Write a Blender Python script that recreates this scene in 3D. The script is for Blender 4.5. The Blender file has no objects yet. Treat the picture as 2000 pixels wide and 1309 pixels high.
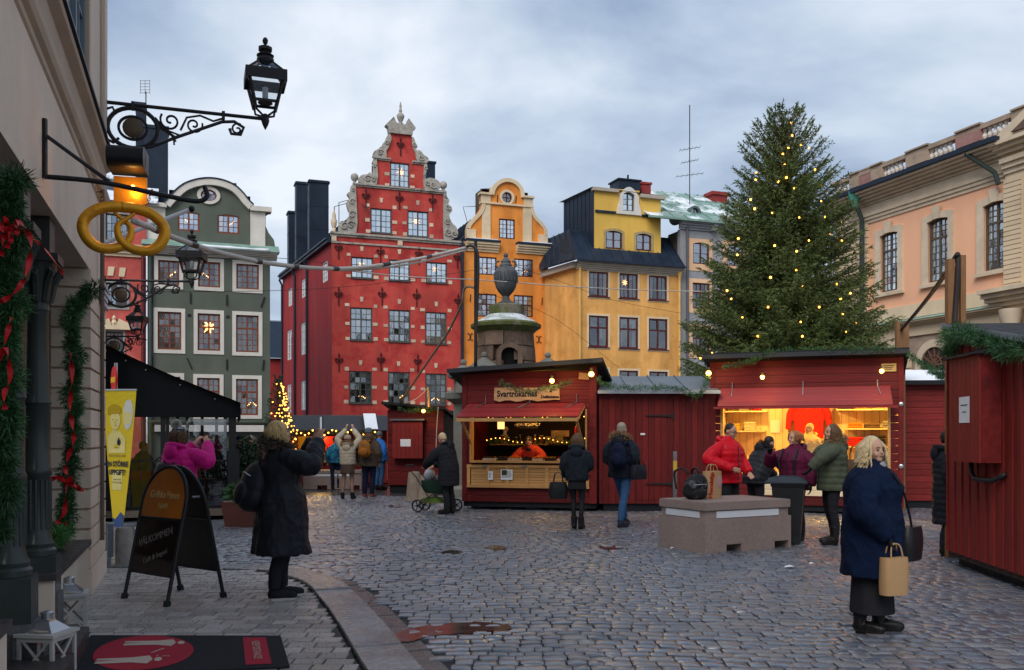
import bpy,bmesh,math,random
import numpy as np
from mathutils import Vector,Matrix,Euler
from mathutils.geometry import tessellate_polygon
random.seed(7)
rng=np.random.default_rng(11)
SC=bpy.context.scene
COL=SC.collection
PI=math.pi
rad=math.radians
# ------------------------------------------------------------------ camera
F,HC,HZ,CX=1800.0,1.65,848.0,1000.0      # focal length in photo pixels, eye height, horizon row
cam_d=bpy.data.cameras.new('camera')
cam=bpy.data.objects.new('camera',cam_d)
COL.objects.link(cam)
cam.location=(0,0,HC)
cam.rotation_euler=(PI/2,0,0)
cam_d.sensor_width=36.0
cam_d.lens=36.0*F/2000.0
cam_d.shift_y=(HZ-654.5)/2000.0
cam_d.clip_end=5000
SC.camera=cam
# ------------------------------------------------------------------ sky, sun, exposure
SUN_EL,SUN_AZ=42.0,203.0      # compass azimuth in degrees, +Y is north
world=bpy.data.worlds.new('World')
SC.world=world
world.use_nodes=True
def make_world():
 nt=world.node_tree
 N,L=nt.nodes,nt.links
 N.clear()
 out=N.new('ShaderNodeOutputWorld')
 sky=N.new('ShaderNodeTexSky');sky.sky_type='NISHITA';sky.sun_disc=False
 sky.sun_elevation=rad(SUN_EL);sky.sun_rotation=rad(SUN_AZ)
 bg1=N.new('ShaderNodeBackground');bg1.inputs['Strength'].default_value=0.08
 L.new(sky.outputs[0],bg1.inputs['Color'])
 tc=N.new('ShaderNodeTexCoord')
 sep=N.new('ShaderNodeSeparateXYZ');L.new(tc.outputs['Generated'],sep.inputs[0])
 def math_(op,a,b=None):
  m=N.new('ShaderNodeMath');m.operation=op
  for i,s in enumerate((a,b)):
   if s is None:continue
   if isinstance(s,(int,float)):m.inputs[i].default_value=s
   else:L.new(s,m.inputs[i])
  return m.outputs[0]
 zz=math_('MAXIMUM',sep.outputs[2],0.0)
 den=math_('ADD',zz,0.22)
 comb=N.new('ShaderNodeCombineXYZ')
 L.new(math_('DIVIDE',sep.outputs[0],den),comb.inputs[0])
 L.new(math_('DIVIDE',sep.outputs[1],den),comb.inputs[1])
 n1=N.new('ShaderNodeTexNoise');n1.inputs['Scale'].default_value=1.25;n1.inputs['Detail'].default_value=7
 n1.inputs['Roughness'].default_value=0.52;n1.inputs['Distortion'].default_value=0.25
 off=N.new('ShaderNodeVectorMath');off.operation='ADD';off.inputs[1].default_value=SKY_OFF
 L.new(comb.outputs[0],off.inputs[0]);L.new(off.outputs[0],n1.inputs['Vector'])
 ramp=N.new('ShaderNodeValToRGB')
 e=ramp.color_ramp.elements
 e[0].position=0.38;e[0].color=(0.22,0.31,0.47,1)
 e[1].position=0.66;e[1].color=(0.84,0.89,0.96,1)
 m=e.new(0.50);m.color=(0.46,0.56,0.70,1)
 L.new(n1.outputs[0],ramp.inputs[0])
 # overcast veil: paler and flatter towards the horizon
 hor=N.new('ShaderNodeMapRange');hor.inputs['From Min'].default_value=0.05;hor.inputs['From Max'].default_value=0.42
 hor.inputs['To Min'].default_value=0.45;hor.inputs['To Max'].default_value=0.0
 L.new(sep.outputs[2],hor.inputs['Value'])
 mix=N.new('ShaderNodeMix');mix.data_type='RGBA'
 mix.inputs[7].default_value=(0.72,0.78,0.85,1)
 L.new(hor.outputs[0],mix.inputs[0]);L.new(ramp.outputs[0],mix.inputs[6])
 bg2=N.new('ShaderNodeBackground');bg2.inputs['Strength'].default_value=SKY_GAIN
 L.new(mix.outputs[2],bg2.inputs['Color'])
 ms=N.new('ShaderNodeMixShader');ms.inputs[0].default_value=0.9
 L.new(bg1.outputs[0],ms.inputs[1]);L.new(bg2.outputs[0],ms.inputs[2])
 L.new(ms.outputs[0],out.inputs['Surface'])
SKY_OFF=(3.1,1.7,0.0)
SKY_GAIN=0.66
make_world()
sun_d=bpy.data.lights.new('sun','SUN');sun_d.energy=1.5;sun_d.angle=rad(38);sun_d.color=(1.0,0.96,0.92)
sun=bpy.data.objects.new('sun',sun_d);COL.objects.link(sun)
_az,_el=rad(SUN_AZ),rad(SUN_EL)
_to=Vector((math.sin(_az)*math.cos(_el),math.cos(_az)*math.cos(_el),math.sin(_el)))
sun.rotation_euler=_to.to_track_quat('Z','Y').to_euler()
sun.location=(0,-10,40)
SC.view_settings.view_transform='Standard'
SC.view_settings.look='None'
SC.view_settings.gamma=1
SC.view_settings.exposure=0.78
SC.render.engine='CYCLES'
SC.cycles.use_denoising=True
SC.cycles.max_bounces=6
SC.cycles.transparent_max_bounces=8
SC.cycles.sample_clamp_indirect=4.0
# ------------------------------------------------------------------ pixel <-> place
def W(px,py,Y):
 return Vector(((px-CX)/F*Y,Y,HC+(HZ-py)/F*Y))
def GY(py,z=0.0):
 return F*(HC-z)/(py-HZ)
def G(px,py,z=0.0):
 Y=GY(py,z)
 return Vector(((px-CX)/F*Y,Y,z))
# ------------------------------------------------------------------ materials
MATS={}
def M(name,col=(.5,.5,.5),rough=.7,var=.12,scale=2.5,bump=.08,bscale=30.,metal=0.,spec=.22,
 jit=.05,streak=0.,col2=None,c2scale=1.0,c2lo=.55,c2hi=.65,emit=None,estr=0.,coat=0.,alpha=None,stretch=None,rvar=.1):
 if name in MATS:return MATS[name]
 m=bpy.data.materials.new(name);m.use_nodes=True
 nt=m.node_tree;N,L=nt.nodes,nt.links
 b=N['Principled BSDF']
 b.inputs['Metallic'].default_value=metal
 b.inputs['Specular IOR Level'].default_value=spec
 b.inputs['Coat Weight'].default_value=coat
 b.inputs['Coat Roughness'].default_value=.15
 tc=N.new('ShaderNodeTexCoord');oi=N.new('ShaderNodeObjectInfo')
 mul=N.new('ShaderNodeVectorMath');mul.operation='SCALE';mul.inputs[0].default_value=(37.,91.,53.)
 L.new(oi.outputs['Random'],mul.inputs['Scale'])
 add=N.new('ShaderNodeVectorMath');add.operation='ADD'
 L.new(tc.outputs['Object'],add.inputs[0]);L.new(mul.outputs[0],add.inputs[1])
 vec=add.outputs[0]
 if stretch:
  mp=N.new('ShaderNodeVectorMath');mp.operation='MULTIPLY';mp.inputs[1].default_value=stretch
  L.new(vec,mp.inputs[0]);vec=mp.outputs[0]
 nz=N.new('ShaderNodeTexNoise');nz.inputs['Scale'].default_value=scale;nz.inputs['Detail'].default_value=6
 nz.inputs['Roughness'].default_value=.6
 L.new(vec,nz.inputs['Vector'])
 mr=N.new('ShaderNodeMapRange');mr.inputs['From Min'].default_value=.25;mr.inputs['From Max'].default_value=.75
 mr.inputs['To Min'].default_value=1-var;mr.inputs['To Max'].default_value=1+var
 L.new(nz.outputs[0],mr.inputs['Value'])
 val=mr.outputs[0]
 if jit:
  jr=N.new('ShaderNodeMapRange');jr.inputs['To Min'].default_value=1-jit;jr.inputs['To Max'].default_value=1+jit
  L.new(oi.outputs['Random'],jr.inputs['Value'])
  mm=N.new('ShaderNodeMath');mm.operation='MULTIPLY';L.new(val,mm.inputs[0]);L.new(jr.outputs[0],mm.inputs[1]);val=mm.outputs[0]
 if streak:
  sm=N.new('ShaderNodeVectorMath');sm.operation='MULTIPLY';sm.inputs[1].default_value=(.9,.9,.12)
  L.new(add.outputs[0],sm.inputs[0])
  ns=N.new('ShaderNodeTexNoise');ns.inputs['Scale'].default_value=1.6;ns.inputs['Detail'].default_value=5
  L.new(sm.outputs[0],ns.inputs['Vector'])
  sr=N.new('ShaderNodeMapRange');sr.inputs['From Min'].default_value=.3;sr.inputs['From Max'].default_value=.7
  sr.inputs['To Min'].default_value=1-streak*.7;sr.inputs['To Max'].default_value=1+streak*.4
  L.new(ns.outputs[0],sr.inputs['Value'])
  mm=N.new('ShaderNodeMath');mm.operation='MULTIPLY';L.new(val,mm.inputs[0]);L.new(sr.outputs[0],mm.inputs[1]);val=mm.outputs[0]
 base=None
 rgb=N.new('ShaderNodeRGB');rgb.outputs[0].default_value=(*col,1);base=rgb.outputs[0]
 if col2:
  n2=N.new('ShaderNodeTexNoise');n2.inputs['Scale'].default_value=c2scale;n2.inputs['Detail'].default_value=7
  n2.inputs['Roughness'].default_value=.65
  L.new(vec,n2.inputs['Vector'])
  r2=N.new('ShaderNodeMapRange');r2.inputs['From Min'].default_value=c2lo;r2.inputs['From Max'].default_value=c2hi
  L.new(n2.outputs[0],r2.inputs['Value'])
  mx=N.new('ShaderNodeMix');mx.data_type='RGBA';mx.inputs[7].default_value=(*col2,1)
  L.new(r2.outputs[0],mx.inputs[0]);L.new(base,mx.inputs[6]);base=mx.outputs[2]
 sc=N.new('ShaderNodeVectorMath');sc.operation='SCALE'
 L.new(base,sc.inputs[0]);L.new(val,sc.inputs['Scale'])
 L.new(sc.outputs[0],b.inputs['Base Color'])
 rr=N.new('ShaderNodeMapRange');rr.inputs['From Min'].default_value=.3;rr.inputs['From Max'].default_value=.7
 rr.inputs['To Min'].default_value=max(.02,rough-rvar);rr.inputs['To Max'].default_value=min(1,rough+rvar)
 L.new(nz.outputs[0],rr.inputs['Value']);L.new(rr.outputs[0],b.inputs['Roughness'])
 if bump:
  nb=N.new('ShaderNodeTexNoise');nb.inputs['Scale'].default_value=bscale;nb.inputs['Detail'].default_value=4
  L.new(vec,nb.inputs['Vector'])
  bp=N.new('ShaderNodeBump');bp.inputs['Strength'].default_value=bump;bp.inputs['Distance'].default_value=.02
  L.new(nb.outputs[0],bp.inputs['Height']);L.new(bp.outputs[0],b.inputs['Normal'])
 if emit:
  b.inputs['Emission Color'].default_value=(*emit,1);b.inputs['Emission Strength'].default_value=estr
 if alpha is not None:b.inputs['Alpha'].default_value=alpha
 MATS[name]=m
 return m
def glass_mat(name,refl=.3,tint=(.9,.95,1.),rough=.02,through=(.85,.88,.9)):
 """window glass: a mirror-like share over clear see-through"""
 if name in MATS:return MATS[name]
 m=bpy.data.materials.new(name);m.use_nodes=True
 nt=m.node_tree;N,L=nt.nodes,nt.links;N.clear()
 out=N.new('ShaderNodeOutputMaterial')
 tr=N.new('ShaderNodeBsdfTransparent');tr.inputs[0].default_value=(*through,1)
 gl=N.new('ShaderNodeBsdfGlossy');gl.inputs['Color'].default_value=(*tint,1);gl.inputs['Roughness'].default_value=rough
 fr=N.new('ShaderNodeFresnel');fr.inputs['IOR'].default_value=1.5
 ad=N.new('ShaderNodeMath');ad.operation='ADD';ad.use_clamp=True;ad.inputs[1].default_value=refl
 L.new(fr.outputs[0],ad.inputs[0])
 tc=N.new('ShaderNodeTexCoord');nz=N.new('ShaderNodeTexNoise');nz.inputs['Scale'].default_value=3.
 oi=N.new('ShaderNodeObjectInfo');va=N.new('ShaderNodeVectorMath');va.operation='ADD'
 L.new(tc.outputs['Object'],va.inputs[0]);L.new(oi.outputs['Random'],va.inputs[1]);L.new(va.outputs[0],nz.inputs['Vector'])
 bp=N.new('ShaderNodeBump');bp.inputs['Strength'].default_value=.05;bp.inputs['Distance'].default_value=.05
 L.new(nz.outputs[0],bp.inputs['Height']);L.new(bp.outputs[0],gl.inputs['Normal'])
 ms=N.new('ShaderNodeMixShader');L.new(ad.outputs[0],ms.inputs[0]);L.new(tr.outputs[0],ms.inputs[1]);L.new(gl.outputs[0],ms.inputs[2])
 L.new(ms.outputs[0],out.inputs['Surface'])
 MATS[name]=m
 return m
def emis(name,col,s):
 return M(name,col,.5,var=0,bump=0,emit=col,estr=s,jit=0)
# ------------------------------------------------------------------ mesh builder
class MB:
 def __init__(s):
  s.v=[];s.f=[];s.m=[];s.mi=0
 def mat(s,i):
  s.mi=i;return s
 def add(s,vs,fs):
  o=len(s.v);s.v.extend([tuple(p)for p in vs])
  for f in fs:
   s.f.append(tuple(i+o for i in f));s.m.append(s.mi)
  return s
 def box(s,x0,x1,y0,y1,z0,z1):
  return s.add([(x0,y0,z0),(x1,y0,z0),(x1,y1,z0),(x0,y1,z0),(x0,y0,z1),(x1,y0,z1),(x1,y1,z1),(x0,y1,z1)],
     [(0,3,2,1),(4,5,6,7),(0,1,5,4),(1,2,6,5),(2,3,7,6),(3,0,4,7)])
 def obox(s,c,size,mat=None):
  """box of size about c, turned by a 3x3 matrix"""
  hx,hy,hz=size[0]/2,size[1]/2,size[2]/2
  vs=[Vector((a*hx,b*hy,d*hz))for d in(-1,1)for(a,b)in((-1,-1),(1,-1),(1,1),(-1,1))]
  if mat is not None:vs=[mat@p for p in vs]
  vs=[p+Vector(c)for p in vs]
  return s.add(vs,[(0,3,2,1),(4,5,6,7),(0,1,5,4),(1,2,6,5),(2,3,7,6),(3,0,4,7)])
 def bar(s,a,b,w,h,up=(0,0,1)):
  a,b=Vector(a),Vector(b);d=b-a
  L=d.length;d.normalize();up=Vector(up)
  if abs(d.dot(up))>.98:up=Vector((0,1,0))
  sd=d.cross(up).normalized();u2=sd.cross(d)
  return s.obox((a+b)/2,(w,L,h),Matrix((sd,d,u2)).transposed())
 def plate(s,outline,holes=(),y0=0.,y1=.3,back=True):
  loops=[[Vector((p[0],p[1],0))for p in outline]]+[[Vector((p[0],p[1],0))for p in h]for h in holes]
  tris=tessellate_polygon(loops)
  flat=[p for l in loops for p in l]
  n=len(flat)
  vs=[(p.x,y0,p.y)for p in flat]+[(p.x,y1,p.y)for p in flat]
  fs=[]
  for t in tris:
   a,b,c=(flat[i]for i in t)
   if(b-a).cross(c-a).z<0:t=(t[0],t[2],t[1])
   fs.append(tuple(t))
   if back:fs.append((t[2]+n,t[1]+n,t[0]+n))
  k=0
  for li,l in enumerate(loops):
   area=sum(l[i].x*l[(i+1)%len(l)].y-l[(i+1)%len(l)].x*l[i].y for i in range(len(l)))
   ccw=area>0
   if li>0:ccw=not ccw
   for i in range(len(l)):
    a,b=k+i,k+(i+1)%len(l)
    fs.append((a,a+n,b+n,b)if ccw else(a,b,b+n,a+n))
   k+=len(l)
  return s.add(vs,fs)
 def tube(s,pts,r,n=8,caps=True,sx=1.,closed=False):
  pts=[Vector(p)for p in pts]
  k=len(pts)
  rs=r if isinstance(r,(list,tuple))else[r]*k
  tang=[]
  for i in range(k):
   if closed:t=pts[(i+1)%k]-pts[i-1]
   else:t=pts[min(i+1,k-1)]-pts[max(i-1,0)]
   tang.append(t.normalized()if t.length>1e-9 else Vector((0,0,1)))
  t0=tang[0];up=Vector((0,0,1))if abs(t0.z)<.9 else Vector((0,1,0))
  nrm=(up-t0*up.dot(t0)).normalized()
  vs=[]
  for i in range(k):
   t=tang[i]
   nrm=nrm-t*nrm.dot(t)
   nrm=nrm.normalized()if nrm.length>1e-6 else t.orthogonal().normalized()
   bn=t.cross(nrm)
   for j in range(n):
    a=2*PI*j/n
    vs.append(pts[i]+nrm*(math.cos(a)*rs[i])+bn*(math.sin(a)*rs[i]*sx))
  fs=[]
  for i in range(k if closed else k-1):
   i2=(i+1)%k
   for j in range(n):
    j2=(j+1)%n
    fs.append((i*n+j,i*n+j2,i2*n+j2,i2*n+j))
  if caps and not closed:
   fs.append(tuple(reversed(range(n))));fs.append(tuple(range((k-1)*n,k*n)))
  return s.add(vs,fs)
 def lathe(s,prof,n=16,c=(0,0,0),a0=0.,sq=1.):
  cx,cy,cz=c
  vs=[]
  for r,z in prof:
   for j in range(n):
    a=a0+2*PI*j/n
    vs.append((cx+r*math.cos(a),cy+r*math.sin(a)*sq,cz+z))
  fs=[]
  for i in range(len(prof)-1):
   for j in range(n):
    j2=(j+1)%n
    fs.append((i*n+j,i*n+j2,(i+1)*n+j2,(i+1)*n+j))
  fs.append(tuple(reversed(range(n))));fs.append(tuple(range((len(prof)-1)*n,len(prof)*n)))
  return s.add(vs,fs)
 def ball(s,c,r,n=10,m=None):
  if not isinstance(r,(tuple,list)):r=(r,r,r)
  m=m or max(4,n//2+1)
  prof=[]
  vs=[(0,0,-1)]
  for i in range(1,m):
   t=-PI/2+PI*i/m
   for j in range(n):
    a=2*PI*j/n
    vs.append((math.cos(t)*math.cos(a),math.cos(t)*math.sin(a),math.sin(t)))
  vs.append((0,0,1))
  fs=[]
  for j in range(n):
   fs.append((0,1+(j+1)%n,1+j))
  for i in range(m-2):
   for j in range(n):
    a=1+i*n+j;b=1+i*n+(j+1)%n
    fs.append((a,b,b+n,a+n))
  l=len(vs)-1
  for j in range(n):
   fs.append((l,1+(m-2)*n+j,1+(m-2)*n+(j+1)%n))
  return s.add([(c[0]+p[0]*r[0],c[1]+p[1]*r[1],c[2]+p[2]*r[2])for p in vs],fs)
 def loft(s,rings):
  n=len(rings[0]);vs=[p for r in rings for p in r];fs=[]
  for i in range(len(rings)-1):
   for j in range(n):
    j2=(j+1)%n
    fs.append((i*n+j,i*n+j2,(i+1)*n+j2,(i+1)*n+j))
  fs.append(tuple(reversed(range(n))));fs.append(tuple(range((len(rings)-1)*n,len(rings)*n)))
  return s.add(vs,fs)
 def xform(s,mat,start=0):
  for i in range(start,len(s.v)):
   s.v[i]=tuple(mat@Vector(s.v[i]))
  return s
 def mesh(s,name,mats,smooth=False):
  me=bpy.data.meshes.new(name)
  me.from_pydata(s.v,[],s.f)
  if not isinstance(mats,(list,tuple)):mats=[mats]
  for m in mats:me.materials.append(m)
  if len(mats)>1:me.polygons.foreach_set('material_index',s.m)
  if smooth:
   me.polygons.foreach_set('use_smooth',[True]*len(me.polygons))
   if smooth is not True:me.set_sharp_from_angle(angle=rad(smooth))
  me.update()
  return me
 def build(s,name,mats,parent=None,loc=None,rot=None,smooth=False):
  return link(name,s.mesh(name,mats,smooth),parent,loc,rot)
def link(name,data,parent=None,loc=None,rot=None,scale=None):
 o=bpy.data.objects.new(name,data)
 COL.objects.link(o)
 if parent is not None:o.parent=parent
 if loc is not None:o.location=loc
 if rot is not None:o.rotation_euler=rot
 if scale is not None:o.scale=scale
 return o
def tag(o,label=None,cat=None,group=None,kind=None):
 if label:o['label']=label
 if cat:o['category']=cat
 if group:o['group']=group
 if kind:o['kind']=kind
 return o
def thing(name,label,cat,loc=(0,0,0),rotz=0.,group=None,scale=None):
 o=link(name,None,None,loc,(0,0,rotz),scale)
 o.empty_display_size=.2
 return tag(o,label,cat,group)
def copy_tree(o,parent=None):
 c=o.copy();COL.objects.link(c)
 if parent is not None:c.parent=parent
 for ch in list(o.children):copy_tree(ch,c)
 return c
# a scratch scene, for remeshing and lettering without touching the real one
TMP=bpy.data.scenes.new('scratch')
def evaluated(o):
 TMP.collection.objects.link(o)
 vl=TMP.view_layers[0];vl.update()
 dg=vl.depsgraph
 me=bpy.data.meshes.new_from_object(o.evaluated_get(dg),depsgraph=dg)
 TMP.collection.objects.unlink(o)
 d=o.data
 bpy.data.objects.remove(o)
 return me
def fuse(mb,voxel,smooth=4,name='m'):
 """join overlapping closed shapes into one continuous skin"""
 me=mb.mesh(name,[])
 o=bpy.data.objects.new('t',me)
 r=o.modifiers.new('r','REMESH');r.mode='VOXEL';r.voxel_size=voxel;r.use_smooth_shade=True
 if smooth:
  s=o.modifiers.new('s','SMOOTH');s.factor=.5;s.iterations=smooth
 out=evaluated(o)
 return out
def text_mesh(txt,size,ext=.002,align='CENTER',sx=1.,bold=0.):
 c=bpy.data.curves.new('t','FONT');c.body=txt;c.size=size;c.extrude=ext
 c.align_x=align;c.align_y='CENTER';c.resolution_u=3;c.offset=bold
 o=bpy.data.objects.new('t',c)
 me=evaluated(o)
 if sx!=1.:
  me.transform(Matrix.Diagonal((sx,1,1,1)))
 return me
def text(name,txt,size,mat,parent,loc,rot=(PI/2,0,0),**k):
 me=text_mesh(txt,size,**k)
 me.materials.clear();me.materials.append(mat)
 return link(name,me,parent,loc,rot)
def blades(P,D,ln,wd,rs=None):
 """single-triangle needles at P pointing along D"""
 P=np.asarray(P,float);D=np.asarray(D,float)
 n=len(P)
 r=rng.normal(size=(n,3));sd=np.cross(D,r);sd/=np.linalg.norm(sd,axis=1)[:,None]+1e-9
 ln=np.broadcast_to(ln,(n,))[:,None];wd=np.broadcast_to(wd,(n,))[:,None]
 return np.stack([P-sd*wd/2,P+sd*wd/2,P+D*ln],1).reshape(-1,3)
def tri_mesh(name,V,mats,extra=None,mi=None):
 """mesh from a flat array of triangle corners (+ optional MB)"""
 n=len(V);nt=n//3
 me=bpy.data.meshes.new(name)
 me.vertices.add(n);me.vertices.foreach_set('co',np.ascontiguousarray(V,dtype=np.float32).ravel())
 me.loops.add(n);me.loops.foreach_set('vertex_index',np.arange(n,dtype=np.int32))
 me.polygons.add(nt);me.polygons.foreach_set('loop_start',np.arange(0,n,3,dtype=np.int32))
 if not isinstance(mats,(list,tuple)):mats=[mats]
 for m in mats:me.materials.append(m)
 if mi is not None:me.polygons.foreach_set('material_index',np.asarray(mi,dtype=np.int32))
 me.update(calc_edges=True);me.validate()
 return me
def spline(pts,n=8):
 """Catmull-Rom through pts"""
 P=[Vector(p)for p in pts];out=[]
 for i in range(len(P)-1):
  p0,p1,p2,p3=P[max(i-1,0)],P[i],P[i+1],P[min(i+2,len(P)-1)]
  for k in range(n):
   t=k/n
   out.append(.5*((2*p1)+(p2-p0)*t+(2*p0-5*p1+4*p2-p3)*t*t+(3*p1-p0-3*p2+p3)*t**3))
 out.append(P[-1])
 return out
# ------------------------------------------------------------------ a wall's own frame: x to the right in view, y inwards, z up
class Fac:
 def __init__(s,px,Y,deg):
  s.o=Vector(((px-CX)/F*Y,Y,0));s.a=rad(deg)
  s.u=Vector((math.cos(s.a),math.sin(s.a),0));s.n=Vector((-math.sin(s.a),math.cos(s.a),0))
 def at(s,px,py,off=0.):
  d=Vector(((px-CX)/F,1,(HZ-py)/F));c=Vector((0,0,HC))
  t=((s.o+s.n*off)-c).dot(s.n)/d.dot(s.n)
  p=c+d*t
  return((p-s.o).dot(s.u),p.z)
 def rect(s,px0,px1,py0,py1,off=0.):
  xm,ym=(px0+px1)/2,(py0+py1)/2
  return(s.at(px0,ym,off)[0],s.at(px1,ym,off)[0],s.at(xm,py1,off)[1],s.at(xm,py0,off)[1])
 def thing(s,name,label,cat,group=None):
  return thing(name,label,cat,s.o,s.a,group)
def rc(r):
 x0,x1,z0,z1=r
 return[(x0,z0),(x1,z0),(x1,z1),(x0,z1)]
def circ(cx,cz,rx,rz=None,n=20):
 rz=rz or rx
 return[(cx+rx*math.cos(2*PI*i/n),cz+rz*math.sin(2*PI*i/n))for i in range(n)]
def arch_top(x0,x1,z0,z1,rise,n=8):
 """rectangle with a segmental top"""
 pts=[(x0,z0),(x1,z0)]
 for i in range(n+1):
  t=i/n
  pts.append((x1+(x0-x1)*t,z1-rise+rise*math.sin(PI*t)))
 return pts
_pane={}
def pane_mesh(m):
 if m.name not in _pane:
  b=MB().add([(-.5,0,-.5),(.5,0,-.5),(.5,0,.5),(-.5,0,.5)],[(0,1,2,3)])
  _pane[m.name]=b.mesh('pane',m)
 return _pane[m.name]
def window(parent,r,fm,gm,cols=2,rows=3,split=2,transom=None,fw=.07,mw=.028,rec=.08,y=0.,sill=None,tilt=.028):
 """casement window in a wall opening: frame, mullion, glazing bars, one object per pane"""
 x0,x1,z0,z1=r
 b=MB();y0=y+rec
 d=.07
 b.box(x0,x0+fw,y0,y0+d,z0,z1);b.box(x1-fw,x1,y0,y0+d,z0,z1)
 b.box(x0+fw,x1-fw,y0,y0+d,z0,z0+fw);b.box(x0+fw,x1-fw,y0,y0+d,z1-fw,z1)
 xs=[x0+fw];iw=(x1-x0-2*fw)
 zs=[(z0+fw,z1-fw,rows)]
 if transom:
  zt=z0+(z1-z0)*transom[0]
  b.box(x0+fw,x1-fw,y0-.01,y0+d-.01,zt-fw*.5,zt+fw*.5)
  zs=[(z0+fw,zt-fw*.5,rows),(zt+fw*.5,z1-fw,transom[1])]
 segs=[]
 cw=iw/split
 for k in range(split):
  a=x0+fw+cw*k+(fw*.5 if k else 0);c=x0+fw+cw*(k+1)-(fw*.5 if k<split-1 else 0)
  segs.append((a,c))
  if k:b.box(a-fw,a,y0-.005,y0+d-.005,z0+fw,z1-fw)
 cells=[]
 for(a,c)in segs:
  for(zb,zt,nr)in zs:
   for i in range(cols):
    for j in range(nr):
     cells.append((a+(c-a)*i/cols,a+(c-a)*(i+1)/cols,zb+(zt-zb)*j/nr,zb+(zt-zb)*(j+1)/nr))
   for i in range(1,cols):
    xm=a+(c-a)*i/cols;b.box(xm-mw/2,xm+mw/2,y0+.012,y0+.05,zb,zt)
   for j in range(1,nr):
    zm=zb+(zt-zb)*j/nr;b.box(a,c,y0+.015,y0+.047,zm-mw/2,zm+mw/2)
 if sill:b.box(x0-sill,x1+sill,y-.07,y0+d*.5,z0-.05,z0-.003)
 w=b.build('window',fm,parent)
 if random.random()<.75 and x1-x0>.7:
  ck=random.random()<.6;c=MB();zc_=z1-.02
  for a_,s_ in((x0+.02,1),(x1-.02,-1)):
   wd=(x1-x0)*random.uniform(.14,.26)*s_;n_=9;c.add([(a_+wd*i/n_,y0+.16+.02*(i%2),z)for i in range(n_+1)for z in(z0+.02,zc_)],[(2*i,2*i+2,2*i+3,2*i+1)for i in range(n_)])
  if ck:c.add([(x0,y0+.15,z1-(z1-z0)*.22),(x1,y0+.15,z1-(z1-z0)*.22),(x1,y0+.15,z1),(x0,y0+.15,z1)],[(0,1,2,3)])
  c.build('curtain',random.choice((M('white_curtain',(.5,.48,.44),.9),M('beige_curtain',(.34,.27,.19),.9),M('dull_curtain',(.2,.2,.21),.9))),w)
 pm=pane_mesh(gm)
 for(a,c,zb,zt)in cells:
  link('pane',pm,w,((a+c)/2,y0+.03,(zb+zt)/2),(random.gauss(0,tilt),0,random.gauss(0,tilt)),(c-a,1,zt-zb))
 return w
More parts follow.
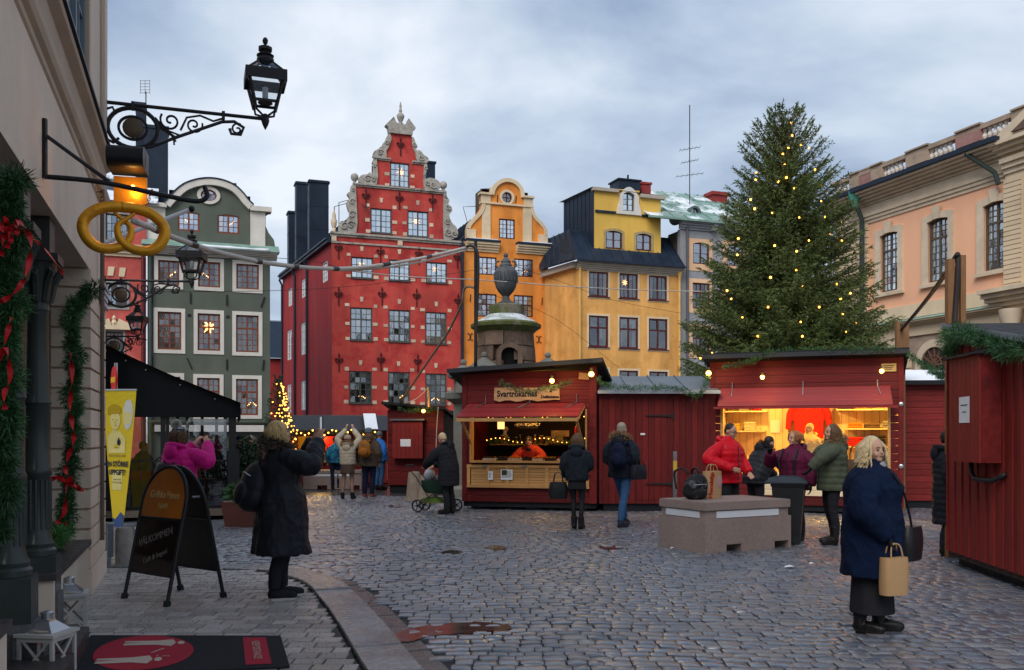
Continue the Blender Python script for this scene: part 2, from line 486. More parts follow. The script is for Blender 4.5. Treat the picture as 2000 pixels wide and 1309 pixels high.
# ================================================================== ground, paving, kerb
def inside(p,poly):
 x,y=p;c=False;n=len(poly)
 for i in range(n):
  x1,y1=poly[i];x2,y2=poly[i-1]
  if(y1>y)!=(y2>y)and x<(x2-x1)*(y-y1)/(y2-y1)+x1:c=not c
 return c
def cobble_mat():
 m=bpy.data.materials.new('wet_granite_setts');m.use_nodes=True
 N,L=m.node_tree.nodes,m.node_tree.links
 b=N['Principled BSDF']
 geo=N.new('ShaderNodeNewGeometry');oi=N.new('ShaderNodeObjectInfo')
 ad=N.new('ShaderNodeMath');ad.operation='ADD';L.new(geo.outputs['Random Per Island'],ad.inputs[0]);L.new(oi.outputs['Random'],ad.inputs[1])
 fr=N.new('ShaderNodeMath');fr.operation='FRACT';L.new(ad.outputs[0],fr.inputs[0])
 ramp=N.new('ShaderNodeValToRGB');e=ramp.color_ramp.elements
 e[0].position=0;e[0].color=(.072,.083,.106,1);e[1].position=1;e[1].color=(.17,.17,.185,1)
 for p,c in((.3,(.105,.116,.145)),(.6,(.118,.124,.145)),(.85,(.145,.125,.12))):
  k=e.new(p);k.color=(*c,1)
 L.new(fr.outputs[0],ramp.inputs[0])
 tc=N.new('ShaderNodeTexCoord')
 n1=N.new('ShaderNodeTexNoise');n1.inputs['Scale'].default_value=1.1;n1.inputs['Detail'].default_value=5
 L.new(geo.outputs['Position'],n1.inputs['Vector'])
 n2=N.new('ShaderNodeTexNoise');n2.inputs['Scale'].default_value=60;n2.inputs['Detail'].default_value=3
 L.new(geo.outputs['Position'],n2.inputs['Vector'])
 n3=N.new('ShaderNodeTexNoise');n3.inputs['Scale'].default_value=14;n3.inputs['Detail'].default_value=3
 L.new(geo.outputs['Position'],n3.inputs['Vector'])
 mr=N.new('ShaderNodeMapRange');mr.inputs['From Min'].default_value=.25;mr.inputs['From Max'].default_value=.75
 mr.inputs['To Min'].default_value=.6;mr.inputs['To Max'].default_value=1.5
 L.new(n2.outputs[0],mr.inputs['Value'])
 sc=N.new('ShaderNodeVectorMath');sc.operation='SCALE';L.new(ramp.outputs[0],sc.inputs[0]);L.new(mr.outputs[0],sc.inputs['Scale'])
 L.new(sc.outputs[0],b.inputs['Base Color'])
 # patches of standing damp against nearly dry stone
 rr=N.new('ShaderNodeMapRange');rr.inputs['From Min'].default_value=.36;rr.inputs['From Max'].default_value=.66
 rr.inputs['To Min'].default_value=.26;rr.inputs['To Max'].default_value=.44
 L.new(n1.outputs[0],rr.inputs['Value'])
 r2=N.new('ShaderNodeMath');r2.operation='MULTIPLY_ADD';r2.inputs[1].default_value=.08;L.new(fr.outputs[0],r2.inputs[0]);L.new(rr.outputs[0],r2.inputs[2])
 L.new(r2.outputs[0],b.inputs['Roughness'])
 b.inputs['Specular IOR Level'].default_value=1.
 b.inputs['Coat Roughness'].default_value=.26
 cw=N.new('ShaderNodeMapRange');cw.inputs['From Min'].default_value=.40;cw.inputs['From Max'].default_value=.60;cw.inputs['To Min'].default_value=.8;cw.inputs['To Max'].default_value=.2
 L.new(n1.outputs[0],cw.inputs['Value']);L.new(cw.outputs[0],b.inputs['Coat Weight'])
 bp=N.new('ShaderNodeBump');bp.inputs['Strength'].default_value=.09;bp.inputs['Distance'].default_value=.01
 mx=N.new('ShaderNodeMath');mx.operation='MULTIPLY_ADD';mx.inputs[1].default_value=2.;L.new(n3.outputs[0],mx.inputs[0]);L.new(n2.outputs[0],mx.inputs[2])
 L.new(mx.outputs[0],bp.inputs['Height']);L.new(bp.outputs[0],b.inputs['Normal'])
 return m
SETT=cobble_mat()
def far_paving_mat():
 m=bpy.data.materials.new('wet_ground');m.use_nodes=True
 N,L=m.node_tree.nodes,m.node_tree.links
 b=N['Principled BSDF']
 geo=N.new('ShaderNodeNewGeometry')
 br=N.new('ShaderNodeTexBrick');br.inputs['Scale'].default_value=1.;br.inputs['Brick Width'].default_value=.19;br.inputs['Row Height'].default_value=.17
 br.inputs['Mortar Size'].default_value=.012;br.inputs['Mortar Smooth'].default_value=.3
 br.inputs['Color1'].default_value=(.05,.05,.055,1);br.inputs['Color2'].default_value=(.075,.07,.07,1);br.inputs['Mortar'].default_value=(.022,.02,.018,1)
 L.new(geo.outputs['Position'],br.inputs['Vector'])
 n1=N.new('ShaderNodeTexNoise');n1.inputs['Scale'].default_value=6;n1.inputs['Detail'].default_value=4
 L.new(geo.outputs['Position'],n1.inputs['Vector'])
 L.new(br.outputs['Color'],b.inputs['Base Color'])
 b.inputs['Roughness'].default_value=.25
 bp=N.new('ShaderNodeBump');bp.inputs['Strength'].default_value=.5;bp.inputs['Distance'].default_value=.02
 L.new(n1.outputs[0],bp.inputs['Height']);L.new(bp.outputs[0],b.inputs['Normal'])
 return m
gb=MB().add([(-1500,-300,-.034),(1500,-300,-.034),(1500,2500,-.034),(-1500,2500,-.034)],[(0,1,2,3)])
plaza=gb.build('plaza',far_paving_mat())
tag(plaza,'wet stone paved square',None,None,'structure')
mort=M('joint_sand',(.022,.02,.018),.6,var=.4,scale=20,bump=.3,bscale=80)
jb=MB().add([(-14,3.0,-.026),(16,3.0,-.026),(16,25,-.026),(-14,25,-.026)],[(0,1,2,3)])
jo=jb.build('joint_bed',mort,plaza);
# inner edge of the footpath, near to far, then the kerb outside it
EDGE=[(-.35,3.2),(-.62,5.0),(-1.07,6.44),(-1.62,8.2),(-2.12,9.6),(-2.5,10.3),(-2.96,10.78),(-3.6,11.0),(-5.2,11.12)]
EDGE_S=[(p.x,p.y)for p in spline([(x,y,0)for x,y in EDGE],6)]
def offs(line,d):
 out=[]
 for i,(x,y)in enumerate(line):
  a=line[max(i-1,0)];b=line[min(i+1,len(line)-1)]
  tx,ty=b[0]-a[0],b[1]-a[1];l=math.hypot(tx,ty)
  out.append((x+ty/l*d,y-tx/l*d))
 return out
KERB_OUT=offs(EDGE_S,.40)
GUT_OUT=offs(EDGE_S,.62)
PATH_POLY=EDGE_S+[(-9,11.1),(-9,3.2)]
KERB_POLY=KERB_OUT+[(-9,11.4),(-9,3.2)]
GUT_POLY=GUT_OUT+[(-9,11.5),(-9,3.2)]
def stone_geo(w,d,h,tilt,seed):
 """one sett: chamfered shoulders, slightly domed uneven top"""
 r=random.Random(seed)
 c=min(w,d)*.12
 def ring(ins,z,jit):
  x,y=w/2-ins,d/2-ins;cc=c
  pts=[(-x+cc,-y),(x-cc,-y),(x,-y+cc),(x,y-cc),(x-cc,y),(-x+cc,y),(-x,y-cc),(-x,-y+cc)]
  return[(px+r.uniform(-jit,jit),py+r.uniform(-jit,jit),z+px*tilt[0]+py*tilt[1]+r.uniform(-jit,jit)*.4)for px,py in pts]
 A=ring(-.002,-h,.0);B=ring(.0,-.006,.004);C=ring(.007,-.001,.003)
 vs=A+B+C+[(r.uniform(-.01,.01),r.uniform(-.01,.01),.004)]
 fs=[]
 for i in range(8):
  j=(i+1)%8
  fs.append((i,j,8+j,8+i));fs.append((8+i,8+j,16+j,16+i));fs.append((16+i,16+j,24))
 return vs,fs
def lay_setts():
 spots=[]
 y=3.6;row=0
 while y<24.5:
  dpt=random.uniform(.115,.15)
  hw=max(3.0,.60*y+1.2)
  x=-hw-random.uniform(0,.2)
  while x<hw:
   w=random.uniform(.11,.205)
   xc=x+w/2
   yc=y+dpt/2+.02*math.sin(xc*.5+y*.25)-.045*xc*min(1,y/12)+.10*math.sin(xc*.22+1.0)
   x+=w+random.uniform(.006,.014)
   if inside((xc,yc),GUT_POLY):continue
   spots.append((xc,yc,w,dpt))
  y+=dpt+random.uniform(.006,.013);row+=1
 vis=[s for s in spots if s[1]>6.35 and abs(s[0])<.56*s[1]]
 vis.sort(key=lambda s:-s[2]*s[3]/s[1]**3)
 near=set(vis[:300])
 big=MB()
 variants=[]
 for k in range(14):
  vs,fs=stone_geo(.18,.165,.05,(random.gauss(0,.02),random.gauss(0,.02)),900+k)
  me=MB().add(vs,fs).mesh('sett',SETT,smooth=35);variants.append(me)
 for i,s in enumerate(spots):
  xc,yc,w,d=s
  z=random.gauss(-.004,.0035)
  if s in near:
   o=link('sett',random.choice(variants),plaza,(xc,yc,z),(0,0,random.gauss(0,.016)+(PI if random.random()<.5 else 0)),(w/.18,d/.165,1))
  else:
   if s[1]<5.9 and abs(xc)>1.2 and s[1]<5:continue
   vs,fs=stone_geo(w,d,.03,(random.gauss(0,.02)*min(1,9/yc),random.gauss(0,.026)*min(1,9/yc)),i)
   a=random.gauss(0,.016);ca,sa=math.cos(a),math.sin(a)
   big.add([(p[0]*ca-p[1]*sa+xc,p[0]*sa+p[1]*ca+yc,p[2]+z)for p in vs],fs)
 o=big.build('setts',SETT,plaza,smooth=35);tag(o,kind='stuff')
lay_setts()
# gutter stones along the kerb
gut=M('gutter_stone',(.10,.09,.085),.25,var=.35,scale=8,bump=.3,bscale=50)
kerbm=M('kerb_granite',(.24,.24,.245),.28,var=.22,scale=14,bump=.2,bscale=120,col2=(.14,.13,.125),c2scale=1.2,c2lo=.5,c2hi=.62,spec=.5)
def strip(line,inner,outer,step,z0,z1,gap,mat,name,parent):
 L=[0]
 for i in range(1,len(line)):L.append(L[-1]+math.hypot(line[i][0]-line[i-1][0],line[i][1]-line[i-1][1]))
 a_in,a_out=offs(line,inner),offs(line,outer)
 def at(arr,s):
  for i in range(1,len(L)):
   if L[i]>=s:
    t=(s-L[i-1])/(L[i]-L[i-1]);return(arr[i-1][0]+(arr[i][0]-arr[i-1][0])*t,arr[i-1][1]+(arr[i][1]-arr[i-1][1])*t)
  return arr[-1]
 s=0
 while s<L[-1]-.1:
  e=min(L[-1],s+step*random.uniform(.8,1.25))
  n=4
  dz=random.gauss(0,.004)
  ins=[at(a_in,s+gap+(e-s-2*gap)*k/n)for k in range(n+1)]
  ous=[at(a_out,s+gap+(e-s-2*gap)*k/n)for k in range(n+1)]
  ring=ins+ous[::-1]
  cx=sum(p[0]for p in ring)/len(ring);cy=sum(p[1]for p in ring)/len(ring)
  b=MB();m=len(ring)
  bot=[(p[0],p[1],z0)for p in ring];sh=[(p[0],p[1],z1-.012+dz)for p in ring]
  top=[(p[0]+(cx-p[0])*.03,p[1]+(cy-p[1])*.03,z1+dz)for p in ring]
  b.add(bot+sh+top,[(i+k*m,i+(k+1)*m,(i+1)%m+(k+1)*m,(i+1)%m+k*m)for k in(0,1)for i in range(m)]+[tuple(reversed(range(2*m,3*m)))])
  bm=bmesh.new();me=b.mesh(name,mat)
  bm.from_mesh(me);bmesh.ops.recalc_face_normals(bm,faces=bm.faces);bm.to_mesh(me);bm.free()
  link(name,me,parent)
  s=e
kerb=MB().add([(p[0],p[1],-.02)for p in EDGE_S]+[(p[0],p[1],-.02)for p in KERB_OUT],[(i,i+len(EDGE_S),i+1+len(EDGE_S),i+1)for i in range(len(EDGE_S)-1)]).build('kerb',mort)
tag(kerb,kind='structure')
strip(EDGE_S,.02,.39,.85,-.03,.062,.006,kerbm,'kerb_stone',kerb)
strip(EDGE_S,.42,.61,.42,-.03,-.008,.008,gut,'gutter_stone',kerb)
# footpath of concrete pavers
pavm=M('footpath_paver',(.36,.33,.31),.30,var=.3,scale=30,bump=.35,bscale=160,jit=.28,spec=.5)
fb=MB().plate([(p[0],p[1])for p in PATH_POLY],[],0,.01,back=False)
fv=[(v[0],v[2],.028)for v in fb.v[:len(PATH_POLY)]]
pt=tessellate_polygon([[Vector((p[0],p[1],0))for p in PATH_POLY]])
footpath=MB().add([(p[0],p[1],.03)for p in PATH_POLY],[tuple(t)for t in pt]).build('footpath',M('path_joint',(.035,.03,.026),.6,var=.4,scale=25,bump=.3,bscale=90))
tag(footpath,kind='structure')
def lay_pavers():
 spots=[];y=4.2;row=0
 while y<11.2:
  d=.155;x=-5.6+(row%2)*.1+random.uniform(-.015,.015)
  while x<.2:
   w=.205+random.uniform(-.012,.012)
   cs=[(x+.01,y+.01),(x+w-.01,y+.01),(x+.01,y+d-.01),(x+w-.01,y+d-.01)]
   if all(inside(c,PATH_POLY)for c in cs):spots.append((x,y,w,d))
   else:
    # cut paver against the kerb
    cut=x+w
    while cut>x+.05 and not(inside((cut-.01,y+.01),PATH_POLY)and inside((cut-.01,y+d-.01),PATH_POLY)):cut-=.02
    if cut>x+.06 and inside(cs[0],PATH_POLY):spots.append((x,y,cut-x,d))
   x+=w+.015
  y+=d+.015;row+=1
 vis=[s for s in spots if s[1]>6.2 and abs((s[0]+s[2]/2)/s[1])<.56]
 vis.sort(key=lambda s:s[1])
 near=set(vis[:300])
 var=[]
 for k in range(10):
  b=MB();r=random.Random(k+50)
  t=(r.gauss(0,.008),r.gauss(0,.008))
  def ring(ins,z):return[(sx*(.5-ins),sy*(.5-ins),z+sx*t[0]*.1+sy*t[1]*.1+r.uniform(-.001,.001))for sx,sy in((-1,-1),(1,-1),(1,1),(-1,1))]
  A,B_,C=ring(0,-.03),ring(0,-.007),ring(.03,0)
  b.add(A+B_+C,[(i+4*k2,(i+1)%4+4*k2,(i+1)%4+4*k2+4,i+4*k2+4)for k2 in(0,1)for i in range(4)]+[(8,9,10,11)])
  var.append(b.mesh('paver',pavm))
 rest=MB()
 for s in spots:
  z=.052+random.gauss(0,.0015)
  if s in near:link('paver',random.choice(var),footpath,(s[0]+s[2]/2,s[1]+s[3]/2,z),(0,0,random.gauss(0,.008)),(s[2],s[3],1))
  elif s[1]>5.5:rest.box(s[0],s[0]+s[2],s[1],s[1]+s[3],.02,z)
 tag(rest.build('pavers',pavm,footpath),kind='stuff')
lay_pavers()
# grit spread on the path, and soot-black crumbs
def grit():
 P=[]
 n=0
 while n<2600:
  y=random.uniform(6.2,11);x=random.uniform(-4.6,-.4)
  if not inside((x,y),KERB_POLY):continue
  s=random.uniform(.002,.0065);z=.056
  a=random.uniform(0,6.28)
  p=[(x+s*math.cos(a+k*2.09),y+s*math.sin(a+k*2.09),z)for k in range(3)]+[(x,y,z+s)]
  for f in((0,1,3),(1,2,3),(2,0,3)):P+=[p[i]for i in f]
  n+=1
 o=link('grit',tri_mesh('grit',np.array(P),M('black_grit',(.02,.018,.017),.7)))
 tag(o,'dark grit scattered over the footpath','grit',None,'stuff')
grit()
# puddles: flat sheets of still water between the stones
wat=M('puddle_water',(.06,.045,.035),.09,var=.3,scale=6,bump=.03,bscale=18,rvar=.04,spec=.5)
def puddle(pxs,z,label):
 c=[G(px,py,z)for px,py in pxs]
 pts=spline([*c,c[0]],6)[:-1]
 pts=[p+Vector((random.gauss(0,.012),random.gauss(0,.02),0))for p in pts]
 t=tessellate_polygon([pts])
 mb=MB().add(pts,[tuple(f)for f in t])
 o=mb.build('puddle',wat)
 for p in o.data.polygons:pass
 bm=bmesh.new();bm.from_mesh(o.data)
 bmesh.ops.recalc_face_normals(bm,faces=bm.faces)
 if sum(f.normal.z for f in bm.faces)<0:bmesh.ops.reverse_faces(bm,faces=bm.faces)
 bm.to_mesh(o.data);bm.free()
 tag(o,label,None,None,'structure')
puddle([(765,1243),(790,1232),(850,1219),(920,1214),(985,1219),(995,1229),(940,1236),(860,1240),(800,1252),(775,1250)],.0,'long shallow puddle by the kerb')
puddle([(655,1155),(680,1152),(722,1160),(716,1185),(690,1185),(665,1168)],-.001,'puddle in the gutter at the kerb bend')
puddle([(722,1222),(742,1232),(765,1262),(748,1258),(730,1240)],-.004,'narrow puddle in the gutter')
puddle([(862,1079),(880,1074),(902,1078),(885,1083)],.0,'small dark puddle in the square')
puddle([(942,1070),(965,1065),(992,1069),(970,1075)],.0,'small bright puddle in the square')
puddle([(1160,1068),(1190,1064),(1230,1070),(1190,1074)],-.004,'puddle near the customers')
puddle([(755,988),(775,984),(795,988),(775,992)],-.004,'puddle by the stone bollards')
# ================================================================== houses round the square
GL_SKY=glass_mat('glass_upper',.66,(.86,.93,1.0))
GL_MID=glass_mat('glass_middle',.40,(.9,.95,1.0))
GL_LOW=glass_mat('glass_lower',.15,(.9,.95,1.0))
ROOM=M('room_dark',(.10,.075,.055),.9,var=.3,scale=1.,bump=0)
IRON=M('black_iron',(.018,.017,.018),.5,var=.2,bump=.1)
SHEET=M('dark_sheet_metal',(.014,.024,.042),.45,var=.25,scale=1.2,bump=.05,streak=.3)
SNOW=M('snow',(.78,.80,.84),.8,var=.06,bump=.3,bscale=12)
COPPER=M('green_copper',(.22,.34,.28),.6,var=.25,scale=2,bump=.05,streak=.3)
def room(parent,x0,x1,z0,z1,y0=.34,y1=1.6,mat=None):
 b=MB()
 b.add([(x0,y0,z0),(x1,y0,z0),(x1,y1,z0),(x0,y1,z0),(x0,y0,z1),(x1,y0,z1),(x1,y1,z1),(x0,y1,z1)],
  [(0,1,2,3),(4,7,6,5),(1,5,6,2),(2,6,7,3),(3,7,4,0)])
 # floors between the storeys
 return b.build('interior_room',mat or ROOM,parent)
def mould(parent,name,x0,x1,z0,z1,proj,mat,steps=3,ret=.0):
 """stepped cornice: each course stands further out than the one below"""
 b=MB();h=(z1-z0)/steps
 for k in range(steps):
  p=proj*(k+1)/steps
  b.box(x0-ret*(k+1)/steps,x1+ret*(k+1)/steps,-p,.02,z0+h*k+(.001*k),z0+h*(k+1))
 return b.build(name,mat,parent)
def surround(parent,r,w,mat,proj=.03,name='window_surround',bot=None):
 x0,x1,z0,z1=r
 bw=w if bot is None else bot
 b=MB().plate(rc((x0-w,x1+w,z0-bw,z1+w)),[rc((x0-.002,x1+.002,z0-.002,z1+.002))],-proj,.04)
 return b.build(name,mat,parent)
def pipe(parent,name,x,z0,z1,mat,r=.05,y=-.1):
 return MB().tube([(x,y,z0),(x,y,z1)],r,8).build(name,mat,parent,smooth=40)
STAR=emis('star_glow',(1.0,.48,.14),3.0)
CANDLE=emis('candle_glow',(1.0,.55,.18),6.0)
def star(fac,px,py,size,label,off=.28):
 x,z=fac.at(px,py,off)
 p=fac.o+fac.u*x+fac.n*off;p.z=z
 b=MB();n=7
 ctr=[(0,-.03,0),(0,.03,0)];ring=[]
 for i in range(2*n):
  r=size/2*(1 if i%2==0 else.36);a=PI*i/n+.2
  ring.append((r*math.sin(a),0,r*math.cos(a)))
 vs=ctr+ring
 b.add(vs,[(0,2+(i+1)%(2*n),2+i)for i in range(2*n)]+[(1,2+i,2+(i+1)%(2*n))for i in range(2*n)])
 o=b.build('paper_star',STAR,None,p,(0,0,fac.a))
 tag(o,label,'star','glowing paper stars hung in house windows')
def candles(fac,px,py,w,label,off=.3):
 x,z=fac.at(px,py,off)
 p=fac.o+fac.u*x+fac.n*off;p.z=z
 t=thing('candle_arch',label,'candle arch',p,fac.a,'electric candle arches on window sills')
 wood=M('candle_wood',(.35,.22,.1),.5)
 b=MB().box(-w/2,w/2,-.03,.03,0,.04)
 n=7
 for i in range(n):
  u=(i-(n-1)/2)/((n-1)/2);b.box(u*w*.46-.012,u*w*.46+.012,-.012,.012,.04,.06+.16*(1-abs(u)))
 b.build('stand',wood,t)
 fl=MB().lathe([(.001,0),(.014,.03),(.001,.075)],6).mesh('candle_bulb',CANDLE)
 for i in range(n):
  u=(i-(n-1)/2)/((n-1)/2);link('candle_bulb',fl,t,(u*w*.46,0,.062+.16*(1-abs(u))))
# ------------------------------------------------------------------ red house with the stepped gable
RF=Fac(648,50,20)
red=RF.thing('gabled_red_house','tall red house with a stepped scrolled gable and pale corner stones at its windows','house')
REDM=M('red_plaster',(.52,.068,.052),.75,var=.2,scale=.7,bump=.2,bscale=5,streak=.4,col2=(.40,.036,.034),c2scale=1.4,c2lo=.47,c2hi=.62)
REDS=M('red_plaster_shaded',(.30,.026,.028),.78,var=.2,scale=1.2,bump=.12,bscale=8,streak=.35)  # same red plaster, with the narrow lane's shade put into the colour
SAND=M('sandstone',(.56,.43,.31),.8,var=.2,scale=8,bump=.3,bscale=40,jit=.22)
SCROLL=M('weathered_scroll_stone',(.36,.33,.285),.8,var=.3,scale=6,bump=.35,bscale=25,col2=(.16,.15,.13),c2scale=2.5)
GFRAME=M('grey_green_frame',(.075,.078,.072),.55,var=.15,bump=.05)
def pp(f,pts):return[f.at(x,y)for x,y in pts]
def red_house():
 f=RF
 out=pp(f,[(648,453),(694,457),(694,361.5),(734.7,365),(734.7,313),(754,309),(757,285),(763,262),(763,252),(803.5,256),(804,268),(809,288),(813,313),(828.7,318),(828.7,369),(866,372),(866,468),(905,471)])
 xr=out[-1][0]
 zc=out[0][1]
 out=[(0,-.05)]+[(0,zc)]+out[1:-1]+[(xr,zc),(xr,-.05)]
 out=out[::-1]
 wins=[]
 spec=[  # px0, px1, py0, py1, rows, transom, glass
  (762,800,318,366,4,None,GL_SKY),
  (723.7,765.5,407.6,455.7,4,None,GL_SKY),(796,837,412.5,462.6,4,None,GL_SKY),
  (685.7,729,502.5,543.7,3,None,GL_SKY),(760,801,508,548.6,3,None,GL_SKY),(832.3,873.5,512.6,552.8,3,None,GL_SKY),
  (684,727.5,601,665,3,(.64,2),GL_MID),(759,801.6,605.5,668,3,(.64,2),GL_MID),(831,872.5,610,671.7,3,(.64,2),GL_MID),
  (682,726.5,725,788,3,(.64,2),GL_LOW),(758,800.5,726.8,789,3,(.64,2),GL_LOW),(831,872.5,730,791,3,(.64,2),GL_LOW)]
 rs=[f.rect(*s[:4])for s in spec]
 MB().plate(out,[rc(r)for r in rs],0,.34).build('wall',REDM,red)
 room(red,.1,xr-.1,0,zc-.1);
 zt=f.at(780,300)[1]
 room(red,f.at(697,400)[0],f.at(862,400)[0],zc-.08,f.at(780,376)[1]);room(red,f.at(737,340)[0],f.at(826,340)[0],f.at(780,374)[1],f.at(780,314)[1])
 for s,r in zip(spec,rs):
  window(red,r,GFRAME,s[6],2,s[4],2,s[5],fw=.075,rec=.06,sill=.03)
 # sandstone blocks: keystone above, corner and side blocks
 bw,bh=.22,.15
 def block(x,z,w,h,tap=0.):
  MB().plate([(x-w/2+tap,z-h/2),(x+w/2-tap,z-h/2),(x+w/2,z+h/2),(x-w/2,z+h/2)],[],-.025,.05).build('stone_block',SAND,red)
 for i,r in enumerate(rs):
  x0,x1,z0,z1=r;xm=(x0+x1)/2
  if i>0:block(xm+random.uniform(-.03,.03),z1+.46,.2,.26,.035)
  for sx,xe in((-1,x0),(1,x1)):
   zs=[z0+.08]
   if i>0:zs.append(z1+.12)
   if i!=3 and i!=4 and i!=5:zs.append((z0+z1)/2)
   for z in zs:
    block(xe+sx*(.02+bw/2+random.uniform(0,.05)),z+random.uniform(-.02,.02),bw+random.uniform(-.03,.06),bh+random.uniform(0,.05))
 # cornice bands
 mould(red,'cornice',-.08,xr+.02,zc-.22,zc,.16,SCROLL,2)
 zb=f.at(648,471)[1]
 mould(red,'string_course',-.02,xr,zb-.09,zb,.07,SCROLL,1)
 xs0=f.at(652,462)[0]
 for px in(652,781):
  x=f.at(px,462)[0];MB().box(x-.13,x+.13,-.1,.02,zb+.004,zc-.222).build('bracket_stone',SAND,red)
 x0,x1=f.at(690,365)[0],f.at(870,365)[0];z=f.at(780,368)[1]
 mould(red,'ledge',x0,x1,z-.12,z+.05,.14,SCROLL,2)
 x0,x1=f.at(729,315)[0],f.at(833,315)[0];z=f.at(780,314)[1];xa,xb=f.at(754,310)[0],f.at(813,310)[0]
 mould(red,'ledge',x0,xa+.25,z-.1,z+.06,.14,SCROLL,2);mould(red,'ledge',xb-.25,x1,z-.1,z+.06,.14,SCROLL,2)
 # broken pediment and finial
 z0=f.at(783,256)[1]
 xl,xm,xrr=f.at(756,252)[0],f.at(783,252)[0],f.at(808,252)[0]
 ht=(xrr-xl)
 b=MB().plate([(xl+.1,z0-.2),(xrr-.1,z0-.2),(xrr-.05,z0+.1),(xrr+.1,z0+.22),(xm+.42,z0+.72),(xm+.3,z0+.45),(xm+.2,z0+.35),(xm-.2,z0+.35),(xm-.3,z0+.45),(xm-.42,z0+.72),(xl-.1,z0+.22),(xl+.05,z0+.1)],[],-.14,.3)
 b.build('broken_pediment',SCROLL,red)
 MB().lathe([(.16,0),(.16,.1),(.09,.16),(.2,.4),(.23,.52),(.13,.66),(.07,.7),(.1,.8),(.05,.95),(.07,1.05),(.02,1.3)],10,(xm,.1,z0+.35)).build('finial',SCROLL,red,smooth=50)
 # scrolls along the gable edges: a carved slab with curled volutes standing proud of it
 def scroll(poly,curls,side):
  P=pp(f,poly)
  ctr=(sum(p[0]for p in P)/len(P),sum(p[1]for p in P)/len(P))
  sp=[(q.x,q.z)for q in spline([(a,0,c)for a,c in P]+[(P[0][0],0,P[0][1])],3)[:-1]]
  b=MB().plate(sp,[],-.10,.22)
  for(px,py,rpx)in curls:
   cx,cz=f.at(px,py);R=rpx/F*51
   pts=[]
   for k in range(26):
    t=k/25;a=side*(t*4.2*PI*.55+.6);rr=R*(1-.82*t)
    pts.append((cx+rr*math.cos(a),-.12,cz+rr*math.sin(a)))
   b.tube(pts,[R*.16+.02]*26,6)
   b.ball((cx,-.1,cz),(R*.22,.09,R*.22),8)
  b.build('scroll',SCROLL,red,smooth=35)
 scroll([(660,452),(662,438),(668,432),(675,436),(679,425),(684,420),(679,407),(677,395),(683,388),(678,379),(684,374),(686,363),(693,360),(695,380),(695,457)],[(684,440,8),(672,443,8),(687,420,7),(687,395,6),(689,372,4)],1)
 scroll([(866,374),(871,374),(872,385),(877,392),(875,400),(881,405),(882,413),(877,420),(879,430),(883,437),(890,444),(894,455),(891,464),(880,469),(866,468)],[(874,454,8),(886,458,7),(872,433,6),(874,405,6),(869,383,4)],-1)
 scroll([(701,357),(702,346),(709,342),(717,341),(722,337),(725,342),(729,338),(730,322),(727,318),(731,308),(735,311),(735,361)],[(717,350,7),(729,352,5),(731,325,4)],1)
 scroll([(828,318),(833,321),(834,332),(831,338),(830,350),(838,348),(848,350),(857,356),(860,366),(852,372),(828,369)],[(845,362,7),(834,358,5),(831,328,4)],-1)
 scroll([(728,307),(730,297),(738,292),(743,287),(748,291),(747,282),(752,276),(756,266),(761,262),(764,272),(759,288),(754,296),(753,309)],[(742,299,6),(755,280,4.5)],1)
 scroll([(804,268),(808,271),(811,280),(815,287),(812,294),(820,295),(827,303),(835,309),(836,316),(828,320),(814,314),(811,300),(806,290)],[(822,309,6),(808,283,4.5)],-1)
 for px,py in((693,355),(866.5,370)):
  x,z=f.at(px,py);MB().lathe([(.1,-.12),(.12,-.05),(.07,0),(.1,.05),(.19,.14),(.22,.26),(.19,.38),(.1,.46),(.03,.48)],12,(x,.08,z)).build('stone_ball',SCROLL,red,smooth=50)
 x,z=f.at(653,452);MB().lathe([(.15,0),(.15,.12),(.09,.2),(.16,.42),(.18,.6),(.1,.78),(.12,.88),(.05,1.1),(.01,1.3)],10,(x,.15,z)).build('obelisk',SAND,red,smooth=50)
 # wrought-iron wall anchors, lily shaped
 def anchor(px,py,s=1.):
  x,z=f.at(px,py);b=MB()
  b.bar((x,-.04,z-.55*s),(x,-.04,z+.42*s),.05*s,.05*s)
  b.plate([(x-.05*s,z+.3*s),(x,z+.2*s),(x+.05*s,z+.3*s),(x,z+.48*s)],[],-.07,-.02)
  for sx in(-1,1):
   b.tube([(x+sx*a*s,-.05,z+c*s)for a,c in((.02,.0),(.08,.12),(.17,.17),(.22,.08),(.17,.0),(.12,.04))],.028*s,5)
   b.tube([(x+sx*a*s,-.05,z+c*s)for a,c in((.02,-.02),(.08,-.08),(.15,-.05))],.024*s,5)
  b.build('wall_anchor',M('anchor_iron',(.05,.012,.014),.6),red)
 for p in((661,486),(743,494),(818,498),(893,505),(661,577),(746,577),(813.5,580),(894.5,590),(662,706),(744,705),(816,708),(714.6,385),(779.8,390),(844.6,394),(782,285)):anchor(*p)
 # roof behind the gable
 xl,zr=0,f.at(780,330)[1]
 MB().plate([(-.1,zc-.1),(xr+.1,zc-.1),(xr*.5+.3,zr)],[],.35,11).build('roof',SHEET,red)
 # chimney right of the gable
 x0,x1,zb_,zt_=f.rect(833,850,315,385,2.5);MB().box(x0,x1,2.5,3.3,zb_,zt_-.12).box(x0-.06,x1+.06,2.44,3.36,zt_-.12,zt_).build('chimney',SHEET,red)
 pipe(red,'downpipe',xr-.1,0,zc,SHEET,.09)
 return xr,zc
RXR,RZC=red_house()
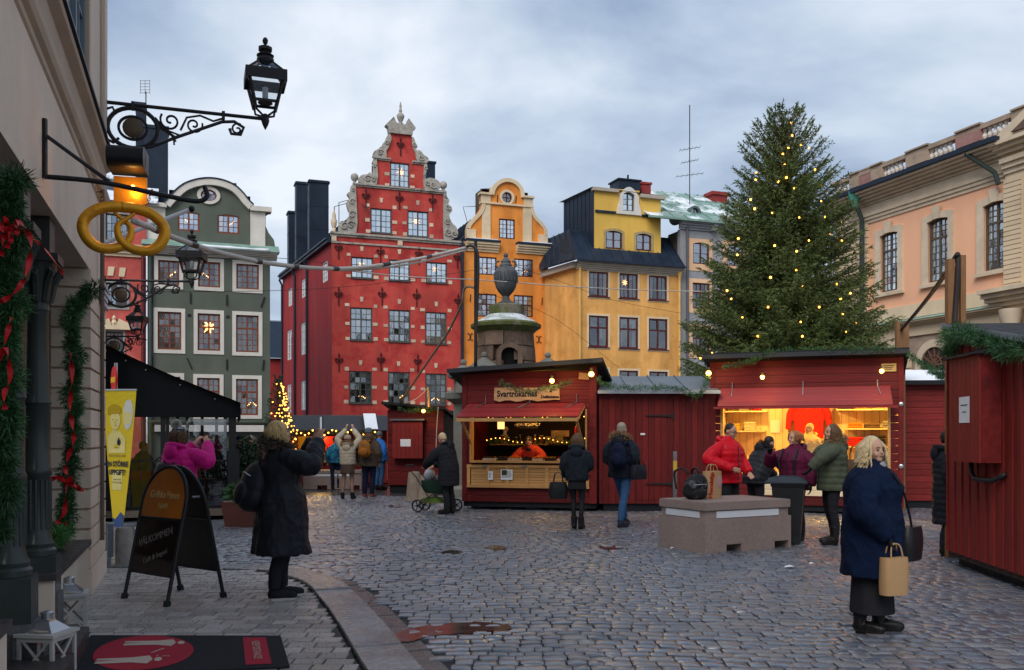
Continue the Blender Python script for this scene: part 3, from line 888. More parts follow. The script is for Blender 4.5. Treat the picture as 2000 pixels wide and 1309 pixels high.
# its side wall along the lane
RS=Fac(648,50,-64.9)
def red_side():
 f=RS
 t=link('side_wall',None,red)
 rel=f.a-RF.a
 xl=f.at(552,700)[0]
 zt=f.at(646,475)[1]
 spec=[(629.6,640,511,551),(589,597.5,545,581),(563,570.5,563.6,598),(588,597,630,693),(561,569.5,645,703),(588,597,744,801),(561,569,751,806)]
 rs=[f.rect(*s)for s in spec]
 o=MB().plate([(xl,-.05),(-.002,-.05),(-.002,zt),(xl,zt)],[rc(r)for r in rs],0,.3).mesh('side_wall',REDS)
 bpy.data.objects.remove(t)
 w=link('side_wall',o,red,None,(0,0,rel))
 wf=M('white_frame',(.55,.53,.5),.5,bump=.03)
 for s,r in zip(spec,rs):
  x0,x1,z0,z1=r
  b=MB();
  b.box(x0,x0+.08,.03,.1,z0,z1);b.box(x1-.08,x1,.03,.1,z0,z1);b.box(x0,x1,.03,.1,z0-.001,z0+.08);b.box(x0,x1,.03,.1,z1-.08,z1+.001)
  b.box((x0+x1)/2-.05,(x0+x1)/2+.05,.03,.1,z0,z1)
  for k in(1,2,3):zz=z0+(z1-z0)*k/4;b.box(x0,x1,.05,.08,zz-.02,zz+.02)
  wo=b.build('window',wf,red,None,(0,0,rel))
  link('pane',pane_mesh(GL_SKY),wo,((x0+x1)/2,.07,(z0+z1)/2),None,(x1-x0-.1,1,z1-z0-.1))
 b=MB().box(xl,0,-.25,.02,zt,zt+.16).box(xl,0,-.34,.02,zt+.161,zt+.26)
 b.build('eave',SHEET,red,None,(0,0,rel))
 b=MB().add([(xl,-.3,zt+.26),(0,-.3,zt+.26),(0,3.2,zt+3.4),(xl,3.2,zt+3.4),(xl,6.5,zt+.26),(0,6.5,zt+.26)],[(0,1,2,3),(3,2,5,4),(0,3,4),(1,5,2)])
 for k in range(int(-xl/.6)):
  x=xl+.3+k*.6;b.bar((x,-.3,zt+.29),(x,3.2,zt+3.43),.04,.06)
 b.build('lane_roof',SHEET,red,None,(0,0,rel))
 room_b=MB().add([(xl,.32,0),(0,.32,0),(0,1.5,0),(xl,1.5,0),(xl,.32,zt),(0,.32,zt),(0,1.5,zt),(xl,1.5,zt)],[(0,1,2,3),(4,7,6,5),(1,5,6,2),(2,6,7,3),(3,7,4,0)])
 room_b.build('interior_room',ROOM,red,None,(0,0,rel))
 for px in(602,578.4,553.5):
  x=f.at(px,700)[0];MB().tube([(x,-.1,0),(x,-.1,zt-.4),(x,-.28,zt-.05)],.07,8).build('downpipe',SHEET,red,None,(0,0,rel))
 for px in(650,628,600):
  pass
 # sheet-clad chimney stacks
 for i,(p0,p1,py0,py1,off)in enumerate(((604,642,352,500,1.1),(578.5,606,355,520,1.3),(563.5,578,412,540,1.2))):
  off+=(6.6,9.6,11.6)[i];dp=.8;x0,x1,z0,z1=RF.rect(p0,p1,py0,py1,off)
  b=MB().box(x0,x1,off,off+dp,z0-1,z1-.16).box(x0-.07,x1+.07,off-.07,off+dp+.07,z1-.16,z1-.05).box(x0-.02,x1+.02,off-.02,off+dp+.02,z1-.05,z1)
  for zz in(.35,.65):b.box(x0-.012,x1+.012,off-.012,off+dp+.012,z0+(z1-z0)*zz,z0+(z1-z0)*zz+.05)
  b.build('chimney',SHEET,red)
 # roof ladder rails
 b=MB()
 for k in range(5):
  pass
 a=[RF.at(642,500)]
 x=-.8
 for d in(0,.5):b.tube([(x-d*2,.6,zt+.9),(x-d*2,.6,zt+2.4),(x-d*2+.6,1.4,zt+2.6),(x-d*2+1.5,2.0,zt+1.6)],.025,5)
 b.build('roof_rail',IRON,red,None,(0,0,rel))
red_side()
star(RF,783,337,.62,'glowing paper star in the topmost window of the tall red gabled house')
star(RF,741,431,.55,'glowing paper star in the left upper gable window of the tall red house')
star(RF,813,433,.55,'glowing paper star in the right upper gable window of the tall red house')
star(RF,705,517,.5,'glowing star in the left window below the red gable')
star(RF,850,526,.45,'glowing star in the right window below the red gable')
candles(RF,704,781,.55,'lit candle arch in the lowest left window of the red gabled house')
candles(RF,786,782,.45,'lit candle arch in the lowest middle window of the red gabled house')
candles(RF,850,785,.45,'lit candle arch in the lowest right window of the red gabled house')
# ------------------------------------------------------------------ orange house
OF=Fac(905,52.6,20)
orange=OF.thing('round_gabled_orange_house','narrow orange house with round-topped cream-edged gable and a porthole','house')
ORM=M('orange_plaster',(.76,.27,.05),.75,var=.12,scale=.8,bump=.2,bscale=5,streak=.32,col2=(.66,.21,.035),c2scale=1.2,c2lo=.5,c2hi=.65)
CRM=M('cream_trim',(.66,.52,.34),.7,var=.12,bump=.08,streak=.12)
BRN=M('brown_red_frame',(.085,.018,.016),.5,var=.15,bump=.04)
def orange_house():
 f=OF
 xr=f.at(1071,560)[0]
 gab=[(912,467),(912,446),(914,438),(922,428),(932,418),(939,408),(941,398),(939,392),(939,378),(957,378),(960,368),(967,358),(978,351),(990,349),(1003,352),(1014,360),(1021,371),(1024,384),(1040,386),(1041,404),(1043,415),(1050,427),(1060,437),(1067,448),(1069,460),(1069,476)]
 P=pp(f,gab)
 zc=f.at(990,478)[1]
 out=[(0,-.05),(xr,-.05),(xr,zc)]+[(x,max(z,zc))for x,z in P[::-1]]+[(0,zc)]
 spec=[(974.7,1005.7,428,466.5,4,None,GL_SKY),(933.6,970,502,537,3,None,GL_SKY),(1004.5,1041,506,541,3,None,GL_SKY),
   (932,970,574,619,2,(.55,2),GL_MID),(1003.6,1041,577,619,2,(.55,2),GL_MID),(932,970,671,715,3,None,GL_MID),(1004,1041,673,717,3,None,GL_MID)]
 rs=[f.rect(*s[:4])for s in spec]
 cx,cz=f.at(990,386);R=10.5/F*54
 MB().plate(out,[rc(r)for r in rs]+[circ(cx,cz,R)],0,.34).build('wall',ORM,orange)
 room(orange,.1,xr-.1,0,zc-.05);room(orange,f.at(945,430)[0],f.at(1035,430)[0],zc-.04,f.at(990,390)[1]+.6)
 for s,r in zip(spec,rs):window(orange,r,BRN,s[6],2,s[4],2,s[5],fw=.07,rec=.04)
 b=MB().plate(circ(cx,cz,R*1.42,n=28),[circ(cx,cz,R*.98,n=28)],-.06,.05);b.build('porthole_surround',CRM,orange)
 b=MB().plate(circ(cx,cz,R*1.0,n=24),[circ(cx,cz,R*.8,n=24)],.04,.12);b.box(cx-.02,cx+.02,.05,.1,cz-R*.8,cz+R*.8);b.box(cx-R*.8,cx+R*.8,.05,.1,cz-.02,cz+.02)
 wo=b.build('porthole',BRN,orange);link('pane',pane_mesh(GL_LOW),wo,(cx,.08,cz),None,(R*1.7,1,R*1.7))
 # cream edging that follows the gable
 def band(pxs,w,y0,y1,name='gable_edging'):
  Q=spline([(a,0,c)for a,c in pp(f,pxs)],5)
  L=[Vector((p.x,p.z))for p in Q];ins=[]
  for i in range(len(L)):
   t=(L[min(i+1,len(L)-1)]-L[max(i-1,0)]).normalized();ins.append(L[i]+Vector((t.y,-t.x))*w)
  MB().plate([(p.x,p.y)for p in L]+[(p.x,p.y)for p in ins[::-1]],[],y0,y1).build(name,CRM,orange)
 band([(957,380),(960,368),(967,358),(978,351),(990,349),(1003,352),(1014,360),(1021,371),(1024,386)],.22,-.14,.3)
 band([(912,446),(914,438),(922,428),(932,418),(939,408),(941,396)],.2,-.1,.3)
 band([(1041,404),(1043,415),(1050,427),(1060,437),(1067,448),(1069,460)],.2,-.1,.3)
 def blk(p0,p1,y0,y1,pr,name):
  x0,x1,z0,z1=f.rect(p0,p1,y0,y1);MB().box(x0,x1,-pr,.3,z0,z1).build(name,CRM,orange)
 blk(941,957.5,400,468,.06,'pilaster');blk(1021,1038,404,476,.06,'pilaster')
 blk(939,957.5,381,398,.09,'shoulder_block');blk(1023,1040,388,402,.09,'shoulder_block')
 blk(911,929,448,468,.08,'pedestal');blk(1051,1069,459,477,.08,'pedestal')
 blk(936,959,377,381,.2,'shoulder_cap');blk(1021,1042,384,388,.2,'shoulder_cap')
 x0,x1,z0,z1=f.rect(941,1041,398.5,402);MB().box(x0,x1,-.12,.02,z0,z1).build('string_course',CRM,orange)
 for p0,p1,ya,yb in((908,973,474,492),(1008,1079,481,497)):
  x0,x1,z0,z1=f.rect(p0,p1,ya,yb)
  mould(orange,'cornice',x0,x1,z0,z1,.35,CRM,4)
  MB().box(x0-.03,x1+.03,-.42,.1,z1+.002,z1+.12).build('sheet_cover',SHEET,orange)
  MB().box(x0+.3,x1-.15,-.40,.02,z1+.122,z1+.17).build('snow_strip',SNOW,orange)
 for px,py in((918,658),(1052,663)):
  x,z=f.at(px,py);b=MB()
  for sx in(-1,1):b.tube([(x+sx*a,-.04,z+c)for a,c in((.16,.16),(.08,.2),(.02,.1),(.02,-.1),(.08,-.2),(.16,-.16))],.022,5)
  b.build('wall_anchor',M('anchor_iron',(.05,.012,.014),.6),orange)
 for px,py in((918,582),(1058,588),(971,388),(1007,390)):
  x,z=f.at(px,py);MB().bar((x,-.02,z-.22),(x+.03,-.02,z+.22),.04,.04).build('tie_bar',IRON,orange)
 zr=f.at(990,380)[1]
 b=MB().plate([(-.2,zc),(xr+.2,zc),(xr/2,zr)],[],.36,10)
 for k in range(12):b.bar((-.2,.9+k*.75,zc+.05),(xr/2,.9+k*.75,zr+.05),.05,.06)
 b.build('roof',SHEET,orange)
 b=MB()
 for px,py in((914,405),(948,370)):
  x,z=f.at(px,py,.8);b.tube([(x,.8,z-1),(x-.3,.8,z),(x+.5,.8,z+.1)],.02,5)
 b.build('roof_rail',IRON,orange)
 return zc
OZC=orange_house()
candles(OF,942,532,.5,'candle arch in the left window under the orange gable')
candles(OF,1027,537,.5,'candle arch in the right window under the orange gable')
# ------------------------------------------------------------------ yellow house
YF=Fac(1128.6,50.9,20)
yellow=YF.thing('yellow_corner_house','yellow corner house with a dark mansard roof and a tall plastered dormer','house')
YLM=M('yellow_plaster',(.76,.385,.11),.75,var=.14,scale=.8,bump=.2,bscale=5,streak=.34,col2=(.64,.305,.075),c2scale=1.3,c2lo=.5,c2hi=.65)
YL2=M('bright_yellow_plaster',(.73,.45,.09),.75,var=.1,scale=.8,bump=.1,bscale=8,streak=.16,col2=(.55,.42,.32),c2scale=1.6,c2lo=.70,c2hi=.71)
WHT=M('white_plaster',(.66,.62,.56),.7,var=.1,bump=.1)
def yellow_house():
 f=YF
 xr=f.at(1327.5,600)[0]
 zc=f.at(1129,507)[1];zw=f.at(1230,533)[1]
 spec=[(1150.4,1188,531,579.6,1,None),(1209.8,1245.7,534.7,583.4,1,None),(1267,1302.5,539,586.7,1,None),
   (1150,1188,617,678,1,(.62,1)),(1209.5,1246.3,620,681,1,(.62,1)),(1267,1303.5,623,683,1,(.62,1)),
   (1150,1188,721,780,1,(.62,1)),(1209.5,1246.3,724,784,1,(.62,1)),(1268,1304,726,786,1,(.62,1))]
 rs=[f.rect(*s[:4])for s in spec]
 MB().plate([(0,-.05),(xr,-.05),(xr,zw),(0,zw)],[rc(r)for r in rs],0,.34).build('wall',YLM,yellow)
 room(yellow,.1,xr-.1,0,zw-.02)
 for i,(s,r)in enumerate(zip(spec,rs)):
  window(yellow,r,BRN,GL_LOW,1 if i>2 else 2,s[4],2,s[5],fw=.09,mw=.02,rec=.03,sill=.08)
  surround(yellow,r,.11,CRM,.025)
 curt=M('pale_blind',(.62,.62,.6),.9)
 for(p0,p1,a,c)in((1172,1186,640,660),(1152,1166,622,638)):
  x0,x1,z0,z1=f.rect(p0,p1,a,c,.3);MB().box(x0,x1,.29,.31,z0,z1).build('window_blind',curt,yellow)
 x0,x1=-.1,xr+.12
 mould(yellow,'cornice',x0,x1,zw,zc-.1,.42,M('stone_cornice',(.42,.36,.29),.7,var=.15,streak=.1),5)
 for px,z1 in((1131,zc-.5),(1325,zc-.8)):
  x=f.at(px,600)[0];pipe(yellow,'downpipe',x,0,z1,M('yellow_pipe',(.66,.40,.12),.5),.07,-.12)
  MB().lathe([(.07,0),(.1,.2),(.16,.35),(.16,.45)],8,(x,-.12,z1)).build('pipe_head',M('yellow_pipe',(.66,.40,.12),.5),yellow)
 # mansard skirt
 sk=MB()
 zt=f.at(1159,470)[1];zr=f.at(1160,455)[1]
 up=f.at(1160,452,1.4)[1]
 A=[(-.25,-.5,zc-.1),(xr+.1,-.5,zc-.1),(xr+.1,1.5,up),(-.25+.4,1.5,up)]
 sk.add(A,[(0,1,2,3)])
 sk.box(-.25,xr+.12,-.56,-.46,zc-.16,zc-.07)
 for k in range(11):
  x=.2+k*(xr-.2)/10;sk.bar((x,-.47,zc-.08),(x+.05,1.45,up),.035,.05)
 # left hip slope over the lane side
 sd=RS.u*-1  # direction going back along the lane
 back=Vector((sd.dot(f.u),sd.dot(f.n),0))*3.9
 B0=Vector((-.25,-.5,zc-.1));B1=Vector((.15,1.5,up));
 sk.add([B0+Vector((-.35,0,0)),B0,B1,B1+back,B0+back+Vector((-.35,0,0))],[(0,1,2,3,4)])
 for k in range(6):
  t=k/6;sk.bar(B0+Vector((-.33,0,.04))+back*t,B1+back*t+Vector((0,0,.04)),.035,.06)
 sk.build('mansard_roof',SHEET,yellow)
 # tall plastered dormer front
 p0,p1=1159,1290.6
 off=.35
 xa,xb=f.at(p0,430,off)[0],f.at(p1,430,off)[0]
 za,zb=f.at(1225,497,off)[1],f.at(1225,380,off)[1]
 sp2=[(1183,1215,451,486),(1242.5,1272,456.7,489.5),(1215,1238,376,413)]
 r2=[f.rect(*s,off)for s in sp2]
 out=[(xa,za),(xb,za),(xb,zb),(f.at(1249,372,off)[0],zb+.05),(f.at(1249,372,off)[0],f.at(1240,372,off)[1]),(f.at(1206,370,off)[0],f.at(1214,370,off)[1]),(f.at(1206,370,off)[0],zb+.05),(xa,zb+.1)]
 MB().plate(out,[arch_top(*r2[0],.12),arch_top(*r2[1],.12),arch_top(*r2[2],.15)],off,off+.3).build('dormer_wall',YL2,yellow)
 for k,r in enumerate(r2):
  window(yellow,r,BRN if k<2 else GFRAME,GL_MID if k<2 else GL_SKY,1 if k<2 else 1,2 if k<2 else 3,2,None,fw=.08,rec=.05,y=off)
 for k in(0,1):
  x0,x1,z0,z1=r2[k]
  MB().plate(arch_top(x0-.13,x1+.13,z0,z1+.14,.14)[::1],[arch_top(x0,x1,z0+.001,z1,.12)],off-.03,off+.05).build('window_surround',M('worn_sand_trim',(.4,.3,.15),.8,var=.3),yellow)
 x0,x1,z0,z1=f.rect(1206,1249,366,420,off)
 MB().plate([(x0-.08,z0),(x1+.08,z0),(x1,z0+.4),(x1-.1,z0+.7),(x1-.1,z1-.5)]+[(x1-.1+(x0-x1+.2)*k/8,z1-.5+.5*math.sin(PI*k/8))for k in range(9)]+[(x0+.1,z1-.5),(x0+.1,z0+.7),(x0,z0+.4)],[arch_top(*r2[2],.15)],off-.12,off+.04).build('dormer_surround',WHT,yellow)
 room(yellow,xa+.05,xb-.05,za+.05,zb-.05,off+.31,off+1.6)
 z=f.at(1225,418,off)[1]
 MB().box(xa+.1,f.at(1205,418,off)[0]-.1,off-.1,off+.03,z-.06,z+.06).build('string_course',SHEET,yellow)
 MB().box(f.at(1250,418,off)[0]+.1,xb+.02,off-.1,off+.03,z-.09,z+.03).build('string_course',SHEET,yellow)
 MB().box(xa-.1,f.at(1206,400,off)[0],off-.2,off+.05,zb+.02,zb+.2).build('dormer_cornice',M('stone_cornice',(.42,.36,.29)),yellow)
 MB().box(f.at(1249,400,off)[0],xb+.2,off-.2,off+.05,zb-.12,zb+.08).build('dormer_cornice',M('stone_cornice',(.42,.36,.29)),yellow)
 # dark cheek and roof of the dormer block
 b=MB()
 bk=back*1.0
 A0,A1=Vector((xa,off,za)),Vector((xa,off,zb+.15))
 b.add([A0,A1,A1+bk*.9,A0+bk*.9],[(0,1,2,3)])
 for k in range(8):
  t=k/7.5;b.bar(A0+bk*.9*t,A1+bk*.9*t,.05,.05)
 b.add([A1+Vector((-.15,-.15,.05)),Vector((xb+.2,off-.15,zb+.1)),Vector((xb+.2,off+3.6,zb+.3)),A1+bk*.95+Vector((-.2,0,.05))],[(0,1,2,3),(3,2,1,0)])
 b.add([Vector((xb,off,za)),Vector((xb,off,zb)),Vector((xb,off+3.5,zb)),Vector((xb,off+3.5,za))],[(0,1,2,3)])
 b.build('dormer_roof',SHEET,yellow)
 x0,x1,z0,z1=f.rect(1209,1250,350,374,1.2);MB().box(x0,x1,1.2,2.4,z0-.3,z1-.08).box(x0-.08,x1+.08,1.12,2.48,z1-.08,z1).build('roof_hatch',SHEET,yellow)
 MB().tube([((x0+x1)/2+.1,1.6,z1-.05),((x0+x1)/2+.1,1.6,z1+.35)],.06,8).build('vent_pipe',SHEET,yellow)
 x0,x1,z0,z1=f.rect(1251,1273,356,378,1.6);MB().box(x0+.06,x1-.06,1.6,2.2,z0-.3,z1-.12).box(x0,x1,1.54,2.26,z1-.12,z1).build('chimney',M('red_chimney',(.28,.04,.035),.7,var=.2),yellow)
 # side wall along the lane
 fs=Fac(1128.6,50.9,-62)
 xl=fs.at(1072,650)[0]
 MB().box(xl-.5,-.002,0,.3,-.05,zc-.12).build('side_wall',YLM,yellow,None,(0,0,fs.a-f.a))
 MB().box(xl-.5,.0,-.3,.02,zc-.45,zc-.12).build('side_cornice',M('stone_cornice',(.42,.36,.29)),yellow,None,(0,0,fs.a-f.a))
 return xr
YXR=yellow_house()
star(YF,1220,552,.4,'glowing orange lamp in the middle top-row window of the yellow corner house')
# ------------------------------------------------------------------ peach and grey house behind the big tree
p0=YF.o+YF.u*YXR
PF=Fac(1329,53.2,20)
peach=PF.thing('peach_and_grey_house','peach house with grey bands and a snowy green copper roof, half behind the big spruce','house')
PCM=M('peach_plaster',(.76,.47,.28),.75,var=.1,scale=.8,bump=.1,bscale=8,streak=.1)
GRYM=M('grey_band',(.30,.30,.31),.75,var=.1,bump=.08,streak=.12)
def peach_house():
 f=PF
 xr=f.at(1520,600)[0];zw=f.at(1380,452)[1]
 spec=[(1353,1385,474,516,2,None),(1352.5,1386,553,603,2,(.62,1)),(1352.5,1386,643,690,2,(.62,1)),(1420,1452,478,520,2,None),(1420,1452,557,606,2,(.62,1))]
 rs=[f.rect(*s[:4])for s in spec]
 holes=[arch_top(*r,.1)if i in(0,3)else rc(r)for i,r in enumerate(rs)]
 MB().plate([(0,-.05),(xr,-.05),(xr,zw),(0,zw)],holes,0,.34).build('wall',GRYM,peach)
 room(peach,.1,xr-.1,0,zw-.02)
 for s,r in zip(spec,rs):window(peach,r,BRN,GL_MID if s[2]<500 else GL_LOW,1 if s[2]<500 else 2,s[4],2,s[5],fw=.08,rec=.05)
 for i,(pa,pb,ya,yb)in enumerate(((1345,1391,467,530),(1345,1391,545,612),(1345,1391,634,700),(1411,1460,471,534),(1411,1460,549,616))):
  r=f.rect(pa,pb,ya,yb);MB().plate(rc(r),[holes[i]],-.03,.03).build('peach_panel',PCM,peach)
 mould(peach,'cornice',-.1,xr,zw,zw+.45,.4,GRYM,4)
 pipe(peach,'downpipe',f.at(1340,600)[0],0,zw+.3,M('grey_pipe',(.10,.10,.11),.5),.08,-.14)
 # copper roof with snow
 cs=M('copper_with_snow',(.20,.31,.27),.6,var=.25,scale=1.2,bump=.05,col2=(.72,.76,.78),c2scale=.55,c2lo=.46,c2hi=.56,stretch=(1,1,2.2))
 zr=f.at(1380,383,4.2)[1]
 b=MB().add([(-2.2,-.45,zw+.45),(xr,-.45,zw+.45),(xr-1,4.2,zr),(-2.4,4.2,zr),(-2.4,8,zw)],[(0,1,2,3)])
 for k in range(14):
  x=-2.2+k*.85;b.bar((x,-.45,zw+.49),(x-.1,4.2,zr+.04),.04,.06)
 for k in range(1,4):
  t=k/4;b.bar((-2.3,-.45+4.65*t,zw+.47+(zr-zw-.45)*t),(xr-t,-.45+4.65*t,zw+.47+(zr-zw-.45)*t),.03,.03)
 b.build('copper_roof',cs,peach)
 MB().plate([(-2.3,zw+.4),(xr,zw+.4),(xr,zw+.52),(-2.3,zw+.52)],[],-.55,-.4).build('gutter',COPPER,peach)
 # round dormer
 cx,cz=f.at(1355.5,416,.9)
 b=MB().plate(circ(cx,cz,.40,n=20),[circ(cx,cz,.27,n=20)],.75,1.0);b.tube([(cx,.95,cz),(cx,3.2,cz+.12)],.38,16);b.box(cx-.45,cx+.45,.78,1.4,cz-.55,cz-.2)
 b.build('round_dormer',M('dormer_copper',(.09,.12,.11),.6),peach)
 b=MB().box(cx-.02,cx+.02,.86,.89,cz-.27,cz+.27);b.box(cx-.27,cx+.27,.86,.89,cz-.02,cz+.02)
 w=b.build('dormer_window',IRON,peach);link('pane',pane_mesh(GL_MID),w,(cx,.9,cz),None,(.5,1,.5))
 x0,x1,z0,z1=f.rect(1389,1424,375,392,3.2);MB().box(x0+.12,x1-.12,3.2,4,z0-.5,z1-.2).box(x0,x1,3.1,4.1,z1-.2,z1).build('chimney',M('red_chimney',(.28,.04,.035)),peach)
 cx,cz=f.at(1418,452)
 Q=[(cx+1.15*math.cos(a),cz+.9*math.sin(a)-.1)for a in[PI*k/12 for k in range(13)]]
 Q2=[(cx+.9*math.cos(a),cz+.66*math.sin(a)-.1)for a in[PI*k/12 for k in range(13)]]
 MB().plate(Q+Q2[::-1],[],-.42,.3).build('arched_pediment',GRYM,peach);MB().plate(Q2,[],-.05,.25).build('pediment_panel',PCM,peach)
peach_house()
mast=thing('roof_aerial','tall thin television aerial mast above the copper roof','antenna',W(1347,395,56))
def aerial(t,h):
 MB().tube([(0,0,-.8),(0,0,h)],.03,6).build('mast',IRON,t)
 for z,l,dx in((h*.55,1.2,.5),(h*.42,1.0,-.3),(h*.28,1.6,.2)):
  b=MB().tube([(-l/2,0,z-.1),(l/2,0,z+.1)],.015,4)
  for k in range(6):x=-l/2+l*k/5;b.tube([(x,-.35,z+(x/l)*.2),(x,.35,z+(x/l)*.2)],.01,4)
  b.build('cross_element',IRON,t)
aerial(mast,5.9)
# ------------------------------------------------------------------ green-grey house on the left
GF=Fac(288,41.2,20)
green=GF.thing('grey_green_house','grey green house with an arched gable, an oval window and white-edged brown windows','house')
GRN=M('grey_green_plaster',(.098,.112,.088),.75,var=.18,scale=.9,bump=.1,bscale=8,streak=.14)
CRW=M('off_white_trim',(.60,.56,.50),.7,var=.1,bump=.08,streak=.14)
RBR=M('red_brown_frame',(.19,.055,.028),.5,var=.15,bump=.04)
def green_house():
 f=GF
 xr=f.at(527.5,600)[0];zc=f.at(400,490)[1];zw=f.at(400,502)[1]
 spec=[(309,350,509,557,4,None,GL_LOW),(387,430,512,561,4,None,GL_LOW),(461.5,505.5,516.5,565,4,None,GL_LOW),
   (308,354,609.5,683,4,(.64,2),GL_LOW),(386,430,613,685,4,(.64,2),GL_LOW),(461,505,616,688,4,(.64,2),GL_LOW),
   (308,352,736,808,4,(.64,2),GL_LOW),(385,429,738.5,811,4,(.64,2),GL_LOW),(461,504,740.5,811,4,(.64,2),GL_LOW)]
 rs=[f.rect(*s[:4])for s in spec]
 MB().plate([(0,-.05),(xr,-.05),(xr,zw),(0,zw)],[rc(r)for r in rs],0,.34).build('wall',GRN,green)
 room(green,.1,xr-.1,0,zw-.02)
 for s,r in zip(spec,rs):
  window(green,r,RBR,s[6],2,s[4],2,s[5],fw=.075,rec=.05,sill=.0)
  surround(green,r,.17,CRW,.035)
 # gable
 g=[(318,470),(318,402),(324,400),(332,391),(345,377),(362,364),(385,356),(409,353.5),(433,357),(455,366),(470,379),(482,394),(492,404),(527,409),(527,415),(519,420),(519,442),(525,455),(535,468),(540,478)]
 P=pp(f,[(x,y)for x,y in g])
 z0=zc+.1
 zg=[(x,max(z,z0))for x,z in P];zg[0]=(zg[0][0],z0);zg[-1]=(zg[-1][0],z0)
 gs=[(347,390,413,451.6,3),(424.5,467.6,419,456.5,3)]
 gr=[f.rect(*s[:4])for s in gs]
 ox,oz=f.at(407.5,382);rx,rz=15/F*42,11.5/F*42
 MB().plate(zg[::-1],[arch_top(*r,.08)for r in gr]+[circ(ox,oz,rx,rz)],.02,.34).build('gable_wall',GRN,green)
 room(green,f.at(330,430)[0],f.at(490,430)[0],z0,f.at(409,365)[1]-.2)
 for s,r in zip(gs,gr):window(green,r,RBR,GL_SKY,2,s[4],2,None,fw=.085,rec=.03,y=.02)
 MB().plate(circ(ox,oz,rx*1.45,rz*1.5,28),[circ(ox,oz,rx,rz,28)],-.06,.06).build('oval_surround',CRW,green)
 b=MB().plate(circ(ox,oz,rx*1.0,rz*1.0,24),[circ(ox,oz,rx*.82,rz*.82,24)],.05,.12)
 for a in(.5,1.6,2.6,3.8,5.0):b.bar((ox,.08,oz),(ox+rx*.85*math.cos(a),.08,oz+rz*.85*math.sin(a)),.03,.03)
 b.tube([(ox+rx*.3*math.cos(a),.08,oz+rz*.3*math.sin(a))for a in[k*PI/6 for k in range(12)]],.015,4,closed=True)
 w=b.build('oval_window',RBR,green);link('pane',pane_mesh(GL_MID),w,(ox,.09,oz),None,(rx*1.7,1,rz*1.7))
 # wings and edging
 for pa,pb,ya,yb in((285,323,405,462),(489,518,414,468)):
  x0,x1,z0_,z1_=f.rect(pa,pb,ya,yb);MB().box(x0,x1,-.03,.3,z0-.02,z1_).build('gable_wing',CRW,green)
 Q=spline([(a,0,c)for a,c in pp(f,g[2:13])],4);L=[Vector((p.x,p.z))for p in Q];ins=[];outs=[]
 for i in range(len(L)):
  t=(L[min(i+1,len(L)-1)]-L[max(i-1,0)]).normalized();ins.append(L[i]+Vector((t.y,-t.x))*.22);outs.append(L[i]-Vector((t.y,-t.x))*.06)
 MB().plate([(p.x,p.y)for p in outs]+[(p.x,p.y)for p in ins[::-1]],[],-.2,.4).build('gable_moulding',CRW,green)
 ins2=[a+(b_-a)*-.12 for a,b_ in zip(outs,ins)]
 MB().plate([(p.x,p.y)for p in[o+(o-i)*.22 for o,i in zip(outs,ins)]]+[(p.x,p.y)for p in[o+(o-i)*.02 for o,i in zip(outs,ins)][::-1]],[],-.24,.5).build('gable_cover',SHEET,green)
 for pa,pb,ya,yb in((284,326,397,405),(488,530,405,414)):
  x0,x1,z0_,z1_=f.rect(pa,pb,ya,yb);MB().box(x0,x1,-.2,.4,z0_,z1_).build('wing_cap',CRW,green)
 # main cornice with copper and a lip of snow
 xl=f.at(284,480)[0];xe=f.at(546,483)[0]
 mould(green,'cornice',xl-.1,xr+.3,zw,zc+.02,.55,CRW,5)
 b=MB().add([(xl-.15,-.65,zc+.02),(xr+.38,-.65,zc+.02),(xr+.38,.03,zc+.42),(xl-.15,.03,zc+.42),(xl-.15,.03,zc+.02),(xr+.38,.03,zc+.02)],[(0,1,2,3),(1,5,2),(0,3,4),(0,4,5,1)])
 b.build('copper_ledge',COPPER,green)
 pts=[(xl+1.8+k*(xr-xl-1.9)/14,-.60+random.uniform(-.02,.02),zc+.10)for k in range(15)]
 MB().tube(pts,[.05+random.uniform(-.02,.03)for _ in pts],6).build('snow_strip',SNOW,green,smooth=True)
 pipe(green,'downpipe',f.at(293,650)[0],0,zw,M('green_pipe',(.07,.085,.075),.5),.08,-.12)
 for px,py,tl in((297,581,0),(372,582,0),(443,586,0),(513,590,.08),(297,708,0),(370,710,-.1),(443,712,0),(514,713,.03)):
  x,z=f.at(px,py);MB().bar((x-tl,-.03,z-.24),(x+tl,-.03,z+.24),.06,.05).build('tie_bar',IRON,green)
 for px,py in((370,616),(445,619)):
  x,z=f.at(px,py);MB().box(x-.07,x+.07,-.02,.03,z-.06,z+.06).build('vent_grille',IRON,green)
 # lintel band over the ground floor
 zb=f.at(420,822)[1];mould(green,'string_course',0,xr,zb-.15,zb,.2,GRN,2)
 MB().box(.3,xr-.3,-.25,.0,zb-.5,zb-.2).build('shop_fascia',WHT,green)
 # roof
 zr=f.at(409,366)[1]
 sn=M('sheet_with_snow',(.03,.04,.055),.5,var=.2,scale=1,bump=.05,col2=(.7,.74,.8),c2scale=.5,c2lo=.44,c2hi=.5)
 b=MB().add([(-3.5,.4,zc+.3),(1.2,.4,zc+.3),(1.2,3.4,zr-.1),(-3.5,3.4,zr-.1)],[(0,1,2,3)])
 b.build('snowy_roof',sn,green)
 MB().plate([(f.at(322,402)[0],z0),(f.at(495,402)[0],z0),(f.at(480,395)[0],f.at(480,395)[1]-.2),(f.at(409,366)[0],zr-.1),(f.at(340,385)[0],f.at(340,385)[1]-.2)],[],.45,9).build('roof',SHEET,green)
 x0,x1,z0_,z1_=f.rect(440,462,357,368,3.);MB().box(x0-.3,x1,3,4,z0_,z1_).build('roof_hatch',SHEET,green)
green_house()
star(GF,408,638,.75,'glowing paper star in the middle window of the grey green house')
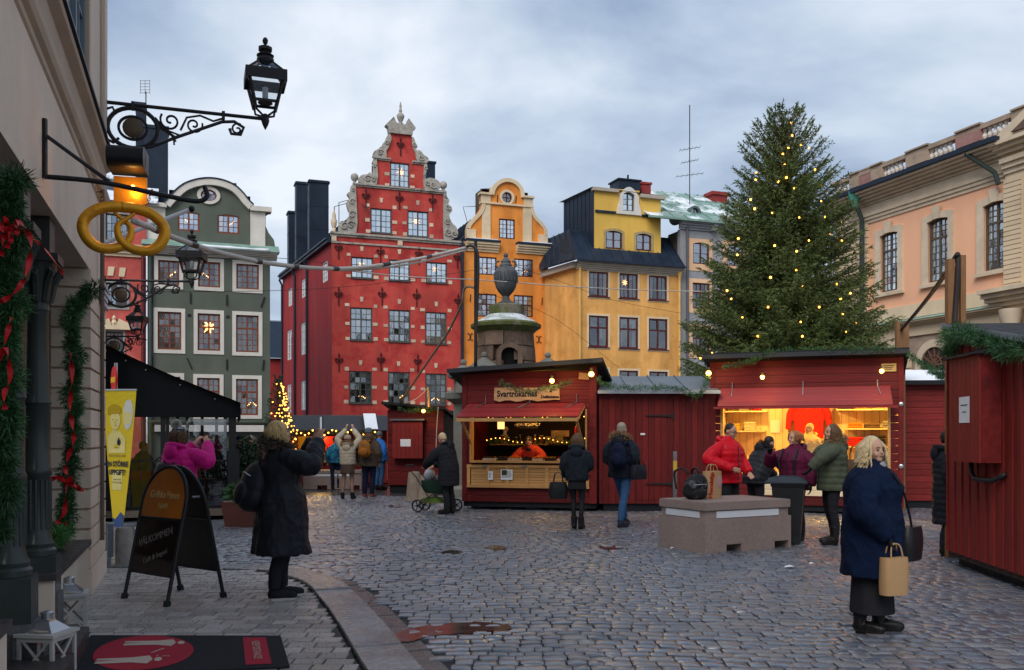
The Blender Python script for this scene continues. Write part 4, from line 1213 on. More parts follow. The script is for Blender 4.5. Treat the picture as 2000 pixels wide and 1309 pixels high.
for px,py,w,l in((342,543,.42,'candle arch in the upper left window of the grey green house'),(398,545,.4,'candle arch in the upper middle window of the grey green house'),(360,438,.4,'candle arch in the left gable window of the grey green house'),(457,444,.4,'candle arch in the right gable window of the grey green house'),(492,796,.4,'candle arch in the lower right window of the grey green house')):
 candles(GF,px,py,w,l)
# ------------------------------------------------------------------ red house at the left edge, chimneys behind
LF=Fac(196,40.4,20)
lred=LF.thing('weathered_red_house','weathered red house with stone window pediment beside the grey green house','house')
LRM=M('faded_red_plaster',(.46,.085,.07),.8,var=.25,scale=1.6,bump=.15,bscale=8,col2=(.55,.16,.13),c2scale=1.2,c2lo=.5,c2hi=.7)
def left_red():
 f=LF;xr=f.at(285,600)[0];zc=f.at(250,480)[1]
 spec=[(206,248,553,600,2),(206,240,648,700,3),(206,250,418,470,3)]
 rs=[f.rect(*s[:4])for s in spec]
 MB().plate([(-3,-.05),(xr,-.05),(xr,zc+1.9),(-3,zc+1.9)],[rc(r)for r in rs],0,.34).build('wall',LRM,lred)
 room(lred,-2.9,xr-.1,0,zc+1.8)
 for s,r in zip(spec,rs):window(lred,r,GFRAME,GL_MID,2,s[4],2,None,fw=.07,rec=.05);surround(lred,r,.1,M('grey_stone_trim',(.3,.3,.28),.8),.03)
 for px,py in((216,530),(238,532)):
  x,z=f.at(px,py);MB().plate([(x-.13,z-.2),(x+.1,z-.2),(x+.17,z+.2),(x-.09,z+.2)],[],-.04,.02).build('stone_block',CRM,lred)
 x,z=f.at(228,632)
 MB().plate([(x-.9,z-.28),(x+.75,z-.28),(x+.75,z-.15),(x+.55,z-.02),(x+.1,z+.2),(x-.02,z-.1),(x-.2,z-.1),(x-.3,z+.2),(x-.9,z-.05)],[],-.2,.03).build('window_pediment',CRM,lred)
 MB().lathe([(.1,0),(.13,.12),(.06,.25),(.09,.33),(.02,.45)],8,(x-.1,-.1,z-.1)).build('finial',CRM,lred)
 mould(lred,'cornice',-3,xr,zc-.5,zc,.35,CRM,4)
 pipe(lred,'downpipe',xr-.12,0,zc,M('dark_red_pipe',(.12,.02,.02),.5),.08)
 MB().add([(-3,-.3,zc+1.9),(xr+.5,-.3,zc+1.9),(xr+.5,4,zc+4.2),(-3,4,zc+4.2)],[(0,1,2,3)]).build('snowy_roof',M('sheet_with_snow'),lred)
 for i,(pa,pb,ya,yb,off)in enumerate(((281,328,245,345,2.0),(265,284,200,300,2.4))):
  x0,x1,z0,z1=f.rect(pa,pb,ya,yb,off);MB().box(x0,x1,off,off+1.2,z0-1.2,z1-.15).box(x0-.05,x1+.05,off-.05,off+1.25,z1-.15,z1).build('chimney',SHEET,lred)
left_red()
ta=thing('roof_grid_aerial','small grid aerial on the chimney at the left','antenna',W(285,250,43))
MB().tube([(0,0,-.3),(0,0,1.7)],.025,6).build('mast',IRON,ta)
b=MB()
for k in range(5):b.tube([(-.22,-.1,1.6+k*.14),(.22,-.1,1.6+k*.14)],.01,4)
for x in(-.22,0,.22):b.tube([(x,-.1,1.55),(x,-.1,2.2)],.01,4)
b.build('grid_panel',IRON,ta)
# ------------------------------------------------------------------ dark house deep in the lane
NF=Fac(500,66,20)
lane=NF.thing('dark_lane_house','dark red house deep in the lane between the green and red houses','house')
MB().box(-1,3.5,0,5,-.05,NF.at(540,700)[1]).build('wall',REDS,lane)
zt=NF.at(540,700)[1]
MB().add([(-1.2,-.3,zt),(3.8,-.3,zt),(3.8,4,NF.at(540,628,4)[1]),(-1.2,4,NF.at(540,628,4)[1])],[(0,1,2,3)]).build('roof',SHEET,lane)
MB().add([(-1.2,4.02,NF.at(540,640,4)[1]),(3.8,4.02,NF.at(540,640,4)[1]),(3.8,6,NF.at(540,626,6)[1]),(-1.2,6,NF.at(540,626,6)[1])],[(0,1,2,3)]).build('upper_roof',M('blue_slate',(.12,.16,.22),.5),lane)
MB().box(1.9,2.3,-.05,.05,zt-2.8,zt-1.6).build('window',emis('lane_window',(.9,.45,.2),.4),lane)
# ================================================================== palace-like building on the right
BF=Fac(1697,36,-71.1)
hall=BF.thing('peach_stone_hall','large peach building with balustrade and tall stone-framed windows at the right','building')
HPC=M('hall_peach_plaster',(.90,.48,.29),.75,var=.07,scale=.6,bump=.08,bscale=8,streak=.08)
HST=M('hall_stone',(.62,.50,.36),.78,var=.14,scale=2,bump=.12,bscale=20,streak=.14)
HDK=M('hall_dark_stone',(.36,.27,.20),.8,var=.25,scale=2.5,bump=.2,bscale=25,streak=.2)
HRS=M('hall_red_stone',(.30,.16,.14),.8,var=.3,scale=3,bump=.2,bscale=25)
HCR=M('hall_cream',(.66,.52,.35),.75,var=.1,scale=1,bump=.08,streak=.1)
HFR=M('hall_window_frame',(.10,.075,.055),.55)
def hall_build():
 f=BF
 xl=f.at(1632,500)[0];xq=0.0;xp=f.at(1969,450)[0];xe=xp+9
 zled=f.at(1700,637)[1];zpt=f.at(1698,437)[1];zg=f.at(1697,378)[1]
 spec=[(1724,1750,462,570.5),(1817,1847.6,429.7,550),(1927,1963,391,521)]
 rs=[f.rect(*s)for s in spec]
 hh=rs[1][3]-rs[1][2];rs=[(r[0],r[1],rs[1][2],rs[1][3])for r in rs]
 rs=[(r[0]-.10,r[1]+.14,r[2],r[3]+.05)for r in rs];holes=[arch_top(*r,.07)for r in rs]
 MB().plate([(xq,zled),(xp,zled),(xp,zpt),(xq,zpt)],holes,0,.4).build('wall',HPC,hall)
 room(hall,xq+.1,xp-.05,zled+.05,zpt,.4,2.4)
 cur=M('brown_curtain',(.30,.12,.05),.9,var=.3,scale=1,stretch=(6,1,.3))
 for i,r in enumerate(rs):
  window(hall,(r[0],r[1],r[2],r[3]),HFR,GL_MID if i else GL_SKY,2,6,2,(.7,3),fw=.075,mw=.03,rec=.07)
  x0,x1,z0,z1=r;w=.26
  MB().plate(arch_top(x0-w,x1+w-.02,z0-.05,z1+w*.9,.09),[arch_top(x0,x1,z0+.001,z1,.07)],-.07,.06).build('window_surround',HST,hall)
  MB().box(x0-w-.05,x1+w+.05,-.14,.04,z0-.16,z0-.052).build('window_sill',HST,hall)
  xm=(x0+x1)/2;MB().plate([(xm-.13,z1-.02),(xm+.13,z1-.02),(xm+.19,z1+.42),(xm-.19,z1+.42)],[],-.14,-.072).build('keystone',HST,hall)
  if i:MB().box(x0+.1,x0+.45,.6,.64,z0+.1,z1-.2).box(x1-.35,x1-.08,.6,.64,z0+.1,z1-.3).build('curtain',cur,hall)
 # quoined corner strip
 n=15
 for k in range(n):
  za,zb=zled+(zpt-zled)*k/n,zled+(zpt-zled)*(k+1)/n
  MB().box(xl,xq-.003,-.10,.3,za+.018,zb-.018).build('quoin',HCR,hall)
 MB().box(xl+.02,xq-.02,-.06,.28,zled,zpt).build('quoin_core',HDK,hall)
 # main cornice
 h=zg-zpt
 mould(hall,'architrave',xl,xp,zpt,zpt+h*.32,.16,HST,3)
 MB().box(xl,xp,-.08,.3,zpt+h*.321,zpt+h*.58).build('frieze',HST,hall)
 mould(hall,'cornice',xl-.2,xp+.2,zpt+h*.581,zg-.06,.75,HST,5)
 MB().box(xl-.3,xp+.25,-.86,.1,zg-.058,zg+.10).build('gutter',SHEET,hall)
 # balustrade
 zb0=zg+.1;zb1=f.at(1697,331,-.1)[1]
 MB().box(xl-.1,xp+3,-.2,.16,zb0+.002,zb0+.26).build('balustrade_plinth',HRS,hall)
 MB().box(xl-.1,xp+3,-.2,.16,zb1-.16,zb1).build('balustrade_rail',HDK,hall)
 peds=[(1656,1673),(1673,1698),(1698,1719),(1766,1808),(1863,1910),(1972,2000)]
 for i,(a,c)in enumerate(peds):
  x0,x1=f.at(a,350,-.3)[0],f.at(c,350,-.3)[0]
  pr=.24 if i!=1 else.19
  b=MB().box(x0,x1,-pr,.2,zb0+.262,zb1-.161);b.build('balustrade_pedestal',HRS if i in(1,4)else HDK,hall)
  MB().box(x0-.03,x1+.03,-pr-.03,.23,zb1+.002,zb1+.06).build('pedestal_cap',HDK,hall)
 bal=MB().lathe([(.09,0),(.09,.06),(.05,.1),(.095,.22),(.105,.3),(.05,.5),(.045,.58),(.085,.66),(.085,.72)],8).mesh('baluster',M('baluster_white',(.74,.68,.60),.7),smooth=50)
 hb=zb1-.16-zb0-.26
 for a,c,nn in((1634,1656,3),(1719,1766,6),(1808,1863,6),(1910,1972,6)):
  x0,x1=f.at(a,350)[0],f.at(c,350)[0]
  for k in range(nn):
   link('baluster',bal,hall,(x0+(x1-x0)*(k+.5)/nn,-.02,zb0+.26),None,(.95,.95,hb/.72))
 # rusticated ground storey with arched windows
 aw=[f.rect(1800,1852,666,712)]
 MB().plate([(xl,-.05),(xp,-.05),(xp,zled-.62),(xl,zled-.62)],[],.06,.4).build('ground_wall',HDK,hall)
 nc=9;zz=zled-.62
 ax=(aw[0][0]+aw[0][1])/2;az=aw[0][2];ar=(aw[0][1]-aw[0][0])/2
 for k in range(nc):
  za,zb=zz*k/nc,zz*(k+1)/nc
  x=xl;
  while x<xp-.05:
   w=random.choice((.9,1.2,1.5));xe_=min(xp,x+w)
   # leave the arch free
   if not(xe_>ax-ar-.25 and x<ax+ar+.25 and za<az+ar+.2 and zb>az-3):
    MB().box(x+.012,xe_-.012,-.02,.06,za+.018,zb-.018).build('stone_block',HCR,hall)
   x=xe_
 pts=[(ax+(ar+.28)*math.cos(t),az+(ar+.28)*math.sin(t))for t in[PI*k/14 for k in range(15)]]
 pin=[(ax+ar*math.cos(t),az+ar*math.sin(t))for t in[PI*k/14 for k in range(15)]]
 MB().plate([(ax-ar-.28,.3),(ax-ar,.3)]+pin[::-1]+[(ax+ar,.3),(ax+ar+.28,.3)]+pts,[],-.06,.3).build('arch_surround',HST,hall)
 MB().plate([(ax-ar,.3),(ax+ar,.3)]+pin,[],.03,.07).build('arch_glass',M('arch_dark',(.05,.03,.025),.15,bump=0),hall)
 b=MB()
 for t in[PI*k/6 for k in range(1,6)]:b.bar((ax,.0,az),(ax+ar*math.cos(t),.0,az+ar*math.sin(t)),.05,.05)
 b.tube([(ax+ar*.5*math.cos(t),0,az+ar*.5*math.sin(t))for t in[PI*k/10 for k in range(11)]],.025,5);b.box(ax-ar,ax+ar,-.02,.03,az-.04,az+.04);b.box(ax-.04,ax+.04,-.02,.03,.3,az)
 b.build('arch_bars',M('brown_bars',(.14,.07,.045),.6),hall)
 MB().box(xl,xp,-.02,.3,zled-.62,zled-.25).build('band_course',HCR,hall)
 mould(hall,'band_cornice',xl-.1,xp,zled-.25,zled-.08,.32,HCR,3)
 MB().add([(xl-.1,-.36,zled-.078),(xp,-.36,zled-.078),(xp,.01,zled+.05),(xl-.1,.01,zled+.05)],[(0,1,2,3)]).build('copper_ledge',COPPER,hall)
 MB().box(xl,xp,-.05,.01,zled+.05,zled+.55).build('plinth_band',HCR,hall)
 # rain pipe with a copper hopper
 x=f.at(1697,450)[0]-.1
 MB().tube([(x,-.25,-.05),(x,-.25,zg-1.0),(x,-.5,zg-.5)],.09,8).build('downpipe',M('dark_green_pipe',(.035,.05,.045),.5),hall,smooth=40)
 MB().lathe([(.1,0),(.16,.2),(.26,.5),(.28,.62)],8,(x,-.6,zg-.6)).build('pipe_hopper',M('bright_copper',(.07,.25,.19),.6,var=.2),hall)
 x2=f.at(1962,320)[0];MB().tube([(x2,-.25,zg-1.3),(x2-.1,-.3,zg-.9),(x2-.9,-.7,zg-.1)],.08,8).build('downpipe',M('dark_green_pipe',(.035,.05,.045),.5),hall,smooth=40)
 # projecting middle pavilion with columns and pediment, running out of the picture
 pr=.12
 MB().box(xp,xe,-pr,.3,-.05,zg).build('pavilion_wall',HCR,hall)
 n=26
 for k in range(n):
  za,zb=zled+(zpt-zled)*k/n,zled+(zpt-zled)*(k+1)/n
  MB().box(xp-.02,xp+.62,-pr-.06,-pr+.02,za+.012,zb-.012).build('quoin',HCR,hall)
 for cxx in(xp+1.75,xp+4.6):
  MB().lathe([(.48,0),(.48,.2),(.36,.35),(.35,2.6),(.30,zpt-zled-.75),(.30,zpt-zled-.6),(.42,zpt-zled-.2),(.46,zpt-zled)],20,(cxx,-pr-.2,zled)).build('column',HCR,hall,smooth=40)
  b=MB()
  for sx in(-1,1):
   b.tube([(cxx+sx*.36+.14*(1-t)*math.cos(sx*t*10+1.5),-pr-.48,zpt-.3+.16*(1-t)*math.sin(sx*t*10+1.5))for t in[k/16 for k in range(15)]],.045,6)
  b.box(cxx-.5,cxx+.5,-pr-.55,-pr,zpt-.12,zpt-.01);b.build('column_capital',HST,hall)
 mould(hall,'pavilion_entablature',xp-.02,xe,zpt,zg-.55,.25+pr,HST,4)
 mould(hall,'pavilion_cornice',xp-.05,xe,zg-.548,zg-.05,.6+pr,HST,4,ret=.08)
 x0=xp-.25;zt=zg-.04;w=8.4
 MB().plate([(x0,zt),(x0+w,zt),(x0+w/2,zt+2.1)],[[(x0+1.1,zt+.14),(x0+w-1.1,zt+.14),(x0+w/2,zt+1.65)]],-pr-.5,.3).build('pediment_frame',HST,hall)
 MB().plate([(x0+1.0,zt+.1),(x0+w-1.0,zt+.1),(x0+w/2,zt+1.75)],[],-pr-.6,-pr-.5).build('pediment_panel',M('pediment_brown',(.14,.09,.07),.8,var=.4,scale=4,bump=.4),hall)
 MB().box(xp+1.6,xp+6,-.5,.5,zt+1.0,zt+4.6).build('attic_block',HRS,hall)
 MB().box(xp+1.5,xp+6,-.6,.6,zt+3.4,zt+3.6).build('attic_cap',HDK,hall)
 for zz_,r_ in((0,1),):
  MB().lathe([(.5,0),(.5,.25),(.28,.4),(.5,.75),(.62,1.25),(.5,1.6),(.3,1.75),(.36,1.9),(.15,2.2),(.18,2.35),(.02,2.6)],14,(xp+1.75,-.1,zt+2.9)).build('roof_urn',M('grey_urn',(.42,.44,.45),.7,var=.2),hall,smooth=50)
 # hood over the portal
 zh=f.at(1935,580)[1]
 mould(hall,'portal_hood',xp-.5,xe,zh-.55,zh+.12,.8,HST,5)
 for cxx in(xp+.5,xp+1.5):MB().lathe([(.34,0),(.34,.2),(.27,.35),(.25,zh-1.1),(.33,zh-.9),(.36,zh-.58)],16,(cxx,-pr-.3,0)).build('column',HST,hall,smooth=40)
hall_build()
# ================================================================== well house in the middle of the square
FY=25.0
well=thing('stone_well_house','old sandstone well house with mossy rim, arched opening and stone urn','fountain',((988-CX)/F*FY,FY,0))
WST=M('well_stone',(.15,.098,.07),.85,var=.45,scale=3,bump=.5,bscale=14,col2=(.07,.055,.045),c2scale=1.6,c2lo=.5,c2hi=.65,streak=.3)
WGR=M('well_grey_stone',(.17,.165,.145),.85,var=.3,scale=3,bump=.4,bscale=18,streak=.25)
MOSS=M('mossy_stone',(.085,.10,.03),.9,var=.35,scale=5,bump=.5,bscale=22,col2=(.17,.15,.11),c2scale=2,c2lo=.52,c2hi=.62)
URN=M('urn_stone',(.085,.09,.097),.6,var=.35,scale=5,bump=.4,bscale=18,streak=.35)
def zed(py,Y=FY):return HC+(HZ-py)/F*Y
def well_build():
 z1,z2=zed(702),zed(650)
 MB().lathe([(1.62,0),(1.62,.2),(1.5,.3),(1.5,2.45)],8,a0=PI/8).build('lower_drum',WGR,well)
 MB().lathe([(1.5,2.45),(1.72,2.58),(1.74,2.74),(1.6,2.80)],8,a0=PI/8).build('lower_rim',WGR,well)
 MB().lathe([(1.52,2.81),(1.35,2.86),(.7,2.88)],8,a0=PI/8).build('snow_cover',SNOW,well)
 # drum stones in courses
 n=9;H=z2-2.8;cs=4
 for c in range(cs):
  za,zb=2.8+H*c/cs,2.8+H*(c+1)/cs
  ra,rb=.86-.10*c/cs,.86-.10*(c+1)/cs
  for k in range(n):
   a0=2*PI*(k+(c%2)*.5)/n+.12;a1=a0+2*PI/n-.025
   am=(a0+a1)/2
   da=(am+PI/2-.12+PI)%(2*PI)-PI
   dx=abs(da)
   if c in(1,2)and dx<.32:continue
   m=5;dr=random.uniform(-.02,.03)
   ang=[a0+(a1-a0)*i/(m-1)for i in range(m)]
   rings=[]
   for(r,z)in((ra-.12,za+.012),(ra+dr,za+.012),(rb+dr,zb-.012),(rb-.12,zb-.012)):
    rings.append([(r*math.cos(t),r*math.sin(t),z)for t in ang])
   b=MB();vs=[p for r in rings for p in r];fs=[]
   for i in range(4):
    for j in range(m-1):
     a_,b_=i*m+j,((i+1)%4)*m+j
     fs.append((a_,a_+1,b_+1,b_))
   fs+=[(0,m,2*m,3*m),(m-1,4*m-1,3*m-1,2*m-1)]
   b.add(vs,fs);b.build('drum_stone',WST,well)
 MB().lathe([(.70,2.75),(.64,z2)],16).build('drum_core',WST,well)
 # arched opening with a black disc painted as its shaded throat and a mossy spout block
 d=Vector((math.sin(.12),-math.cos(.12),0));zo=2.8+H*.55
 b=MB().plate([(-.34,-.45),(.34,-.45),(.34,.08)]+[(.34*math.cos(t),.08+.30*math.sin(t))for t in[PI*k/10 for k in range(1,10)]]+[(-.34,.08)],[[(-.22,-.44),(.22,-.44),(.22,.06)]+[(.22*math.cos(t),.06+.19*math.sin(t))for t in[PI*k/10 for k in range(1,10)]]+[(-.22,.06)]],-.12,.14)
 o=b.build('arch_ring',WST,well,d*.76+Vector((0,0,zo)),(0,0,.12))
 MB().plate(circ(0,-.08,.26,.34,16),[],0,.01).build('opening_shade',M('painted_shade',(.004,.004,.004),.9,bump=0),well,d*.735+Vector((0,0,zo)),(0,0,.12))
 MB().lathe([(.36,0),(.30,.3),(.26,.62),(.2,.68)],10,tuple(d*.78+Vector((0,0,zo-.95)))).build('mossy_spout',MOSS,well,smooth=50)
 zr=zed(620)
 MB().lathe([(.74,z2-.04),(.84,z2+.05),(.95,z2+.12),(.96,z2+.2),(.86,z2+.26)],24).build('mossy_rim',MOSS,well,smooth=40)
 zs=z2+.26
 MB().lathe([(.84,zs),(.78,zs+.05),(.62,zs+.13),(.5,zs+.2),(.42,zs+.24)],24).build('snow_cap',M('thawing_snow',(.34,.37,.33),.8,var=.3,scale=5,bump=.3,col2=(.62,.65,.68),c2scale=3,c2lo=.45,c2hi=.55),well,smooth=40)
 zu=zs+.24
 MB().lathe([(.46,zu-.1),(.46,zu+.22),(.40,zu+.26),(.3,zu+.26)],20).build('urn_pedestal',MOSS,well,smooth=40)
 zu+=.26
 k=.95
 MB().lathe([(.22,0),(.22,.05),(.11,.12),(.09,.22),(.13,.27),(.2,.34),(.27,.46),(.30,.58),(.285,.6),(.30,.62),(.315,.8),(.30,.9),(.22,1.0),(.15,1.04)],20,(0,0,zu)).build('urn',URN,well,smooth=40)
 MB().lathe([(.16,1.03),(.17,1.07),(.13,1.12),(.14,1.17),(.08,1.25),(.04,1.29)],14,(0,0,zu)).ball((0,0,zu+1.34),.065,10).build('urn_lid',URN,well,smooth=40)
 for s in(-1,1):MB().tube([(s*.2,0,zu+.98),(s*.28,0,zu+1.06),(s*.26,0,zu+1.16),(s*.17,0,zu+1.18)],.028,6).build('urn_handle',URN,well)
 fl=MB().obox((0,0,0),(.035,.03,.26)).mesh('flute',URN)
 for i in range(18):
  a=2*PI*i/18;link('flute',fl,well,(.312*math.cos(a),.312*math.sin(a),zu+.74),(0,0,a))
 # corner posts with capped tops
 for px,py,Y in((905,712,23.6),(946,697,24.2),(1070,698,24.2),(1020,705,26.4)):
  p=W(px,py,Y)-Vector(well.location)
  MB().lathe([(.26,2.7),(.24,p.z-.4),(.40,p.z-.34),(.42,p.z-.26),(.34,p.z-.2),(.16,p.z-.08),(.07,p.z-.02)],8,(p.x,p.y,0)).ball((p.x,p.y,p.z+.05),.085,8).build('corner_post',WGR,well,smooth=30)
well_build()
# ================================================================== spruces
def needle_mat(name,c0,c1,c2):
 m=bpy.data.materials.new(name);m.use_nodes=True
 N,L=m.node_tree.nodes,m.node_tree.links
 b=N['Principled BSDF'];b.inputs['Roughness'].default_value=.55;b.inputs['Specular IOR Level'].default_value=.35
 geo=N.new('ShaderNodeNewGeometry')
 nz=N.new('ShaderNodeTexNoise');nz.inputs['Scale'].default_value=1.7;nz.inputs['Detail'].default_value=4
 L.new(geo.outputs['Position'],nz.inputs['Vector'])
 ad=N.new('ShaderNodeMath');ad.operation='MULTIPLY_ADD';ad.inputs[1].default_value=.35;L.new(geo.outputs['Random Per Island'],ad.inputs[0]);L.new(nz.outputs[0],ad.inputs[2])
 r=N.new('ShaderNodeValToRGB');e=r.color_ramp.elements;e[0].position=.35;e[0].color=(*c0,1);e[1].position=.95;e[1].color=(*c2,1);k=e.new(.65);k.color=(*c1,1)
 L.new(ad.outputs[0],r.inputs[0]);L.new(r.outputs[0],b.inputs['Base Color'])
 return m
SPR=needle_mat('spruce_needles',(.046,.074,.020),(.085,.118,.030),(.15,.18,.05))
SPR2=needle_mat('garland_needles',(.014,.05,.018),(.03,.09,.03),(.06,.16,.045))
SPR3=needle_mat('small_spruce_needles',(.012,.045,.028),(.025,.075,.04),(.05,.12,.05))
BARK=M('spruce_bark',(.07,.045,.03),.9,var=.3,scale=8,bump=.5)
def spruce_crown(H,zlow,prof,nlev,per,nl,nw,twig_step=.11,dens=12):
 """boughs in whorls, each with flat sprays of twigs that carry needles; returns triangle corners + stems"""
 P,D,LN=[],[],[]
 stems=MB()
 for lv in range(nlev):
  t=(lv+.5)/nlev
  z0=zlow+(H-zlow)*t
  for k in range(int(per(t))):
   z=z0+random.uniform(-.5,.5)*(H-zlow)/nlev
   az=random.uniform(0,2*PI)
   R=prof(z)*random.choice((.82,.92,.98,1.0))*random.uniform(.92,1.07)
   up=.95*t**1.6-.10+.45*max(0,t-.75)/.25
   pts=[]
   nseg=7
   sag=.22*(1-t)
   for i in range(nseg+1):
    s=i/nseg
    r=R*s
    zz=z+r*math.tan(up*.9)*(.9)-sag*R*math.sin(PI*min(1,s*.95))*.6+.12*R*s*s
    pts.append(np.array((r*math.cos(az)+.02*random.gauss(0,1),r*math.sin(az)+.02*random.gauss(0,1),zz)))
   stems.tube([tuple(p)for p in pts],[max(.006,.022*(1-i/nseg))*(H/11)**.5 for i in range(nseg+1)],4,caps=False)
   L=R
   ntw=max(4,int(L/twig_step))
   tang=np.array((math.cos(az),math.sin(az),math.sin(up)))
   tang/=np.linalg.norm(tang)
   side=np.array((-math.sin(az),math.cos(az),0))
   for j in range(ntw):
    s=(.22+.78*(j+random.random())/ntw)
    q=s*nseg;i=min(int(q),nseg-1);base=pts[i]+(pts[i+1]-pts[i])*(q-i)
    for sg in(-1,1):
     tl=min(.55,(.16+.34*(1-s))*(.5+.25*R))*random.uniform(.7,1.25)*(H/11)**.3*(1-.65*max(0,t-.72)/.28)
     d=tang*random.uniform(.5,.9)+side*sg*random.uniform(.5,.95)+np.array((0,0,random.uniform(-.55,.25)+.5*max(0,t-.6)))
     d/=np.linalg.norm(d)
     m=max(4,int(dens*tl/.3))
     u=np.sort(rng.random(m))[:,None]
     P.append(base+d*tl*u)
     nd=rng.normal(size=(m,3))*.55+d*.8
     nd/=np.linalg.norm(nd,axis=1)[:,None]
     D.append(nd);LN.append(np.full(m,nl)*rng.uniform(.7,1.2,m))
   # the bough's own tip
   m=dens;u=rng.random((m,1));P.append(pts[-2]+(pts[-1]-pts[-2])*(u*1.25));nd=rng.normal(size=(m,3))*.4+tang;nd/=np.linalg.norm(nd,axis=1)[:,None];D.append(nd);LN.append(np.full(m,nl))
 P,D,LN=np.concatenate(P),np.concatenate(D),np.concatenate(LN)
 return blades(P,D,LN,nw),stems
TY=27.0
TREE=(((1532-CX)/F)*TY,TY,0)
tree=thing('large_christmas_spruce','tall spruce Christmas tree with sparse warm lights behind the stalls','tree',TREE)
def tree_prof(z):
 tab=[(.6,3.0),(2.0,3.05),(3.9,3.05),(4.6,2.85),(5.6,2.5),(6.6,2.2),(7.6,1.9),(8.6,1.5),(9.4,1.08),(10.0,.68),(10.6,.30),(11.4,.08)]
 for(a,ra),(c,rc_)in zip(tab,tab[1:]):
  if z<=c:return ra+(rc_-ra)*max(0,(z-a))/(c-a)
 return.12
V,stems=spruce_crown(10.55,1.6,tree_prof,62,lambda t:22-11*t,.09,.026,twig_step=.095,dens=14)
crown=link('crown',tri_mesh('crown',V,SPR),tree)
stems.build('boughs',BARK,tree)
MB().tube([(0,0,0),(.02,0,4),(-.02,.02,8),(0,0,10.9)],[.2,.14,.07,.012],8).build('trunk',BARK,tree)
BULB=emis('warm_bulb',(1.0,.40,.055),5.5)
BULBL=emis('small_warm_bulb',(1.0,.42,.07),3.2)
bulb_me=MB().ball((0,0,0),.028,8).mesh('bulb',BULB,smooth=True)
lights=thing('tree_light_string','string of warm round bulbs wound through the tall spruce','lights',TREE)
cable=[]
pxs=[(1545,240),(1547,265),(1564,283),(1579,289),(1540,289),(1529,301),(1592,332),(1533,322),(1477,338),(1520,355),(1536,347),(1551,368),(1605,363),(1604,393),(1612,424),(1508,416),(1561,425),(1643,436),(1621,458),(1644,470),(1513,480),(1556,491),(1442,466),(1440,498),(1666,495),(1555,528),(1505,542),(1568,558),(1635,555),(1661,573),(1642,584),(1420,568),(1646,614),(1673,631),(1564,629),(1480,657),(1567,657),(1652,648),(1428,584),(1391,690),(1368,700),(1476,351),(1466,390),(1474,408),(1500,600),(1600,600),(1450,620),(1530,690),(1620,690),(1580,470)]
for i,(px,py)in enumerate(pxs):
 # on the outside of the crown: solve for the depth where the view ray meets the cone
 z=zed(py,TY);R=tree_prof(z)*.92
 dx=(px-CX)/F*TY-TREE[0];dx=max(-R*.97,min(R*.97,dx))
 dy=-math.sqrt(max(0,R*R-dx*dx))
 Y=TY+dy
 p=W(px,py,Y)-Vector(TREE)
 link('bulb',bulb_me,lights,p,None,[random.uniform(.75,1.25)]*3)
 cable.append(tuple(p+Vector((0,.02,.04))))
cable.sort(key=lambda p:-p[2])
MB().tube([tuple(p)for p in spline(cable[::1],2)][:3],.006,4).build('cable',IRON,lights)
sp_loc=W(543,848,27);sp_loc.z=0
small=thing('small_lit_spruce','small spruce thick with warm lights left of the far stall','tree',sp_loc)
sprof=lambda z:max(.10,.66*(1-(z-.9)/2.5)+.03)
V,stems=spruce_crown(3.2,.9,sprof,22,lambda t:11-5*t,.06,.017,twig_step=.06,dens=9)
link('crown',tri_mesh('crown',V,SPR3),small);stems.build('boughs',BARK,small)
MB().tube([(0,0,0),(0,0,3.25)],[.06,.008],6).build('trunk',BARK,small)
slights=thing('small_tree_light_string','dense warm light string on the small spruce','lights',sp_loc)
sb=MB().ball((0,0,0),.022,6).mesh('bulb',BULBL)
for k in range(120):
 z=1.0+2.15*random.random()**1.2;a=random.gauss(-.7,.9);r=sprof(z)*random.uniform(.7,1.02)
 if 1:link('bulb',sb,slights,(r*math.cos(a)+.05,r*math.sin(a),z))
def garland(name,label,pts,r,parent=None,mat=None,dens=420,nl=.07,nw=.012,sub=8,sag=0.,kind='garland',group=None):
 """evergreen rope along a path"""
 S=spline(pts,sub);P,D=[],[];sd=random.uniform(0,9);S=[q+Vector((math.sin(i*.9+sd),math.cos(i*1.3+sd),math.sin(i*1.7)))*r*.28 for i,q in enumerate(S)]
 for a,c in zip(S,S[1:]):
  d=c-a;L=d.length
  if L<1e-6:continue
  m=max(2,int(L*dens));u=rng.random((m,1));base=np.array(a)+np.array(d)*u
  n=rng.normal(size=(m,3));n-=(n@np.array(d.normalized()))[:,None]*np.array(d.normalized())*.3
  n/=np.linalg.norm(n,axis=1)[:,None]
  rr=r*rng.uniform(.15,1.,(m,1))*(1+.35*np.sin(base[:,:1]*14+base[:,2:3]*17+sd))
  P.append(base+n*rr*.75);dd=n+np.array(d.normalized())*rng.uniform(-.2,1.2,(m,1));dd/=np.linalg.norm(dd,axis=1)[:,None];D.append(dd)
 P,D=np.concatenate(P),np.concatenate(D)
 me=tri_mesh(name,blades(P,D,nl*rng.uniform(.6,1.2,len(P)),nw),mat or SPR2)
 o=link(name,me,parent)
 if parent is None:tag(o,label,kind,group)
 return o
